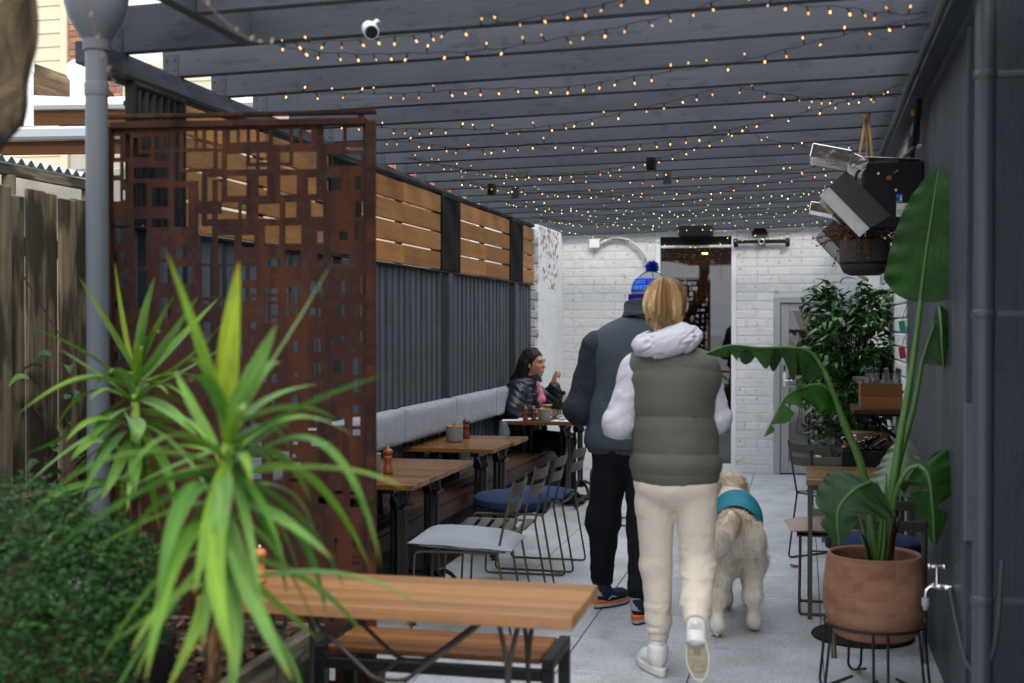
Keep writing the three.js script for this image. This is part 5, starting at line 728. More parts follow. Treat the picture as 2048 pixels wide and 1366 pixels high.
// ================= WALKING WOMAN =================
{
  const p = thing('person', 'walking person with a blonde ponytail, olive puffer vest and cream track pants', 'person');
  const head = [-0.598, 1.69, -5.7], neck = [-0.598, 1.52, -5.68], chest = [-0.57, 1.3, -5.66], hip = [-0.555, 0.9, -5.65];
  const shL = [-0.735, 1.42, -5.66], shR = [-0.42, 1.4, -5.68], elL = [-0.815, 1.15, -5.62], haL = [-0.74, 1.1, -5.88], elR = [-0.385, 1.17, -5.7], haR = [-0.45, 1.12, -5.95];
  const hipL = [-0.63, 0.87, -5.66], hipR = [-0.475, 0.87, -5.64], kneeL = [-0.648, 0.48, -5.7], ankL = [-0.642, 0.13, -5.72], kneeR = [-0.46, 0.5, -5.66], ankR = [-0.44, 0.3, -5.36];
  const body = blend(0.05, ell(head, [0.078, 0.11, 0.095]), cap(neck, head, 0.05, 0.05), cap(neck, chest, 0.06, 0.11), cap(chest, hip, 0.115, 0.13), ...chain([shL, elL, haL], [0.05, 0.04, 0.027]), ...chain([shR, elR, haR], [0.05, 0.04, 0.027]), ...chain([hipL, kneeL, ankL], [0.08, 0.05, 0.033]), ...chain([hipR, kneeR, ankR], [0.08, 0.05, 0.033]));
  const bm = mesh('body', mergeIdx([nets(body, [-0.95, 0, -6.1], [-0.2, 1.85, -5.2], 0.012), placeHand(1, 0.8, haL, [0.2, 1.2, 0]), placeHand(-1, 0.8, haR, [0.2, 1.9, 0]), ...[-1, 1].map(s => nets(ell([head[0] + s * 0.079, 1.68, -5.7], [0.012, 0.03, 0.02], 0.3 * s), [head[0] + s * 0.079 - 0.03, 1.63, -5.75], [head[0] + s * 0.079 + 0.03, 1.73, -5.65], 0.005))]), mat({ color: lin(0.56, 0.32, 0.23), roughness: 0.5 }), p);
  // vest
  const vm = mat({ color: lin(0.098, 0.105, 0.082), roughness: 0.55, bumpMap: rep(T.weave, 0.05), bumpScale: 0.0004, sheen: 0.2, sheenColor: lin(0.2, 0.21, 0.17) });
  const ves = blend(0.08, ell([-0.57, 1.33, -5.66], [0.19, 0.17, 0.14]), ell([-0.562, 1.1, -5.66], [0.19, 0.28, 0.15]), ell([-0.555, 0.95, -5.65], [0.2, 0.13, 0.155]), cap([-0.695, 1.4, -5.67], [-0.445, 1.385, -5.68], 0.082, 0.08));
  const seams = [1.385, 1.185, 1.02, 0.93];
  const vesW = warp(cut(ves, (x, y) => Math.max(0.858 - y, y - 1.49)), (x, y, z) => { const yy = y - 0.03 * Math.cos((x + 0.56) * 8) * (y > 1.3 ? 1 : 0.2); let d = 9; for (const s of seams) d = Math.min(d, Math.abs(yy - s)); return -0.009 * Math.min(1, Math.sqrt(d / 0.05)) + 0.003 + fold(x, y, z, [4, 4, 4], 0.006) + fold(x, y, z, [16, 9, 16], 0.006) * Math.exp(-d / 0.025); });
  const vo = soft('vest', vesW, [-0.82, 0.83, -5.9], [-0.32, 1.53, -5.44], 0.0062, vm, p);
  for (const sy of [...seams, 0.868]) mesh('seam', sweep(ringOn(vesW, [-0.565, -5.66], x => sy + 0.03 * Math.cos((x + 0.56) * 8) * (sy > 1.3 ? 1 : 0.2), 90, 0.3), 0.0028, 5, false), mat({ color: lin(0.035, 0.038, 0.028), roughness: 0.8 }), vo);
  mset('side_zip', [sweep(curve([[-0.752, 0.875, -5.66], [-0.757, 0.93, -5.66], [-0.753, 1.0, -5.66]], 8), 0.004, 5)], M.blackSoft, vo);
  // hoodie sleeves and hood
  const hm = mat({ color: lin(0.56, 0.55, 0.62), roughness: 0.95, bumpMap: rep(T.noise, 0.05), bumpScale: 0.0012, sheen: 0.3, sheenColor: lin(0.7, 0.7, 0.75) });
  const slv = (a, b, c) => warp(blend(0.05, ...chain([a, b, c], [0.076, 0.064, 0.045])), (x, y, z) => { const n = fbm3((x + y * 0.5) * 9, (y - x * 0.7) * 17, z * 9, 3) - 0.5, r = Math.max(0, 1 - Math.abs(n) * 8); return 0.022 * n + 0.004 * r * r; });
  soft('sleeve', slv([-0.735, 1.39, -5.66], elL, haL), [-0.93, 1.0, -5.95], [-0.58, 1.5, -5.5], 0.007, hm, p);
  soft('sleeve', slv([-0.43, 1.37, -5.69], elR, haR), [-0.58, 1.0, -6.03], [-0.27, 1.48, -5.55], 0.007, hm, p);
  const ringPt = a => [-0.6 + 0.112 * Math.cos(a), 1.53 + 0.02 * Math.sin(a) * -1 + 0.02 * Math.cos(a), -5.655 + 0.1 * Math.sin(a)];
  const rp = []; for (let i = 0; i < 14; i++) rp.push(ringPt(i / 13 * 2 * PI));
  const hd = blend(0.03, ...rp.slice(1).map((q, i) => cap(rp[i], q, 0.04 + 0.014 * Math.sin(i / 13 * 2 * PI), 0.04 + 0.014 * Math.sin((i + 1) / 13 * 2 * PI))), ell([-0.63, 1.5, -5.56], [0.1, 0.045, 0.05], 0.1, 0.5), ell([-0.555, 1.53, -5.58], [0.09, 0.055, 0.05], -0.2), cap([-0.69, 1.48, -5.6], [-0.53, 1.57, -5.6], 0.04, 0.042));
  const fly = []; for (let i = 0; i < 26; i++) { const a = rr(-1.4, 1.4), x0 = head[0] + Math.sin(a) * 0.08, c = curve([[x0, rr(1.66, 1.8), -5.62], [x0 + rr(-0.02, 0.02), rr(1.66, 1.83), -5.59], [x0 + Math.sin(a) * 0.025 + rr(-0.02, 0.02), rr(1.6, 1.82), -5.58]], 8); fly.push(sweep(c, 0.0004, 3, false)); } stuff(mset('flyaway_strands', fly, mat({ color: lin(0.45, 0.3, 0.14), roughness: 0.5 }), p));
  soft('hood', warp(hd, (x, y, z) => { const n = fbm3((x + y * 0.6) * 6, (y - x * 0.55) * 24, z * 8, 3) - 0.5, r = Math.max(0, 1 - Math.abs(n) * 8); return 0.02 * n + 0.014 * r * r; }), [-0.84, 1.36, -5.86], [-0.4, 1.68, -5.44], 0.006, hm, p);
  // track pants
  const pmat = mat({ color: lin(0.66, 0.59, 0.5), roughness: 0.95, bumpMap: rep(T.noise, 0.06), bumpScale: 0.0012, sheen: 0.3, sheenColor: lin(0.7, 0.65, 0.58) });
  const tr = blend(0.024, ell([-0.558, 0.88, -5.65], [0.188, 0.11, 0.15]), ...chain([[-0.65, 0.8, -5.66], [-0.651, 0.5, -5.7], [-0.643, 0.24, -5.715], [-0.642, 0.19, -5.72]], [0.092, 0.071, 0.062, 0.05]), ...chain([[-0.465, 0.8, -5.64], [-0.461, 0.53, -5.655], [-0.449, 0.39, -5.45], [-0.443, 0.345, -5.385]], [0.093, 0.079, 0.066, 0.053]));
  const bunch = (y, a, b) => sstep(a, b, y);
  const trW = warp(cut(tr, (x, y) => y - 0.93), (x, y, z) => fold(x, y, z, [5, 6, 5], 0.008) + fold(x + y * 0.6, y * 0.5 - x * 0.6, z, [10, 22, 10], 0.006) + fold(x * 0.7 + y * 0.4, y, z, [5, 26, 6], 0.014) * (x > -0.55 ? Math.exp(-Math.pow((y - 0.52) / 0.1, 2)) : bunch(y, 0.45, 0.24)) + fold(x, y, z, [4, 30, 5], 0.008) * bunch(y, 0.5, 0.4) * (x > -0.55 ? 1 : 0.5));
  soft('track_pants', trW, [-0.82, 0.15, -5.87], [-0.3, 0.95, -5.28], 0.0056, pmat, p);
  for (const [a, b, r] of [[[-0.642, 0.2, -5.72], [-0.642, 0.155, -5.72], 0.048], [[-0.444, 0.36, -5.4], [-0.441, 0.325, -5.352], 0.05]]) { const ax = V(...b).sub(V(...a)).normalize(); mesh('cuff', sweep(curve([a, [(a[0] + b[0]) / 2, (a[1] + b[1]) / 2, (a[2] + b[2]) / 2], b], 10), [r, r * 1.02, r, r * 1.02, r, r * 1.02, r, r * 1.02, r, r * 1.02, r * 0.95], 22), pmat, p); }
  const sk = clothM(0.72, 0.72, 0.74); mesh('sock', sweep([[-0.642, 0.08, -5.72], [-0.642, 0.17, -5.72]], 0.041, 16), sk, p); mesh('sock', sweep([[-0.441, 0.34, -5.37], [-0.436, 0.25, -5.3]], 0.041, 16), sk, p);
  const shoeL = sneaker(p); shoeL.position.set(-0.645, 0, -5.71); shoeL.rotation.y = 0.45;
  const shoeR = sneaker(p); shoeR.position.set(-0.437, 0.262, -5.318); shoeR.rotation.set(-1.2, -0.12, 0.1, 'YXZ');
  // hair: skull cap, ponytail lifted at the crown and falling over the back of the head
  const hairM = mat({ color: lin(0.48, 0.3, 0.14), roughness: 0.45, sheen: 0.2 }), hairD = mat({ color: lin(0.12, 0.065, 0.03), roughness: 0.5 });
  const hair = soft('hair', warp(cut(ell([head[0], 1.7, -5.7], [0.087, 0.117, 0.105]), (x, y, z) => Math.max(-(z + 5.76) - 0.0 - (y - 1.62) * 0.3, 1.6 - y)), (x, y, z) => fold(x, y, z, [60, 8, 60], 0.003)), [-0.71, 1.56, -5.83], [-0.49, 1.84, -5.57], 0.005, hairD, p);
  reseed(211); const st = [], st2 = [], st3 = [];
  const locks = Array.from({ length: 52 }, () => ({ a: rr(-1.5, 1.5), L: rr(0.42, 0.92), d: rr(-0.022, 0.018), x: rr(-0.012, 0.012), t: Math.floor(rnd() * 3) }));
  for (let i = 0; i < 1600; i++) {
    const k = locks[i % 52], a = k.a + rr(-0.28, 0.28), L = k.L * (1 - 0.16 * Math.abs(k.a)) * rr(0.9, 1.06), r0 = 0.022 * Math.sqrt(rnd()), tx = head[0] - 0.008;
    const tie = V(tx + r0 * Math.sin(a), 1.783 + rr(-0.01, 0.012), -5.635 + r0 * Math.cos(a) * 0.6), w = a * 0.05 - 0.01, wl = k.a * 0.05 - 0.01 + k.x;
    const pts = [tie, V(tx + w * 0.5, 1.803 - Math.abs(a) * 0.008 + rr(-0.004, 0.008), -5.605 + rr(-0.006, 0.006)), V(tx + w * 0.95, 1.762 - Math.abs(a) * 0.012, -5.578 - Math.abs(a) * 0.02 + k.d * 0.5), V(tx + lerp(w, wl, 0.4) * 1.1, 1.735 - 0.1 * L, -5.566 - Math.abs(a) * 0.024 + k.d), V(tx + lerp(w, wl, 0.75) * 1.0 + rr(-0.004, 0.004), 1.735 - 0.2 * L, -5.566 - Math.abs(a) * 0.022 + k.d + rr(-0.006, 0.006))];
    const q = curve(pts, 10); ((i + k.t) % 3 === 0 ? st2 : k.t === 1 ? st3 : st).push(sweep(q, q.map((_, e) => 0.0015 * (1 - 0.65 * Math.pow(e / 10, 2))), 3, false));
  }
  mset('ponytail', st, hairM, p); mset('ponytail_streak', st2, mat({ color: lin(0.27, 0.155, 0.065), roughness: 0.45 }), p); mset('ponytail_highlight', st3, mat({ color: lin(0.7, 0.5, 0.27), roughness: 0.4 }), p);
  mesh('hair_tie', at(new THREE.TorusGeometry(0.024, 0.008, 8, 18), head[0] - 0.004, 1.787, -5.635, 1.2), M.blackSoft, p);
}
function sneaker(p) { // white sneaker: ankle above the origin, toe along -z, ground at y = 0
  const g = new THREE.Group(); g.name = 'sneaker'; p.add(g);
  const wm = mat({ color: lin(0.7, 0.7, 0.71), roughness: 0.5 });
  const up = blend(0.03, ell([0, 0.075, 0.0], [0.042, 0.055, 0.052]), ell([0, 0.052, -0.11], [0.046, 0.036, 0.08]), cap([0, 0.1, 0.005], [0, 0.12, 0.01], 0.043, 0.045));
  soft('upper', cut(up, (x, y) => 0.032 - y), [-0.07, 0.02, -0.22], [0.07, 0.135, 0.08], 0.005, wm, g);
  const out = (x, z) => { const w = 0.041 + 0.008 * sstep(0.0, -0.12, z); return (Math.hypot(x / w, (z + 0.07) / 0.136) - 1) * 0.042; };
  soft('sole', (x, y, z) => Math.max(out(x, z) - 0.003, Math.max(0.004 - y, y - 0.036)) - 0.002, [-0.07, -0.01, -0.24], [0.07, 0.06, 0.1], 0.004, mat({ color: lin(0.66, 0.65, 0.62), roughness: 0.6 }), g);
  soft('tread', warp((x, y, z) => Math.max(out(x, z) + 0.002, Math.abs(y - 0.003) - 0.003), (x, y, z) => 0.0012 * Math.sin(z * 210) * (Math.abs(x) < 0.03 ? 1 : 0)), [-0.07, -0.008, -0.24], [0.07, 0.014, 0.1], 0.0035, mat({ color: lin(0.42, 0.37, 0.25), roughness: 0.8, bumpMap: rep(T.noise, 0.03), bumpScale: 0.001 }), g);
  soft('tread_inset', (x, y, z) => Math.max(Math.max(Math.abs(x) - 0.014, Math.abs(z + 0.03) - 0.045), Math.abs(y + 0.0005) - 0.003), [-0.03, -0.01, -0.1], [0.03, 0.01, 0.04], 0.003, mat({ color: lin(0.3, 0.25, 0.2), roughness: 0.8 }), g);
  mesh('tread_ring', at(new THREE.TorusGeometry(0.024, 0.003, 6, 20), 0, 0.0, -0.135, PI / 2), mat({ color: lin(0.34, 0.3, 0.21), roughness: 0.8 }), g);
  mesh('lace', sweep(curve([[0.01, 0.11, -0.05], [0.05, 0.115, -0.05], [0.075, 0.09, -0.03], [0.085, 0.06, -0.02]], 10), 0.002, 5), wm, g);
  mset('side_stitching', [-1, 1].map(s => sweep(curve([[s * 0.041, 0.05, 0.03], [s * 0.046, 0.066, -0.02], [s * 0.046, 0.05, -0.08]], 8), 0.0016, 4)), mat({ color: lin(0.55, 0.55, 0.57) }), g); return g;
}

// ================= SEATED WOMAN =================
{
  const p = thing('person', 'seated person with long dark hair in a navy puffer jacket, hand raised', 'person', [-0.06, 0, -0.24]);
  const hd = [-2.29, 1.245, -10.72], neck = [-2.32, 1.1, -10.72];
  const yaw = 0.28; // the face points along +x, turned a little towards the passage mouth
  const fx = Math.cos(yaw), fz = Math.sin(yaw), sx = -Math.sin(yaw), sz = Math.cos(yaw);
  const H = (f, u, s) => [hd[0] + fx * f + sx * s, hd[1] + u, hd[2] + fz * f + sz * s];
  const hipB = [-2.42, 0.56, -10.72], chest = [-2.38, 0.93, -10.72];
  const shN = [-2.39, 1.0, -10.56], elN = [-2.42, 0.86, -10.48], haN = [-2.27, 0.83, -10.62], shF = [-2.36, 1.0, -10.9], elF = [-2.1, 0.84, -10.98], wrF = [-2.15, 1.05, -10.9];
  const eb = (u, s, f) => H(f, u, s);
  const headF = blend(0.022, ell(H(-0.01, 0.02, 0), [0.095, 0.105, 0.076], -yaw), ell(H(0.03, -0.045, 0), [0.06, 0.07, 0.056], -yaw), ell(H(0.062, -0.1, 0), [0.022, 0.018, 0.024], -yaw), cap(H(0.082, 0.015, 0), H(0.106, -0.028, 0), 0.008, 0.012), ell(H(0.085, -0.068, 0), [0.012, 0.009, 0.02], -yaw), ell(H(0.066, -0.025, 0.036), [0.022, 0.025, 0.022], -yaw), ell(H(0.066, -0.025, -0.036), [0.022, 0.025, 0.022], -yaw), cap(H(0.078, 0.032, 0.045), H(0.085, 0.032, -0.045), 0.011), ell(H(-0.01, -0.01, 0.078), [0.018, 0.03, 0.01], -yaw), cap(H(0, -0.06, 0), neck, 0.046, 0.05));
  const sock = (s) => ell(H(0.088, 0.008, s * 0.034), [0.012, 0.01, 0.017], -yaw);
  const hs = [sock(1), sock(-1)]; const headC = (x, y, z) => { let d = headF(x, y, z); for (const f of hs) d = Math.max(d, -f(x, y, z)); return d; };
  const bodyF = blend(0.05, cap(neck, chest, 0.06, 0.12), cap(chest, hipB, 0.13, 0.15), ...chain([shN, elN, haN], [0.05, 0.04, 0.028]), ...chain([shF, elF, wrF], [0.05, 0.04, 0.027]), ...chain([[-2.4, 0.55, -10.64], [-2.0, 0.54, -10.62], [-1.98, 0.1, -10.6]], [0.08, 0.055, 0.035]), ...chain([[-2.4, 0.55, -10.8], [-2.0, 0.54, -10.82], [-1.98, 0.1, -10.84]], [0.08, 0.055, 0.035]));
  mesh('body', mergeIdx([nets(bodyF, [-2.62, 0.02, -11.1], [-1.85, 1.14, -10.38], 0.012), nets(headC, [-2.43, 1.05, -10.87], [-2.13, 1.4, -10.57], 0.0034), placeHand(-1, 1.25, wrF, [0.3, 0.5, 1.25]), placeHand(1, 0.5, haN, [0, 0.2, -0.1])]), mat({ color: lin(0.42, 0.22, 0.14), roughness: 0.48 }), p);
  const dk = mat({ color: lin(0.006, 0.005, 0.005), roughness: 0.4 });
  for (const s of [-1, 1]) { mesh('eye', at(new THREE.SphereGeometry(0.0085, 12, 10), ...H(0.0835, 0.007, s * 0.034)), mat({ color: lin(0.45, 0.42, 0.4), roughness: 0.2 }), p); mesh('iris', at(new THREE.SphereGeometry(0.0046, 10, 8), ...H(0.089, 0.007, s * 0.033)), dk, p); mesh('eyebrow', sweep(curve([H(0.094, 0.03, s * 0.014), H(0.095, 0.036, s * 0.03), H(0.083, 0.03, s * 0.052)], 8), [0.002, 0.003, 0.0034, 0.0034, 0.0034, 0.003, 0.0026, 0.002, 0.001], 5), dk, p); mesh('eyelid', sweep(curve([H(0.086, 0.009, s * 0.019), H(0.0915, 0.0145, s * 0.033), H(0.083, 0.009, s * 0.05)], 8), 0.002, 5), mat({ color: lin(0.12, 0.06, 0.04) }), p); }
  mesh('lips', merge([sweep(curve([H(0.088, -0.066, -0.019), H(0.1, -0.063, 0), H(0.088, -0.066, 0.019)], 8), [0.001, 0.003, 0.0042, 0.0046, 0.0042, 0.0046, 0.0042, 0.003, 0.001], 6), sweep(curve([H(0.087, -0.069, -0.016), H(0.098, -0.074, 0), H(0.087, -0.069, 0.016)], 8), [0.001, 0.003, 0.0045, 0.005, 0.005, 0.005, 0.0045, 0.003, 0.001], 6)]), mat({ color: lin(0.34, 0.11, 0.09), roughness: 0.4 }), p);
  // hair
  const hairF = blend(0.03, ell(H(-0.025, 0.035, 0), [0.108, 0.11, 0.094], -yaw), cap(H(-0.075, 0.0, 0.045), H(-0.12, -0.14, 0.06), 0.06, 0.055), cap(H(-0.085, 0.0, -0.03), H(-0.12, -0.14, -0.05), 0.06, 0.05), cap(H(-0.045, 0.0, 0.075), H(-0.055, -0.12, 0.078), 0.03, 0.03), ell(H(-0.15, -0.135, 0.05), [0.06, 0.035, 0.05]));
  const faceCut = ell(H(0.09, -0.03, 0.0), [0.085, 0.105, 0.12], -yaw);
  const hm = soft('hair', warp((x, y, z) => Math.max(hairF(x, y, z), -faceCut(x, y, z)), (x, y, z) => fold(x + y * 0.4, y, z, [70, 7, 70], 0.005)), [-2.54, 1.02, -10.9], [-2.15, 1.42, -10.52], 0.0042, mat({ color: lin(0.012, 0.009, 0.009), roughness: 0.5, specularIntensity: 0.4 }), p);
  { reseed(221); const sg = []; for (let i = 0; i < 420; i++) { const q = rr(-1, 1), f = rr(-0.06, 0.03), c = curve([H(f, 0.142 - 2.5 * f * f - 0.02 * q * q, q * 0.03), H(f - 0.03, 0.085 - 0.02 * Math.abs(q), q * 0.092), H(f - 0.055, -0.02, q * 0.098), H(f - 0.07 + rr(-0.015, 0.015), -0.1, q * 0.092), H(f - 0.1 + rr(-0.05, 0.02), -0.165 + rr(-0.02, 0.02), q * 0.088)], 9); sg.push(sweep(c, c.map((_, e) => 0.0017 * (1 - 0.5 * e / 9)), 3, false)); } stuff(mset('hair_strands', sg, mat({ color: lin(0.02, 0.014, 0.012), roughness: 0.38 }), hm)); }
  mesh('hair_band', sweep(curve([H(-0.005, 0.05, 0.092), H(-0.0, 0.12, 0.06), H(0.0, 0.145, 0), H(-0.0, 0.12, -0.06)], 16), 0.0025, 6), M.blackSoft, hm);
  // puffer jacket
  const jm = mat({ color: lin(0.009, 0.012, 0.024), roughness: 0.34, bumpMap: rep(T.coarse, 0.16), bumpScale: 0.004 });
  const tor = blend(0.07, ell([-2.4, 0.9, -10.72], [0.165, 0.19, 0.225]), ell([-2.42, 0.7, -10.71], [0.19, 0.2, 0.23]), cap([-2.42, 1.02, -10.62], [-2.38, 1.02, -10.85], 0.09, 0.09), ell([-2.33, 1.08, -10.72], [0.09, 0.06, 0.09]));
  const puff = (x, y, z) => -0.008 * Math.sqrt(Math.abs(Math.sin((y + 0.06 * x) * PI / 0.05))) + 0.004 + fold(x, y, z, [9, 9, 9], 0.008);
  soft('jacket', warp(cut(tor, (x, y) => 0.5 - y), puff), [-2.66, 0.48, -11.0], [-2.17, 1.18, -10.42], 0.007, jm, p);
  const sp = (a, b, c, r) => { const f = blend(0.05, ...chain([a, b, c], r)); return warp(f, (x, y, z) => -0.008 * Math.sqrt(Math.abs(Math.sin((y * 0.8 + x * 0.6) * PI / 0.048))) + 0.003); };
  soft('sleeve', sp(shN, elN, [-2.29, 0.835, -10.6], [0.088, 0.075, 0.052]), [-2.54, 0.74, -10.7], [-2.2, 1.12, -10.36], 0.006, jm, p);
  soft('sleeve', sp(shF, elF, [-2.142, 1.02, -10.91], [0.085, 0.072, 0.056]), [-2.5, 0.755, -11.1], [-1.99, 1.12, -10.78], 0.006, jm, p);
  const ck = (x, y, z) => { const X = x + 2.31, Z = z + 10.72; return Math.max(Math.abs(Math.hypot(X / 1.05, Z) - 0.072) - 0.014, Math.abs(y - 1.1 - X * 0.25) - 0.042) + fold(x, y, z, [9, 24, 9], 0.005); };
  soft('collar', ck, [-2.43, 1.03, -10.84], [-2.2, 1.19, -10.6], 0.005, jm, p);
  const fr = [[-2.235, 1.07, -10.655], [-2.215, 1.0, -10.63], [-2.2, 0.93, -10.62], [-2.205, 0.865, -10.63]];
  soft('neck_scarf', warp(blend(0.02, ...chain(fr, [0.02, 0.02, 0.033, 0.01])), (x, y, z) => fold(x, y, z, [44, 9, 44], 0.014)), [-2.3, 0.82, -10.72], [-2.13, 1.12, -10.54], 0.004, mat({ color: lin(0.5, 0.17, 0.25), roughness: 0.6 }), p);
  soft('trousers', blend(0.04, ...chain([[-2.42, 0.56, -10.64], [-2.0, 0.55, -10.62], [-1.98, 0.08, -10.6]], [0.1, 0.075, 0.055]), ...chain([[-2.42, 0.56, -10.8], [-2.0, 0.55, -10.82], [-1.98, 0.08, -10.84]], [0.1, 0.075, 0.055])), [-2.56, 0.03, -10.96], [-1.88, 0.68, -10.48], 0.01, mat({ color: lin(0.004, 0.004, 0.005), roughness: 0.9 }), p);
  for (const z of [-10.6, -10.84]) soft('shoe', blend(0.03, ell([-1.98, 0.05, z], [0.05, 0.05, 0.042]), ell([-1.89, 0.035, z], [0.09, 0.035, 0.042])), [-2.06, 0.002, z - 0.07], [-1.77, 0.12, z + 0.07], 0.009, M.black, p);
  const bg = thing('grey_bag', 'soft blue grey bag wedged behind the seated woman', 'bag'); soft('bag', warp(blend(0.05, ell([-2.5, 0.66, -10.42], [0.045, 0.1, 0.06]), ell([-2.5, 0.58, -10.42], [0.05, 0.1, 0.08])), (x, y, z) => fold(x, y, z, [12, 9, 12], 0.02)), [-2.6, 0.466, -10.56], [-2.4, 0.9, -10.28], 0.008, mat({ color: lin(0.08, 0.105, 0.12), roughness: 0.8 }), bg);
}
// ================= DOG =================
{
  const p = thing('dog', 'cream shaggy dog in a teal coat walking beside the track pants', 'dog');
  const b = blend(0.08, ell([-0.335, 0.5, -6.62], [0.105, 0.115, 0.13]), ell([-0.345, 0.485, -6.85], [0.105, 0.125, 0.2]), ell([-0.36, 0.48, -7.08], [0.11, 0.15, 0.15]), cap([-0.37, 0.54, -7.15], [-0.41, 0.65, -7.3], 0.095, 0.08));
  const hd = blend(0.04, ell([-0.425, 0.66, -7.36], [0.08, 0.08, 0.09]), cap([-0.43, 0.64, -7.42], [-0.45, 0.62, -7.5], 0.045, 0.034), ell([-0.35, 0.65, -7.34], [0.022, 0.06, 0.04], 0, 0.2), ell([-0.5, 0.65, -7.34], [0.022, 0.06, 0.04], 0, 0.2));
  const hl = (x, s) => chain([[-0.335 + s * 0.06, 0.47, -6.62], [-0.335 + s * 0.075, 0.345, -6.68], [x, 0.2, -6.5 - (s > 0 ? 0.06 : 0)], [x + 0.003, 0.06, -6.5 - (s > 0 ? 0.09 : -0.06)], [x, 0.028, -6.54 - (s > 0 ? 0.09 : -0.06)]], [0.09, 0.072, 0.034, 0.027, 0.032]);
  const fl = (x, z) => chain([[x * 0.4 - 0.22, 0.42, -7.08], [x, 0.24, z], [x, 0.06, z], [x, 0.03, z - 0.035]], [0.06, 0.037, 0.028, 0.033]);
  const tail = chain([[-0.345, 0.585, -6.52], [-0.355, 0.6, -6.44], [-0.395, 0.545, -6.38], [-0.425, 0.47, -6.37], [-0.44, 0.42, -6.38]], [0.034, 0.04, 0.045, 0.038, 0.018]);
  const F = blend(0.05, b, hd, ...hl(-0.247, 1), ...hl(-0.425, -1), ...fl(-0.415, -7.08), ...fl(-0.3, -7.2), ...tail);
  const fw = warp(F, (x, y, z) => fold(x, y, z, [16, 11, 16], 0.012) * sstep(0.05, 0.16, y));
  const g = nets(fw, [-0.58, 0, -7.6], [-0.16, 0.88, -6.28], 0.008);
  const body = mesh('body', g, mat({ color: lin(0.85, 0.78, 0.67), roughness: 0.95 }), p);
  // fur: short curved tufts following the coat
  reseed(301);
  const tuft = (() => { const L = []; const n = 3; for (let s = 0; s < n; s++) { const a = s / n, b2 = (s + 1) / n, f = (t, e) => [e * 0.0024 * (1 - t), t * 0.6 - 0.25 * t * t, t]; const A = f(a, -1), B = f(a, 1), C = f(b2, 1), D = f(b2, -1); L.push([A, B, C]); if (s < n - 1) L.push([A, C, D]); } const g2 = new THREE.BufferGeometry(); g2.setAttribute('position', new THREE.BufferAttribute(new Float32Array(L.flat(2)), 3)); g2.computeVertexNormals(); return g2; })();
  const P = g.attributes.position, N = g.attributes.normal, I = g.index.array, nt = I.length / 3, cum = new Float32Array(nt); let acc = 0; const a = V(), bb = V(), c = V();
  for (let t = 0; t < nt; t++) { a.fromBufferAttribute(P, I[3 * t]); bb.fromBufferAttribute(P, I[3 * t + 1]); c.fromBufferAttribute(P, I[3 * t + 2]); acc += bb.clone().sub(a).cross(c.clone().sub(a)).length(); cum[t] = acc; }
  const n = 42000, im = new THREE.InstancedMesh(tuft, mat({ color: lin(1, 1, 1), roughness: 0.8, transmission: 0.35, thickness: 0 }), n), m4 = new THREE.Matrix4(), col = new THREE.Color(); let k = 0;
  for (let i = 0; i < n; i++) {
    const r = rnd() * acc; let lo = 0, hi = nt - 1; while (lo < hi) { const mid = lo + hi >> 1; cum[mid] < r ? lo = mid + 1 : hi = mid; }
    const u = rnd(), v = rnd() * (1 - u), q = V(), nn = V(); [[1 - u - v, 0], [u, 1], [v, 2]].forEach(([w, e]) => { q.addScaledVector(a.fromBufferAttribute(P, I[3 * lo + e]), w); nn.addScaledVector(a.fromBufferAttribute(N, I[3 * lo + e]), w); }); nn.normalize();
    if (q.z < -6.7 && q.z > -7.2 && q.y > 0.44) continue;
    const legK = sstep(0.08, 0.3, q.y), flow = V(rr(-0.35, 0.35) + 0.5 * Math.sin(q.y * 31 + q.x * 23), -1, 0.35 + 0.4 * Math.sin(q.x * 37)).addScaledVector(nn, -V(0, -1, 0.35).dot(nn)); flow.normalize();
    const dir = flow.multiplyScalar(0.9).addScaledVector(nn, 0.34).normalize(), L = lerp(0.009, 0.028, legK) * rr(0.7, 1.25);
    const z = dir, x = V().crossVectors(nn, z).normalize(), y = V().crossVectors(z, x); m4.makeBasis(x.multiplyScalar(1.1), y.multiplyScalar(L), z.multiplyScalar(L)).setPosition(q.addScaledVector(nn, -0.002)); im.setMatrixAt(k, m4);
    const gold = sstep(0.45, 0.62, q.y) * (0.4 + 0.9 * vn(q.x * 14, q.y * 9, q.z * 8)) * (q.z > -6.5 && q.y < 0.58 ? 0.35 : 1), tone = rr(0.78, 1.08); col.setRGB(lerp(0.97, 0.85, gold) * tone, lerp(0.93, 0.72, gold) * tone, lerp(0.85, 0.56, gold) * tone); im.setColorAt(k, col); k++;
  }
  im.count = k; im.name = 'fur'; im.castShadow = im.receiveShadow = true; im.userData.kind = 'stuff'; p.add(im);
  // coat
  const ct = blend(0.08, ell([-0.343, 0.505, -6.78], [0.136, 0.15, 0.2]), ell([-0.358, 0.505, -7.02], [0.142, 0.17, 0.2]));
  const shellF = (x, y, z) => Math.max(ct(x, y, z), Math.max(-7.17 - z + (y - 0.5) * 0.2, z + 6.69 - (y - 0.5) * 0.12, 0.39 - y));
  const cm = mat({ color: lin(0.012, 0.2, 0.28), roughness: 0.6, bumpMap: rep(T.coarse, 0.2), bumpScale: 0.003 });
  const cs = soft('coat', warp(shellF, (x, y, z) => -0.007 * Math.sqrt(Math.abs(Math.sin(z * PI / 0.045)))), [-0.54, 0.34, -7.25], [-0.17, 0.72, -6.6], 0.006, cm, p);
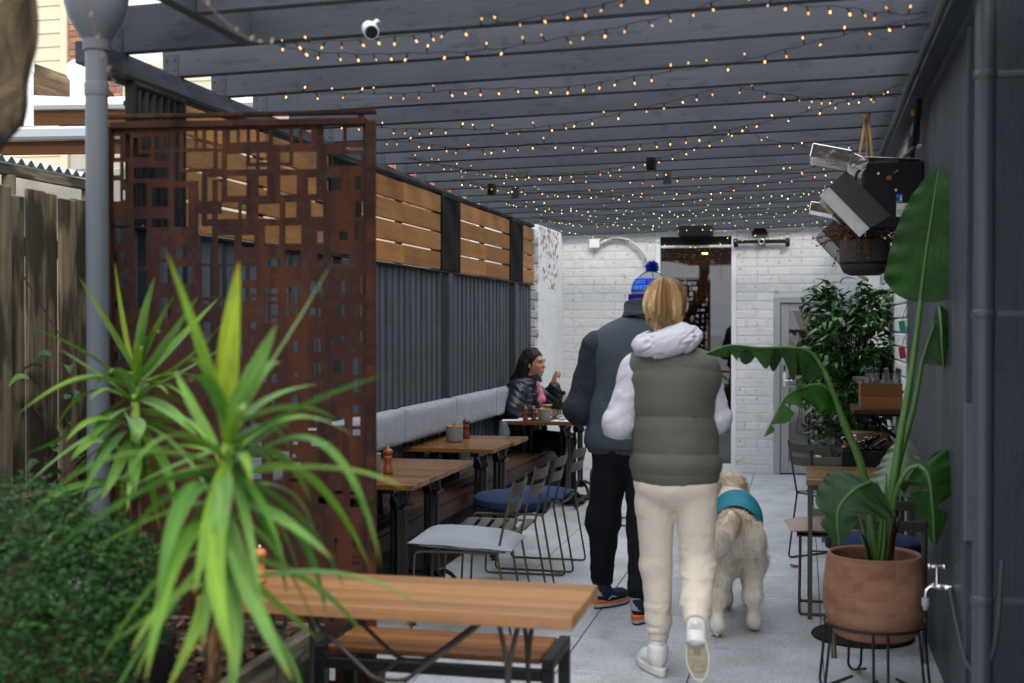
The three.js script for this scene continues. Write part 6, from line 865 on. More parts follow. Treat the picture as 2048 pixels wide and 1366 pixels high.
  soft('coat_hem', (x, y, z) => Math.max(Math.abs(ct(x, y, z) - 0.001) - 0.006, Math.abs(z + 6.69 - (y - 0.5) * 0.12) - 0.014, 0.39 - y), [-0.54, 0.34, -6.78], [-0.17, 0.72, -6.6], 0.005, mat({ color: lin(0.006, 0.008, 0.016), roughness: 0.8 }), cs);
  mset('claws', [[-0.247, -6.68], [-0.425, -6.53]].flatMap(([x, z]) => [-0.012, 0, 0.012].map(e => at(new THREE.SphereGeometry(0.006, 6, 5), x + e, 0.008, z))), M.black, p);
}
// ================= PLANTS =================
const leafMat = (r, g, b, o = {}) => mat({ color: lin(r, g, b), roughness: 0.5, transmission: 0.3, thickness: 0, ...o });
function blade(p0, p1, p2, w, roll = 0, fold = 0.25, n = 14) { // strap leaf: base, middle, tip
  const A = V(...p0), B = V(...p1), C = V(...p2), pos = [], uv = [], idx = []; let prevS = null;
  const cp = B.clone().multiplyScalar(2).addScaledVector(A, -0.5).addScaledVector(C, -0.5), P = t => A.clone().multiplyScalar((1 - t) * (1 - t)).addScaledVector(cp, 2 * t * (1 - t)).addScaledVector(C, t * t);
  for (let i = 0; i <= n; i++) { const t = i / n, q = P(t), T2 = P(Math.min(1, t + 0.02)).sub(P(Math.max(0, t - 0.02))).normalize(); let S = V(0, 1, 0).cross(T2); if (S.length() < 0.25 || prevS) S = prevS ? prevS.clone().addScaledVector(T2, -prevS.dot(T2)) : V(1, 0, 0); S.normalize(); if (!prevS) S.applyAxisAngle(T2, roll); prevS = S; const N = T2.clone().cross(S); const ww = w * 0.5 * Math.pow(Math.sin(PI * Math.pow(t * 0.96 + 0.04, 0.62)), 0.7) * (t > 0.985 ? 0.1 : 1); for (const e of [-1, 0, 1]) { const r = q.clone().addScaledVector(S, e * ww).addScaledVector(N, (Math.abs(e) - 0.5) * ww * fold * 2); pos.push(r.x, r.y, r.z); uv.push((e + 1) / 2, t); } }
  for (let i = 0; i < n; i++) for (let k = 0; k < 2; k++) { const a = i * 3 + k; idx.push(a, a + 1, a + 3, a + 1, a + 4, a + 3); }
  const g = new THREE.BufferGeometry(); g.setAttribute('position', new THREE.Float32BufferAttribute(pos, 3)); g.setAttribute('uv', new THREE.Float32BufferAttribute(uv, 2)); g.setIndex(idx); g.computeVertexNormals(); return g;
}
const bladesR = [[[-1.27,1.39,-2.58],[-1.3,1.55,-2.53],[-1.35,1.76,-2.48],0.062],[[-1.26,1.4,-2.58],[-1.25,1.56,-2.58],[-1.22,1.74,-2.57],0.062],[[-1.25,1.38,-2.58],[-1.16,1.54,-2.65],[-1.08,1.75,-2.78],0.028],[[-1.25,1.37,-2.58],[-1.17,1.48,-2.52],[-1.1,1.6,-2.5],0.055],[[-1.24,1.33,-2.58],[-1.01,1.44,-2.53],[-0.82,1.5,-2.5],0.024],[[-1.24,1.3,-2.58],[-1.11,1.39,-2.61],[-0.99,1.34,-2.69],0.034],[[-1.24,1.27,-2.58],[-1.01,1.34,-2.53],[-0.85,1.09,-2.46],0.044],[[-1.23,1.26,-2.58],[-0.97,1.3,-2.46],[-0.77,1.27,-2.38],0.05],[[-1.23,1.2,-2.58],[-1.1,1.18,-2.51],[-0.95,1.11,-2.44],0.046],[[-1.23,1.25,-2.58],[-1.14,1.24,-2.76],[-1.04,0.99,-2.93],0.04],[[-1.26,1.22,-2.63],[-1.2,1.2,-2.79],[-1.17,1.06,-2.9],0.035],[[-1.28,1.25,-2.57],[-1.37,1.25,-2.45],[-1.54,1.11,-2.3],0.046],[[-1.29,1.24,-2.57],[-1.27,1.21,-2.39],[-1.26,1.03,-2.27],0.052],[[-1.29,1.2,-2.57],[-1.47,1.15,-2.63],[-1.68,1.04,-2.68],0.03],[[-1.24,1.27,-2.53],[-1.18,1.18,-2.39],[-1.18,0.93,-2.3],0.054],[[-1.23,1.17,-2.53],[-1.12,1.05,-2.4],[-0.99,0.88,-2.33],0.052],[[-1.27,1.12,-2.57],[-1.25,1.0,-2.47],[-1.29,0.83,-2.36],0.05],[[-1.26,1.09,-2.58],[-1.17,0.96,-2.44],[-1.16,0.8,-2.39],0.05],[[-1.3,1.08,-2.62],[-1.44,1.02,-2.63],[-1.6,0.79,-2.6],0.046],[[-1.3,1.31,-2.62],[-1.43,1.27,-2.69],[-1.62,1.19,-2.75],0.035],[[-1.26,1.07,-2.57],[-1.2,0.96,-2.69],[-1.13,0.84,-2.81],0.045],[[-1.29,1.05,-2.57],[-1.37,0.97,-2.44],[-1.41,0.93,-2.33],0.04],[[-1.27,1.2,-2.62],[-1.19,1.11,-2.8],[-1.15,0.87,-2.91],0.04],[[-1.28,1.33,-2.57],[-1.41,1.42,-2.7],[-1.49,1.49,-2.78],0.03],[[-1.27,1.35,-2.63],[-1.25,1.42,-2.79],[-1.17,1.45,-2.91],0.03],[[-1.27,1.16,-2.52],[-1.27,1.11,-2.37],[-1.25,0.9,-2.21],0.05],[[-1.22,1.22,-2.48],[-1.14,1.1,-2.29],[-1.06,0.94,-2.21],0.05],[[-1.27,1.06,-2.57],[-1.1,0.91,-2.51],[-1.01,0.82,-2.42],0.045]];
const bladesL = [[[-2.08,1.45,-3.62],[-2.14,1.6,-3.56],[-2.2,1.75,-3.49],0.062],[[-2.09,1.45,-3.62],[-2.15,1.61,-3.66],[-2.2,1.81,-3.7],0.036],[[-2.08,1.45,-3.62],[-2.03,1.61,-3.58],[-1.97,1.75,-3.55],0.036],[[-2.07,1.45,-3.62],[-1.99,1.58,-3.59],[-1.91,1.69,-3.56],0.06],[[-2.06,1.43,-3.62],[-1.94,1.53,-3.55],[-1.81,1.69,-3.53],0.045],[[-2.06,1.42,-3.63],[-1.99,1.55,-3.75],[-1.91,1.69,-3.87],0.05],[[-2.11,1.41,-3.61],[-2.23,1.52,-3.54],[-2.36,1.59,-3.46],0.03],[[-2.11,1.38,-3.61],[-2.24,1.47,-3.58],[-2.32,1.52,-3.57],0.04],[[-2.11,1.4,-3.61],[-2.17,1.43,-3.45],[-2.29,1.33,-3.31],0.05],[[-2.12,1.37,-3.61],[-2.29,1.37,-3.67],[-2.45,1.24,-3.74],0.03],[[-2.05,1.41,-3.63],[-1.95,1.48,-3.7],[-1.87,1.61,-3.83],0.025],[[-2.05,1.39,-3.63],[-1.93,1.45,-3.66],[-1.8,1.53,-3.69],0.03],[[-2.07,1.31,-3.57],[-1.95,1.3,-3.39],[-1.93,1.24,-3.37],0.085],[[-2.13,1.32,-3.61],[-2.1,1.29,-3.46],[-2.12,1.23,-3.4],0.05],[[-2.06,1.36,-3.62],[-1.9,1.33,-3.51],[-1.76,1.25,-3.44],0.055],[[-2.12,1.29,-3.61],[-2.1,1.25,-3.41],[-2.14,1.19,-3.35],0.055],[[-2.11,1.26,-3.61],[-2.09,1.2,-3.46],[-2.1,1.09,-3.35],0.05],[[-2.06,1.29,-3.62],[-2.02,1.25,-3.73],[-1.94,1.17,-3.85],0.04],[[-2.1,1.23,-3.61],[-2.06,1.15,-3.47],[-2.08,1.06,-3.41],0.045],[[-2.06,1.23,-3.57],[-1.98,1.17,-3.44],[-1.96,1.07,-3.39],0.055],[[-2.06,1.25,-3.62],[-1.94,1.16,-3.55],[-1.89,1.04,-3.51],0.045],[[-2.13,1.28,-3.61],[-2.28,1.2,-3.57],[-2.44,1.06,-3.53],0.035],[[-2.06,1.23,-3.62],[-2.06,1.09,-3.67],[-2.05,0.92,-3.72],0.04],[[-2.13,1.25,-3.6],[-2.32,1.12,-3.66],[-2.46,0.99,-3.73],0.03],[[-2.05,1.31,-3.63],[-1.81,1.29,-3.48],[-1.68,1.18,-3.4],0.045],[[-2.11,1.36,-3.61],[-2.24,1.25,-3.48],[-2.34,1.2,-3.4],0.04]];
const dracGreens = [[0.18, 0.42, 0.025], [0.24, 0.48, 0.03], [0.1, 0.3, 0.025], [0.2, 0.43, 0.09], [0.4, 0.58, 0.03]].map(c => leafMat(c[0], c[1], c[2], { map: T.leaf, transmission: 0.4, roughness: 0.6, specularIntensity: 0.5 }));
function dracaena(label, leaves, stem, r, sd) {
  reseed(sd); const p = thing('dracaena_plant', label, 'plant');
  const cs = curve(stem, 24); mesh('green_stem', sweep(cs.slice(0, 9), cs.slice(0, 9).map((_, i) => r * lerp(0.6, 1.25, i / 8)), 10), mat({ color: lin(0.2, 0.32, 0.05), roughness: 0.6 }), p); mesh('stem', sweep(cs.slice(8), r, 10), mat({ map: rep(T.bark, 0.3, 0.2), color: lin(0.8, 0.55, 0.4), bumpMap: rep(T.noise, 0.06), bumpScale: 0.004, roughness: 0.9 }), p);
  leaves.forEach(([a, b, c, w], i) => mesh('leaf', blade(a, b, c, w * 0.82, rr(-0.5, 0.5), rr(0.15, 0.35)), dracGreens[i === 1 ? 4 : Math.floor(rnd() * 4)], p));
  const top = stem[0]; // short inner leaves round the growing tip
  for (let i = 0; i < 34; i++) { const a = rr(0, 2 * PI), low = i > 12, e = low ? rr(-0.9, 0.35) : rr(-0.4, 1.2), L = low ? rr(0.26, 0.46) : rr(0.16, 0.3), h = low ? rr(-0.36, -0.04) : rr(-0.12, 0.02), b = [top[0], top[1] + h, top[2]], d = [Math.cos(a) * Math.cos(e) * L, Math.sin(e) * L, Math.sin(a) * Math.cos(e) * L]; mesh('leaf', blade(b, [b[0] + d[0] * 0.55, b[1] + d[1] * 0.6 + 0.02, b[2] + d[2] * 0.55], [b[0] + d[0], b[1] + d[1] - (low ? rr(0.04, 0.12) : 0.03), b[2] + d[2]], rr(0.022, 0.038), rr(-0.5, 0.5)), dracGreens[Math.floor(rnd() * 4)], p); }
  return p;
}
const blackPot = mat({ color: lin(0.012, 0.0125, 0.014), roughness: 0.5 }), soilM = mat({ color: lin(0.035, 0.024, 0.017), roughness: 1, bumpMap: rep(T.noise, 0.2), bumpScale: 0.02 });
function plantPot(label, x, y, z, r, h, m = blackPot) { const q = thing('plant_pot', label, 'pot', [x, y, z]); mesh('wall', lathe([[0.001, 0], [r * 0.82, 0], [r * 0.85, 0.01], [r, h - 0.02], [r * 1.04, h - 0.018], [r * 1.04, h], [r * 0.96, h], [r * 0.94, h - 0.04]], 32), m, q); mesh('soil', lathe([[0.001, h - 0.02], [r * 0.95, h - 0.025]], 24), soilM, q); return q; }
dracaena('large spiky dracaena nearest in front with long arching leaves', bladesR, [[-1.25, 1.36, -2.58], [-1.26, 1.25, -2.58], [-1.27, 1.09, -2.57], [-1.285, 0.8, -2.565], [-1.29, 0.4, -2.56]], 0.017, 401);
plantPot('tall black pot under the nearest dracaena', -1.29, -0.04, -2.56, 0.2, 0.46);
dracaena('smaller spiky dracaena in a black pot in front of the rusted screen', bladesL, [[-2.08, 1.42, -3.62], [-2.08, 1.2, -3.62], [-2.09, 1.03, -3.63], [-2.09, 0.79, -3.66], [-2.1, 0.56, -3.71]], 0.018, 402);
plantPot('small black pot of the smaller dracaena half sunk in leaf litter', -2.1, 0.4, -3.71, 0.1, 0.18);
{ // raised garden bed with litter
  reseed(411); const b = thing('garden_bed', 'raised garden bed with timber sleepers and fallen leaves', 'garden bed');
  mesh('soil', boxAt(-3.27, -1.82, -0.03, 0.43, -4.44, -2.2, 0.01), soilM, b);
  mesh('sleeper', boxAt(-1.82, -1.765, -0.03, 0.46, -4.46, -2.2, 0.006), M.weathered[0], b); mesh('sleeper', boxAt(-3.28, -1.82, -0.03, 0.455, -4.478, -4.44, 0.006), M.weathered[1], b);
  for (const y of [0.44, 0.66]) mesh('retaining_sleeper', boxAt(-3.3, -3.22, y, y + 0.21, -5.2, -2.2, 0.01), M.weathered[y > 0.5 ? 2 : 1], b);
  const lg = (() => { const L = []; const f = (u, v) => [u * 0.5 * Math.sqrt(Math.max(0, 1 - v * v)), 0.22 * (u * u + 0.4 * v * v), v]; for (let i = 0; i < 4; i++) { const a = -1 + i * 0.5, c = a + 0.5; L.push([f(-1, a), f(0, a), f(0, c)], [f(-1, a), f(0, c), f(-1, c)], [f(0, a), f(1, a), f(1, c)], [f(0, a), f(1, c), f(0, c)]); } return tris(L, false); })();
  const im = new THREE.InstancedMesh(lg, mat({ color: lin(1, 1, 1), roughness: 0.8 }), 1800), m4 = new THREE.Matrix4(), c = new THREE.Color(); for (let i = 0; i < 1800; i++) { const s = rr(0.012, 0.03); m4.compose(V(rr(-3.2, -1.84), 0.435 + rnd() * rnd() * 0.04, rr(-4.42, -2.3)), new THREE.Quaternion().setFromEuler(new THREE.Euler(rr(-0.7, 0.7), rr(0, 6.3), rr(-0.7, 0.7))), V(s, s, s)); im.setMatrixAt(i, m4); const k = rr(0.5, 1.3); c.setRGB(0.11 * k, 0.055 * k, 0.03 * k); im.setColorAt(i, c); } im.name = 'leaf_litter'; im.userData.kind = 'stuff'; b.add(im);
}
{ // dense small leaved shrub
  reseed(421); const s = thing('shrub', 'dense dark green small leaved shrub at the bottom corner', 'shrub');
  const lf = (() => { const f = (u, v) => [u * 0.42 * Math.sqrt(Math.max(0, 1 - v * v)), 0.14 * u * u, v]; const L = []; for (let i = 0; i < 3; i++) { const a = -1 + i * 2 / 3, c = a + 2 / 3; L.push([f(-1, a), f(0, a), f(0, c)], [f(-1, a), f(0, c), f(-1, c)], [f(0, a), f(1, a), f(1, c)], [f(0, a), f(1, c), f(0, c)]); } return tris(L, false); })();
  const n = 15000, im = new THREE.InstancedMesh(lf, mat({ color: lin(1, 1, 1), roughness: 0.6, transmission: 0.2, thickness: 0, specularIntensity: 0.4 }), n), m4 = new THREE.Matrix4(), c = new THREE.Color(); let k = 0;
  const lobes = [[-2.12, 0.78, -3.05, 0.34, 0.3], [-2.0, 0.66, -2.95, 0.27, 0.26], [-2.28, 0.85, -3.25, 0.3, 0.3], [-1.98, 0.78, -3.25, 0.2, 0.25], [-2.15, 0.6, -2.75, 0.3, 0.28]];
  for (let i = 0; i < n; i++) { const l = lobes[Math.floor(rnd() * 5)], a = rr(0, 2 * PI), u = rr(-0.5, 1), q = Math.sqrt(1 - u * u), r = (0.72 + 0.33 * Math.sqrt(rnd())) * (0.85 + 0.3 * fbm3(Math.cos(a) * q * 4 + i % 5, u * 4, Math.sin(a) * q * 4, 2)); const p = V(l[0] + Math.cos(a) * q * l[3] * r, l[1] + u * l[4] * r, l[2] + Math.sin(a) * q * l[3] * r); if (p.y < 0.46) continue; const sz = rr(0.008, 0.014); m4.compose(p, new THREE.Quaternion().setFromEuler(new THREE.Euler(rr(-1, 1), rr(0, 6.3), rr(-1, 1))), V(sz, sz, sz)); im.setMatrixAt(k, m4); const t = rr(0.6, 1.35); c.setRGB(0.016 * t, 0.062 * t, 0.01 * t); im.setColorAt(k++, c); }
  im.count = k; im.name = 'foliage'; im.userData.kind = 'stuff'; im.castShadow = true; s.add(im);
  const st = []; for (let i = 0; i < 46; i++) { const l = lobes[i % 5], a = rr(0, 6.3), u = rr(0.1, 1), q = Math.sqrt(1 - u * u); st.push(sweep(curve([[l[0] * 0.7 - 0.63, 0.44, l[2] * 0.7 - 0.9], [l[0], l[1] * 0.85, l[2]], [l[0] + Math.cos(a) * q * l[3], l[1] + u * l[4], l[2] + Math.sin(a) * q * l[3]]], 8), [0.006, 0.005, 0.005, 0.004, 0.004, 0.003, 0.003, 0.002, 0.001], 5)); } stuff(mset('twig', st, mat({ color: lin(0.08, 0.05, 0.03), roughness: 0.9 }), s));
}
{ // climbing vine on the palings
  reseed(431); const v = thing('climbing_vine', 'thin vine with a few leaves climbing the paling fence', 'vine'); const pts = [[-3.24, 0.86, -4.75], [-3.22, 1.1, -4.95], [-3.24, 1.25, -4.8], [-3.2, 1.4, -5.05], [-3.23, 1.62, -4.9], [-3.22, 1.8, -4.7]]; mesh('stem', sweep(curve(pts, 40), 0.003, 5), mat({ color: lin(0.1, 0.05, 0.035) }), v); mesh('stem', sweep(curve([[-3.24, 0.86, -4.85], [-3.1, 1.05, -5.05], [-2.95, 1.15, -5.1], [-2.85, 1.35, -5.1]], 30), 0.003, 5), mat({ color: lin(0.1, 0.05, 0.035) }), v);
  const lm = [leafMat(0.03, 0.09, 0.025), leafMat(0.1, 0.2, 0.04)]; for (let i = 0; i < 34; i++) { const b = [lerp(-3.2, -2.85, Math.pow(rnd(), 1.5)), rr(0.9, 1.5), rr(-5.15, -4.65)], a = rr(0, 6.3), L = rr(0.06, 0.1); mesh('leaf', blade(b, [b[0] + Math.cos(a) * L * 0.5, b[1] + 0.01, b[2] + Math.sin(a) * L * 0.5], [b[0] + Math.cos(a) * L, b[1] - 0.03, b[2] + Math.sin(a) * L], L * 0.55, rr(-0.6, 0.6), 0.2, 6), lm[i % 5 ? 0 : 1], v); }
}
// ================= POTTED GIANT BIRD PLANT =================
{
  const pp = thing('terracotta_planter', 'large round terracotta planter in a thin black wire stand', 'planter', [0.31, 0, -5.72]);
  const r = 0.222; mesh('bowl', lathe([[0.001, 0.225], [0.15, 0.225], [0.172, 0.235], [0.2, 0.28], [0.219, 0.36], [0.222, 0.42], [0.214, 0.5], [0.203, 0.575], [0.2, 0.588], [0.194, 0.592], [0.184, 0.588], [0.182, 0.575], [0.19, 0.5], [0.195, 0.45], [0.001, 0.45]], 56), M.terracotta, pp);
  mesh('soil', lathe([[0.001, 0.545], [0.186, 0.535]], 28), soilM, pp);
  const wm = mat({ color: lin(0.012, 0.012, 0.014), roughness: 0.45 }), ring = at(new THREE.TorusGeometry(0.213, 0.0065, 8, 56), 0, 0.283, 0, PI / 2); const st = mesh('stand_ring', ring, wm, pp);
  for (const a of [0.45, 1.5, 2.75, 4.4]) { const d = V(Math.cos(a), 0, Math.sin(a)), s = V(-d.z, 0, d.x), q = (rad, y, k) => d.clone().multiplyScalar(rad).addScaledVector(s, k).add(V(0, y, 0)); mesh('stand_leg', merge([sweep(bend([q(0.213, 0.283, 0.03), q(0.24, 0.03, 0.03), q(0.232, 0.008, 0.01), q(0.1, 0.05, 0.0)], 0.02), 0.006, 8), sweep(bend([q(0.213, 0.283, -0.03), q(0.24, 0.03, -0.03), q(0.232, 0.008, -0.01), q(0.1, 0.05, -0.0)], 0.02), 0.006, 8)]), wm, pp); }
  reseed(441);
  const p = thing('bird_of_paradise_plant', 'tall broad leaved plant with torn paddle leaves in the terracotta planter', 'plant');
  const gm = [[0.028, 0.13, 0.01], [0.02, 0.085, 0.018], [0.04, 0.12, 0.03], [0.026, 0.1, 0.012]].map(c => leafMat(...c, { map: T.leaf, roughness: 0.45, transmission: 0.2, specularIntensity: 0.5 })), sm = mat({ color: lin(0.07, 0.16, 0.03), roughness: 0.4 });
  function paddle(pts, w, up, fold, tears, m, prof = 0.55, tip = 1) {
    const n = 44, c = curve(pts, n), pos = [], uv = [], idx = []; const U = V(...up).normalize(); const J = 6;
    for (let i = 0; i <= n; i++) { const t = i / n, T2 = c[Math.min(n, i + 1)].clone().sub(c[Math.max(0, i - 1)]).normalize(), S = T2.clone().cross(U).normalize(), N = S.clone().cross(T2).normalize(); let ww = w * 0.54 * Math.pow(clamp(t / (0.3 * prof) + 0.01), 0.5) * Math.pow(Math.max(0, 1 - Math.pow(t, 2.3)), 0.85);
      for (let j = -J; j <= J; j++) { const e = j / J, s = Math.sign(e), k = Math.abs(e); let tw = 1; for (const [tt, sd, d, wd] of tears) if (sd === s) tw = Math.min(tw, 1 - d * Math.exp(-Math.pow((t - tt) / wd, 2))); const dist = ww * k * tw; const q = c[i].clone().addScaledVector(S, s * dist * Math.cos(fold)).addScaledVector(N, dist * Math.sin(fold) + 0.006 * Math.sin(t * 46 + s) * k * k * (ww / 0.12) - 0.35 * dist * dist / Math.max(w, 0.01) * 1.0); q.addScaledVector(T2, -dist * 0.18); pos.push(q.x, q.y, q.z); uv.push((e + 1) / 2, t * 2); } }
    const W = 2 * J + 1; for (let i = 0; i < n; i++) for (let j = 0; j < W - 1; j++) { const a = i * W + j; idx.push(a, a + 1, a + W, a + 1, a + W + 1, a + W); }
    const g = new THREE.BufferGeometry(); g.setAttribute('position', new THREE.Float32BufferAttribute(pos, 3)); g.setAttribute('uv', new THREE.Float32BufferAttribute(uv, 2)); g.setIndex(idx); g.computeVertexNormals(); const o = mesh('leaf', g, m, p); mesh('midrib', sweep(c, c.map((_, i) => lerp(0.009, 0.002, i / n)), 8), sm, o); return o;
  }
  const stalk = (pts, r0, r1) => { const c = curve(pts, 24); mesh('stalk', sweep(c, c.map((_, i) => lerp(r0, r1, i / 24)), 10), sm, p); };
  stalk([[0.34, 0.53, -5.71], [0.41, 1.05, -5.73], [0.47, 1.4, -5.78], [0.51, 1.71, -5.81]], 0.021, 0.011); paddle([[0.505, 1.7, -5.81], [0.53, 1.92, -5.79], [0.56, 2.14, -5.79], [0.585, 2.3, -5.82]], 0.33, [-0.3, 0.1, 1], 0.1, [], gm[0], 0.55);
  stalk([[0.32, 0.53, -5.71], [0.26, 0.94, -5.68], [0.18, 1.16, -5.63], [0.09, 1.4, -5.56]], 0.021, 0.011); paddle([[0.09, 1.4, -5.56], [0.03, 1.48, -5.52], [-0.06, 1.5, -5.46], [-0.18, 1.5, -5.4], [-0.3, 1.51, -5.34], [-0.4, 1.475, -5.28]], 0.26, [0, 1, 0.3], -1.15, [[0.34, -1, 0.85, 0.02], [0.4, 1, 0.8, 0.05], [0.5, -1, 0.95, 0.06], [0.58, 1, 0.9, 0.05], [0.68, -1, 0.9, 0.07], [0.75, 1, 0.9, 0.03], [0.82, -1, 0.85, 0.025], [0.9, 1, 0.8, 0.03]], gm[2], 0.55);
  stalk([[0.31, 0.53, -5.72], [0.28, 0.87, -5.7], [0.21, 1.09, -5.67], [0.15, 1.25, -5.63]], 0.017, 0.009); paddle([[0.15, 1.25, -5.63], [0.09, 1.33, -5.58], [0.01, 1.33, -5.52], [-0.07, 1.29, -5.46], [-0.12, 1.2, -5.42], [-0.16, 1.12, -5.4]], 0.22, [-0.1, 1, 0.35], -0.75, [[0.5, -1, 0.7, 0.03], [0.66, -1, 0.9, 0.03], [0.8, 1, 0.85, 0.03], [0.86, -1, 0.8, 0.03]], gm[0], 0.5);
  stalk([[0.35, 0.53, -5.71], [0.4, 0.91, -5.76], [0.48, 1.22, -5.82], [0.52, 1.43, -5.86]], 0.017, 0.009); paddle([[0.52, 1.43, -5.86], [0.545, 1.52, -5.85], [0.57, 1.6, -5.83], [0.59, 1.67, -5.8]], 0.2, [-0.8, 0.5, 0.55], -0.6, [[0.7, 1, 0.8, 0.03], [0.85, 1, 0.8, 0.03]], gm[2], 0.55);
  paddle([[0.585, 1.68, -5.8], [0.59, 1.6, -5.76], [0.592, 1.5, -5.74], [0.6, 1.4, -5.74]], 0.075, [-0.3, 0, 1], -0.5, [[0.4, 1, 0.7, 0.04]], gm[1], 0.6);
  stalk([[0.32, 0.53, -5.71], [0.34, 0.77, -5.66], [0.32, 0.89, -5.56], [0.28, 0.93, -5.5]], 0.012, 0.008); paddle([[0.28, 0.93, -5.5], [0.21, 0.9, -5.43], [0.145, 0.82, -5.38], [0.15, 0.67, -5.37]], 0.34, [-0.25, 0.55, 0.9], -0.15, [[0.75, 1, 0.5, 0.05], [0.7, -1, 0.4, 0.05]], gm[1], 0.5);
  stalk([[0.37, 0.53, -5.72], [0.39, 0.83, -5.68], [0.44, 0.96, -5.66], [0.49, 0.99, -5.65]], 0.012, 0.008); paddle([[0.49, 0.99, -5.65], [0.525, 0.95, -5.62], [0.54, 0.84, -5.6], [0.55, 0.65, -5.59]], 0.27, [-0.2, 0.25, 1], -0.4, [[0.55, 1, 0.9, 0.04], [0.72, -1, 0.75, 0.05], [0.85, 1, 0.6, 0.04]], gm[3], 0.5);
  stalk([[0.34, 0.53, -5.76], [0.36, 0.72, -5.82], [0.37, 0.84, -5.85]], 0.012, 0.008); paddle([[0.37, 0.84, -5.85], [0.41, 0.94, -5.9], [0.44, 1.02, -5.95], [0.46, 1.1, -5.97]], 0.24, [-0.5, 0.25, 1], -0.2, [], leafMat(0.12, 0.22, 0.11, { map: T.leaf, roughness: 0.3 }), 0.6);
  const dry = mat({ color: lin(0.22, 0.1, 0.045), roughness: 0.9, map: rep(T.bark, 0.2, 0.1) }); for (let i = 0; i < 13; i++) { const a = rr(0, 6.3), q = rr(0.01, 0.06), L = rr(0.1, 0.26); mesh('cut_sheath', sweep([[0.335 + Math.cos(a) * q, 0.53, -5.71 + Math.sin(a) * q], [0.335 + Math.cos(a) * q * 1.4, 0.53 + L * 0.6, -5.71 + Math.sin(a) * q * 1.4], [0.335 + Math.cos(a) * q * 2, 0.53 + L, -5.71 + Math.sin(a) * q * 2]], [0.02, 0.016, 0.008], 7, true, 0.5), i % 3 ? dry : sm, p); }
  for (const [x, z, h] of [[0.345, -5.66, 0.95], [0.37, -5.68, 0.8], [0.3, -5.7, 0.85]]) stalk([[x - 0.01, 0.53, z], [x + 0.005, 0.7, z], [x + 0.01, h, z + 0.01]], 0.008, 0.004);
}
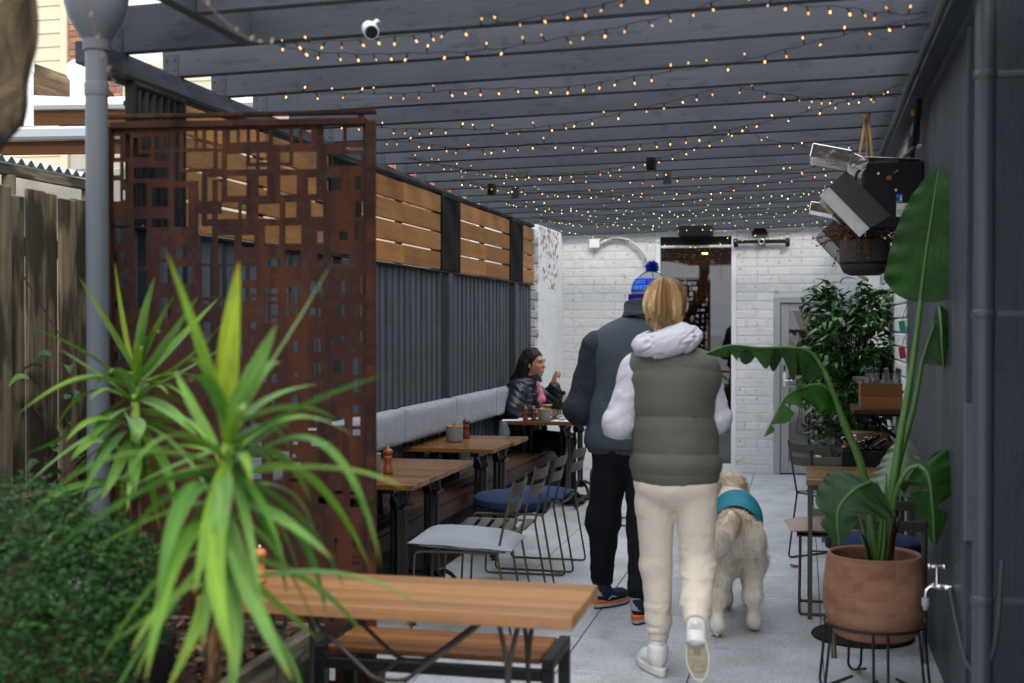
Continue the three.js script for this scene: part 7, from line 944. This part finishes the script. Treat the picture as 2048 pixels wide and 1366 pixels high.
{ // leafy fig in a black tub
  reseed(451); plantPot('black tub of the leafy fig by the wall', 0.32, 0, -9.25, 0.19, 0.4); const t = thing('fig_tree', 'leafy glossy fig tree in front of the grey door', 'tree');
  mesh('trunk', sweep(curve([[0.33, 0.38, -9.25], [0.35, 0.7, -9.27], [0.33, 1.0, -9.24], [0.36, 1.35, -9.25]], 20), Array.from({ length: 21 }, (_, i) => 0.026 - i * 0.0007), 10), mat({ map: rep(T.bark, 0.4, 0.3), color: lin(0.9, 0.75, 0.6), roughness: 0.9 }), t);
  const tips = []; for (let i = 0; i < 110; i++) { const a = rr(0, 6.3), h = rr(0.82, 1.9), k = Math.sin(PI * clamp((h - 0.6) / 1.5)); const R = rr(0.12, 0.45) * (0.5 + 0.55 * k); tips.push([clamp(0.39 + Math.cos(a) * R, 0.1, 0.58), h, -9.25 + Math.sin(a) * R]); }
  tips.push([0.05, 1.78, -9.1], [0.12, 1.85, -9.2], [0.02, 1.3, -9.05], [-0.0, 1.15, -9.1]);
  const brs = tips.map(q => sweep(curve([[0.345, lerp(0.75, 1.35, rnd()), -9.25], [lerp(0.35, q[0], 0.55), q[1] - 0.08, lerp(-9.25, q[2], 0.5)], q], 8), [0.005, 0.0045, 0.004, 0.0035, 0.003, 0.003, 0.0025, 0.002, 0.0015], 5)); stuff(mset('branch', brs, mat({ color: lin(0.03, 0.032, 0.014), roughness: 0.8 }), t));
  const LG = [0, 1, 2, 3].map(i => blade([0, 0, 0], [0.0, 0.006 * (i - 1), 0.04], [0, -0.012 * i, 0.085], 0.036, 0, 0.22, 7)), lms = [[0.03, 0.11, 0.02], [0.045, 0.14, 0.025], [0.02, 0.075, 0.018], [0.09, 0.22, 0.04]].map(c => leafMat(...c, { roughness: 0.28, transmission: 0.15 }));
  const pl = []; tips.forEach(q => { for (let j = 0; j < 17; j++) { const a = rr(0, 6.3), e = rr(-0.6, 0.8), w = j > 10 ? rr(0.3, 0.9) : 1; pl.push([lerp(0.34, q[0], w) + rr(-0.06, 0.06), q[1] - (1 - w) * 0.14 + rr(-0.1, 0.04), lerp(-9.25, q[2], w) + rr(-0.06, 0.06), a, e]); } });
  pl.sort((a, b) => b[2] - a[2]); const put = (o, q) => { o.position.set(q[0], q[1], q[2]); o.rotation.set(q[4], q[3], rr(-0.5, 0.5), 'YXZ'); const s = rr(0.85, 1.25); o.scale.set(s, s, s); };
  pl.slice(0, 290).forEach((q, i) => put(mesh('leaf', LG[i % 4], lms[Math.floor(rnd() * 4)], t), q));
  const rest = pl.slice(290), im = new THREE.InstancedMesh(LG[1], lms[0], rest.length), o = new THREE.Object3D(); rest.forEach((q, i) => { put(o, q); o.updateMatrix(); im.setMatrixAt(i, o.matrix); }); im.name = 'foliage'; im.userData.kind = 'stuff'; im.castShadow = true; t.add(im);
  // ivy trailing from the shelf
  const iv = thing('trailing_ivy', 'ivy trailing down beside the shelf below the fig', 'ivy'); const gs = [], lf = []; for (let k = 0; k < 7; k++) { const x = 0.3 + k * 0.018, z = -8.95 + rr(-0.08, 0.05), y1 = rr(0.75, 0.95), c = curve([[x + 0.04, 1.22, z], [x, 1.15, z + 0.04], [x - 0.01 + rr(-0.02, 0.02), 1.0, z + 0.05], [x + rr(-0.03, 0.03), y1, z + 0.05]], 24); gs.push(sweep(c, 0.002, 4)); c.forEach((q, i) => { if (i % 1 === 0) for (let w = 0; w < 2; w++) { const a = rr(0, 6.3); lf.push(blade([q.x, q.y, q.z], [q.x + Math.cos(a) * 0.014, q.y, q.z + Math.sin(a) * 0.014], [q.x + Math.cos(a) * 0.028, q.y - 0.014, q.z + Math.sin(a) * 0.028], 0.024, rr(-0.6, 0.6), 0.2, 4)); } }); }
  mset('stem', gs, mat({ color: lin(0.05, 0.06, 0.02) }), iv); stuff(mset('foliage', lf, lms[2], iv)); const ip = plantPot('small grey pot of the trailing ivy on a wall bracket', 0.42, 1.12, -8.95, 0.08, 0.12, M.stone); mesh('wall_bracket', boxAt(-0.02, 0.2, -0.02, -0.001, -0.03, 0.03, 0.002), M.black, ip);
}
{ // hanging pot on rope
  reseed(461); const h = thing('hanging_pot', 'dark stone pot hanging on a natural rope with dried brown stems', 'hanging pot', [0.33, 0, -7.15]);
  const pg = lathe([[0.001, 1.865], [0.08, 1.868], [0.115, 1.885], [0.132, 1.92], [0.136, 1.98], [0.133, 2.06], [0.12, 2.062], [0.12, 2.02], [0.001, 2.0]], 44); mesh('pot', pg, mat({ map: rep(T.concrete, 0.4), bumpMap: rep(T.noise, 0.12), bumpScale: 0.003, roughness: 0.9 }), h);
  mesh('worn_gold_band', lathe([[0.1335, 1.925], [0.1352, 1.93], [0.1362, 1.938], [0.1355, 1.94]], 44), mat({ color: lin(0.25, 0.17, 0.05), roughness: 0.5, metalness: 0.5, map: rep(T.rust, 0.4) }), h);
  const rm = mat({ color: lin(0.36, 0.23, 0.11), roughness: 0.95 }); const twist = (a, b, n = 60) => { const out = []; for (let s = 0; s < 3; s++) { const pts = []; for (let i = 0; i <= n; i++) { const t = i / n, q = V(...a).lerp(V(...b), t), w = t * a[3] + s * 2.09; pts.push([q.x + 0.005 * Math.cos(w), q.y, q.z + 0.005 * Math.sin(w)]); } out.push(sweep(pts, 0.0048, 5)); } return out; };
  const top = [0.01, 2.78, 0]; mset('rope', [...twist([top[0], top[1], 0, 90], [-0.105, 2.05, 0.05]), ...twist([top[0], top[1], 0, 90], [0.09, 2.05, 0.06]), ...twist([top[0], top[1], 0, 90], [0.02, 2.05, -0.11])], rm, h); mesh('knot', merge([at(new THREE.TorusGeometry(0.016, 0.009, 8, 14), 0.01, 2.775, 0, 0.4, 0.5), at(new THREE.TorusGeometry(0.016, 0.009, 8, 14), 0.01, 2.765, 0, 1.3, 0.2), at(new THREE.SphereGeometry(0.02, 10, 8), 0.01, 2.75, 0), sweep([[0.01, 2.775, 0], [0.08, 2.83, 0.02]], 0.008, 6)]), rm, h);
  mesh('hook', sweep(bend([[0.01, 2.79, 0.0], [0.01, 2.84, 0.0]], 0.01), 0.004, 6), M.black, h);
  const tw = [], bits = []; for (let i = 0; i < 260; i++) { const a = rr(0, 6.3), R = rr(0.06, 0.22) * (i % 9 ? 0.85 : 1.25), e = rr(0.0, 0.13) - (R > 0.17 ? rr(0.0, 0.2) : 0), b = [Math.cos(a) * 0.05, 2.02, Math.sin(a) * 0.05], c = curve([b, [Math.cos(a) * R * 0.6, 2.08 + rr(0, 0.05), Math.sin(a) * R * 0.6], [Math.cos(a) * R, 2.08 + e, Math.sin(a) * R]], 10); tw.push(sweep(c, 0.002, 4, false)); for (let j = 3; j <= 10; j++) for (let w = 0; w < 2; w++) { const q = c[j]; bits.push(at(new THREE.TetrahedronGeometry(rr(0.005, 0.011), 0), q.x + rr(-0.008, 0.008), q.y + rr(-0.008, 0.008), q.z + rr(-0.008, 0.008), rnd() * 3, rnd() * 3)); } }
  const dm = mat({ color: lin(0.17, 0.075, 0.045), roughness: 0.95 }); stuff(mset('dried_stems', tw, dm, h)); stuff(mset('dried_leaf', bits, dm, h));
}
// ================= HEATERS AND PIPES =================
function heater(label, x, z, sc = 1) {
  const h = thing('gas_heater', label, 'heater', [x, 2.11, z], 0, 'wall mounted gas heaters');
  mesh('burner_box', boxAt(-0.3, 0.0, 0.0, 0.35, -0.3, 0, 0.006), M.black, h); mesh('rear_box', boxAt(0.0, 0.035, 0.03, 0.3, -0.26, -0.05, 0.004), M.blackSoft, h);
  const ex = (q, z0, z1) => { const s = new THREE.Shape(q.map(p => new THREE.Vector2(...p))); const g = new THREE.ExtrudeGeometry(s, { depth: z1 - z0, bevelEnabled: false }); g.translate(0, 0, z0); return uvBox(g); };
  const A = [-0.485, 0.225], B = [-0.275, 0.0], C = [-0.165, 0.065], D = [-0.395, 0.31], t = 0.004;
  const hood = mesh('hood', ex([D, C, B, [B[0] + 0.012, B[1] + 0.012], [C[0] - 0.004, C[1] + 0.008], [D[0] + 0.002, D[1] - 0.008], [A[0] + 0.012, A[1] + 0.004], A], -0.33, 0.0), M.steel, h);
  for (const zz of [-0.334, 0.0]) mesh('hood_side', ex([A, B, C, D], zz, zz + t), mat({ color: lin(0.05, 0.047, 0.045), roughness: 0.3, metalness: 0.5 }), h);
  const N = [-0.11, -0.1]; mset('hood_rim', [0.004, -0.33].map((zz, i) => ex([A, B, [B[0] - 0.05, B[1] - 0.046], [A[0] - 0.05, A[1] - 0.046]], zz - (i ? 0.004 : 0), zz + (i ? 0 : 0.004))).concat([beamG([A[0] - 0.02, A[1] - 0.018, -0.33], [A[0] - 0.02, A[1] - 0.018, 0.008], 0.004, 0.055), beamG([B[0] - 0.02, B[1] - 0.018, -0.33], [B[0] - 0.02, B[1] - 0.018, 0.008], 0.004, 0.055)]), M.steelDull, h);
  mesh('ceramic_plate', ex([[-0.44, 0.2], [-0.27, 0.02], [-0.26, 0.03], [-0.43, 0.21]], -0.31, -0.02), mat({ color: lin(0.4, 0.36, 0.3), roughness: 0.9 }), h);
  mesh('deflector', merge([at(cbox(0.21, 0.075, 0.33, 0.004), -0.475, 0.405, -0.16, 0, 0, -0.22), at(cbox(0.09, 0.07, 0.33, 0.003), -0.33, 0.352, -0.16, 0, 0, -0.45)]), mat({ color: lin(0.6, 0.58, 0.56), roughness: 0.1, metalness: 1, bumpMap: rep(T.coarse, 0.5), bumpScale: 0.002 }), h); mesh('top_plate', at(cbox(0.3, 0.004, 0.3, 0.001), -0.16, 0.372, -0.15, 0, 0, -0.06), M.steelDull, h);
  for (const [bx, by] of [[-0.23, 0.29], [-0.14, 0.2], [-0.06, 0.13]]) mesh('bolt', at(new THREE.CylinderGeometry(0.008, 0.008, 0.006, 6), bx, by, 0.002, PI / 2), M.steel, h);
  mesh('igniter', merge([at(new THREE.CylinderGeometry(0.013, 0.013, 0.01, 14), -0.175, 0.265, 0.004, PI / 2), sweep([[-0.15, 0.29, 0.004], [-0.13, 0.3, 0.02]], 0.005, 6)]), mat({ color: lin(0.3, 0.12, 0.06), roughness: 0.3, metalness: 0.8 }), h);
  return h;
}
const labelTex = (w, hh, draw) => { const c = document.createElement('canvas'); c.width = w; c.height = hh; draw(c.getContext('2d')); const t = new THREE.CanvasTexture(c); t.colorSpace = THREE.SRGBColorSpace; return t; };
{
  const h = heater('black gas heater with polished steel hood nearest the planter', 0.618, -6.93);
  const wl = mesh('warning_label', new THREE.PlaneGeometry(0.095, 0.07), mat({ roughness: 0.5, map: labelTex(256, 192, c => { c.fillStyle = '#d8d8d6'; c.fillRect(0, 0, 256, 192); c.fillStyle = '#e0b81e'; c.beginPath(); c.moveTo(128, 6); c.lineTo(168, 74); c.lineTo(88, 74); c.fill(); c.fillStyle = '#222'; c.fillRect(124, 28, 8, 26); c.fillRect(124, 60, 8, 8); c.fillStyle = '#555'; for (let i = 0; i < 7; i++) c.fillRect(14, 90 + i * 13, 200 + (i * 37) % 30, 5); }) }), h); wl.position.set(-0.09, 0.095, 0.0025);
  const bl = mesh('blue_sticker', new THREE.PlaneGeometry(0.034, 0.046), mat({ roughness: 0.5, map: labelTex(64, 96, c => { c.fillStyle = '#1d4f97'; c.fillRect(0, 0, 64, 96); c.fillStyle = '#dfe8f2'; c.fillRect(40, 20, 12, 50); c.fillRect(34, 60, 22, 14); c.fillStyle = '#6fae5a'; c.fillRect(0, 84, 64, 12); c.fillStyle = '#9fc0ea'; c.fillRect(6, 24, 24, 4); c.fillRect(6, 34, 20, 4); }) }), h); bl.position.set(-0.122, 0.158, 0.0025);
  heater('second steel hooded gas heater farther back above the fig', 0.63, -10.2);
  const g = thing('gas_pipe', 'dark gas pipe with a yellow valve dropping to the heater', 'pipe'); const pm = mat({ color: lin(0.06, 0.05, 0.045), roughness: 0.45, metalness: 0.4 });
  mesh('pipe', sweep(bend([[0.592, 2.9, -6.98], [0.592, 2.62, -6.98], [0.592, 2.56, -7.02], [0.53, 2.5, -7.06], [0.5, 2.46, -7.06]], 0.03), 0.011, 10), pm, g); mesh('valve_body', merge([at(new THREE.CylinderGeometry(0.017, 0.017, 0.05, 8), 0.592, 2.735, -6.98), at(new THREE.CylinderGeometry(0.014, 0.014, 0.02, 8), 0.592, 2.695, -6.98)]), mat({ color: lin(0.3, 0.26, 0.2), roughness: 0.35, metalness: 0.8 }), g); mesh('valve_lever', at(cbox(0.02, 0.055, 0.012, 0.003), 0.566, 2.735, -6.97), mat({ color: lin(0.65, 0.3, 0.02), roughness: 0.45 }), g); mesh('pipe_clip', boxAt(0.59, 0.619, 2.54, 2.56, -7.03, -7.01, 0.002), M.steelDull, g);
  const c = thing('ceiling_conduit', 'dark conduit following the ledger then curving down by the rope', 'conduit'); mesh('pipe', sweep(curve([[0.49, 2.765, -3.6], [0.495, 2.765, -5], [0.495, 2.755, -6.2], [0.49, 2.72, -7.0], [0.46, 2.63, -7.6], [0.43, 2.52, -7.9], [0.42, 2.4, -8.0]], 50), 0.017, 10), mat({ color: lin(0.07, 0.072, 0.075), roughness: 0.5 }), c); mesh('second_pipe', sweep(curve([[0.565, 2.72, -6.6], [0.57, 2.6, -6.9], [0.585, 2.45, -7.3], [0.6, 2.2, -7.32]], 24), 0.013, 8), M.blackSoft, c);
}
{ // camera and speakers under the rafters
  const c = thing('security_camera', 'white security camera under the near rafter', 'camera', [-1.6, 2.715, -4.5]); const aim = q => { q.rotateX(PI / 2 + 0.45); q.rotateY(0.5); return q; }; mesh('body', aim(lathe([[0.001, -0.05], [0.016, -0.047], [0.026, -0.03], [0.029, 0.0], [0.029, 0.045], [0.026, 0.05], [0.001, 0.05]], 24)), M.whitePlastic, c); mesh('lens_face', aim(lathe([[0.001, 0.053], [0.018, 0.053], [0.024, 0.051], [0.025, 0.046]], 24)), M.black, c); mesh('mount', sweep([[0, 0.02, -0.02], [0, 0.05, -0.08], [0, 0.05, -0.1]], 0.008, 8), M.whitePlastic, c);
  for (const [x, z, w, l] of [[-2.3, -9.2, 0.05, 'small black speaker under the rafters on the fence side'], [-0.98, -8.28, 0.06, 'small black speaker under the middle of the rafters']]) { const s = thing('ceiling_speaker', l, 'speaker', [x, roofY(x, z) - 0.001, z]); mesh('cabinet', boxAt(-w / 2, w / 2, -0.09, 0, -0.04, 0.04, 0.006), M.black, s); mesh('grille', boxAt(-w / 2 + 0.006, w / 2 - 0.006, -0.084, -0.006, 0.04, 0.044, 0.002), M.blackSoft, s); }
  for (const [x, z, l] of [[-0.97, -9.22, 'grey bracket plate on a rafter near the middle speaker'], [-2.22, -9.68, 'grey bracket plate on a rafter by the fence side speaker']]) { const s = thing('rafter_bracket', l, 'bracket', [x, roofY(x, z), z]); mesh('plate', boxAt(-0.03, 0.03, -0.07, 0.12, 0.024, 0.03, 0.002), M.charcoal, s); mesh('flange', boxAt(-0.03, 0.03, -0.07, -0.064, 0.03, 0.09, 0.001), M.charcoal, s); }
}
// ================= FAIRY LIGHTS =================
{
  reseed(501);
  const warm = mat({ color: lin(1, 0.6, 0.2), emissive: lin(1, 0.36, 0.075), emissiveIntensity: 1.5, roughness: 0.4 }), pale = mat({ color: lin(1, 0.9, 0.5), emissive: lin(0.9, 0.82, 0.22), emissiveIntensity: 1.1, roughness: 0.4 }), wireM = mat({ color: lin(0.008, 0.01, 0.008), roughness: 0.6 });
  const lv = (m, l) => l.map(k => { const q = m.clone(); q.emissiveIntensity *= k; return q; }), warmL = lv(warm, [1.3, 0.9, 0.5, 0.22]), paleL = lv(pale, [1.3, 0.9, 0.5, 0.25]);
  const bulb = new THREE.CapsuleGeometry(0.0032, 0.006, 4, 8), sock = new THREE.CylinderGeometry(0.0034, 0.003, 0.022, 6);
  function strand(label, pts, m, step = 0.078, r = 0.0016) {
    const s = thing('fairy_light_string', label, 'string lights', [0, 0, 0], 0, 'fairy light strings under the pergola'), cv = new THREE.CatmullRomCurve3(pts.map(p => V(...p)), false, 'catmullrom', 0.5), L = cv.getLength(), n = Math.max(12, Math.round(L / 0.05));
    const sp = cv.getSpacedPoints(n).map((p, i) => p.add(V(0, 0.004 * Math.sin(i * 2.1), 0.004 * Math.cos(i * 1.7)))); mesh('wire', sweep(sp, r, 4, false), wireM, s);
    const N = Math.round(L / step), socks = []; for (let i = 1; i < N; i++) { const q = cv.getPointAt(i / N), up = rnd() < 0.22, d = V(rr(-0.7, 0.7), up ? rr(0.6, 1) : rr(-1, -0.6), rr(-0.5, 0.5)).normalize(); const k = new THREE.Quaternion().setFromUnitVectors(V(0, 1, 0), d); const g = sock.clone(); g.applyQuaternion(k); g.translate(q.x + d.x * 0.011, q.y + d.y * 0.011, q.z + d.z * 0.011); socks.push(g); const b = mesh('bulb', bulb, m[Math.floor(rnd() * m.length)], s); const bs = rr(0.7, 1.1); b.scale.set(bs, bs, bs); b.castShadow = false; b.position.copy(q).addScaledVector(d, 0.027); b.quaternion.copy(k); }
    stuff(mset('socket', socks, wireM, s)); return s;
  }
  const h = (x, z, d) => roofY(x, z) - d;
  const zig = (x0, z0, x1, z1, sag, off = 0.01, n = 6) => Array.from({ length: n + 1 }, (_, i) => { const t = i / n, x = lerp(x0, x1, t), z = lerp(z0, z1, t); return [x, h(x, z, off) - sag * 4 * t * (1 - t) * (0.85 + 0.3 * rnd()) , z + rr(-0.05, 0.05) * Math.sin(PI * t)]; });
  const S = [
    ['fairy lights, upper of the two crossing strings nearest the camera', zig(-2.1, -4.68, 0.0, -4.05, 0.07), warm],
    ['fairy lights, lower of the two strings nearest the camera ending at the wall', [...zig(-2.1, -4.68, -0.2, -4.5, 0.1), ...zig(-0.2, -4.5, 0.45, -4.95, 0.02).slice(1)], warm],
    ['fairy lights strung from the second rafter bay to the wall', zig(-2.45, -5.55, 0.46, -5.0, 0.11, 0.01, 8), warm],
    ['fairy lights leaving the fence above the rusted screen', zig(-2.5, -6.4, -0.35, -6.05, 0.12), warm],
    ['fairy lights rising to a hook by the heater', zig(-0.35, -6.05, 0.46, -6.6, 0.03), warm],
    ['fairy lights sagging low just past the rusted screen', zig(-2.5, -6.9, 0.46, -6.3, 0.16, 0.01, 8), warm],
    ['fairy lights peaking at a middle rafter', [...zig(-2.5, -7.7, -0.36, -7.4, 0.16), ...zig(-0.36, -7.4, 0.45, -7.9, 0.07).slice(1)], warm],
    ['fairy lights crossing the fence side speaker', zig(-2.5, -7.75, 0.44, -8.8, 0.14, 0.01, 8), warm],
    ['fairy lights over the middle tables', zig(-2.5, -8.8, 0.44, -8.9, 0.16, 0.01, 8), warm],
    ['pale fairy lights crossing from the second louvre', zig(-2.5, -8.85, 0.44, -9.9, 0.15, 0.01, 8), pale],
    ['pale fairy lights above the seated woman', zig(-2.5, -10.2, 0.44, -9.95, 0.15, 0.01, 8), pale],
    ['pale fairy lights crossing from the third louvre', zig(-2.5, -10.25, 0.44, -11.2, 0.14, 0.01, 8), pale],
    ['pale fairy lights second from the back wall', zig(-2.5, -11.6, 0.44, -11.25, 0.14, 0.01, 8), pale],
    ['pale fairy lights crossing just before the back wall', zig(-2.5, -11.65, 0.44, -12.6, 0.12, 0.01, 8), pale],
    ['pale fairy lights draped across the top of the doorway', zig(-2.5, -12.7, 0.44, -13.0, 0.2, 0.01, 8), pale],
  ];
  for (const [l, p, m] of S) strand(l, p, m === warm ? warmL : paleL);
  strand('fairy lights hanging down the near black wall', [[0.79, 2.75, -4.6], [0.8, 2.55, -4.35], [0.8, 2.42, -4.2], [0.8, 2.3, -4.12]], warmL, 0.05);
}
// ================= NEAR TREE AND WHAT THE GLASS MIRRORS =================
{
  reseed(511); const t = thing('near_tree', 'rough barked tree trunk at the top corner', 'tree'); const c = curve([[-2.75, 0.42, -2.9], [-2.4, 1.4, -2.8], [-2.1, 1.92, -2.7], [-1.945, 2.13, -2.66], [-1.905, 2.3, -2.66], [-1.885, 2.6, -2.68], [-1.82, 3.6, -2.8]], 70); const g = sweep(c, c.map((_, i) => { const y = c[i].y; return 0.092 + 0.03 * Math.exp(-Math.pow((y - 2.14) / 0.05, 2)) + 0.01 * Math.sin(y * 17); }), 40), q = g.attributes.position; for (let i = 0; i < q.count; i++) { const x = q.getX(i), y = q.getY(i), z = q.getZ(i), w = 0.045 * (fbm3(x * 34, y * 8, z * 34, 4) - 0.5); q.setXYZ(i, x + w, y, z + w); } g.computeVertexNormals(); mesh('trunk', g, mat({ map: rep(T.weathered, 1.1, 0.5), color: lin(0.62, 0.55, 0.48), bumpMap: rep(T.noise, 0.1), bumpScale: 0.008, roughness: 0.95 }), t);
  const bm = mat({ color: lin(0.16, 0.11, 0.09), roughness: 0.8 }), bud = mat({ color: lin(0.5, 0.42, 0.36), roughness: 0.7 });
  const twig = (l, pts) => { const w = thing('bare_twig', l, 'twig'); const cc = curve(pts, 30); mesh('twig', sweep(cc, cc.map((_, i) => lerp(0.0035, 0.0012, i / 30)), 6), bm, w); const bs = []; for (let i = 5; i <= 30; i += 3) { const p = cc[i]; bs.push(sweep([[p.x, p.y, p.z], [p.x + rr(-0.012, 0.012), p.y + rr(0.004, 0.014), p.z + rr(-0.01, 0.01)]], [0.003, 0.0012], 5)); } stuff(mset('bud', bs, bud, w)); };
  twig('bare budding twig in front of the rain head', [[-1.7, 2.75, -2.75], [-1.78, 2.55, -2.85], [-1.8, 2.43, -2.9], [-1.77, 2.3, -2.92], [-1.75, 2.22, -2.95]]); twig('bare budding twig hanging over the near rafters', [[-1.55, 2.7, -2.9], [-1.54, 2.5, -2.95], [-1.5, 2.42, -3.0], [-1.42, 2.35, -3.05], [-1.36, 2.34, -3.08]]);
  for (const [x, k] of [[0.1, 1]]) { const m = thing('street_tree', 'pale bare tree mirrored in the grey door glass', 'tree', [x, -0.045, 6]); const pm = mat({ color: lin(0.62, 0.5, 0.38), roughness: 0.8 }); mesh('trunk', sweep(curve([[0, 0, 0], [0.03, 1.0, 0], [0, 1.9, 0], [0.15, 3.2, 0], [0.5, 5, 0]], 24), Array.from({ length: 25 }, (_, i) => 0.17 - i * 0.004), 12), pm, m); mesh('limb', sweep(curve([[0.02, 1.3, 0], [-0.3, 2.1, 0.1], [-0.55, 3.2, 0.1], [-0.6, 5, 0]], 20), Array.from({ length: 21 }, (_, i) => 0.1 - i * 0.003), 10), pm, m); mesh('limb', sweep(curve([[0.02, 0.8, 0], [-0.5, 1.3, 0.1], [-1.2, 1.75, 0.1]], 16), Array.from({ length: 17 }, (_, i) => 0.07 - i * 0.003), 8), pm, m); const cr = []; for (let i = 0; i < 40; i++) { const a = rr(0, 6.3); cr.push(sweep(curve([[rr(-0.6, 0.5), rr(3, 5), 0], [Math.cos(a) * 0.8, rr(4.2, 5.4), Math.sin(a) * 0.8], [Math.cos(a) * 1.6, rr(4.8, 6.5), Math.sin(a) * 1.6]], 8), [0.03, 0.026, 0.022, 0.02, 0.017, 0.014, 0.01, 0.008, 0.004], 5)); } stuff(mset('crown', cr, pm, m)); }
}
renderer.render(scene, camera);
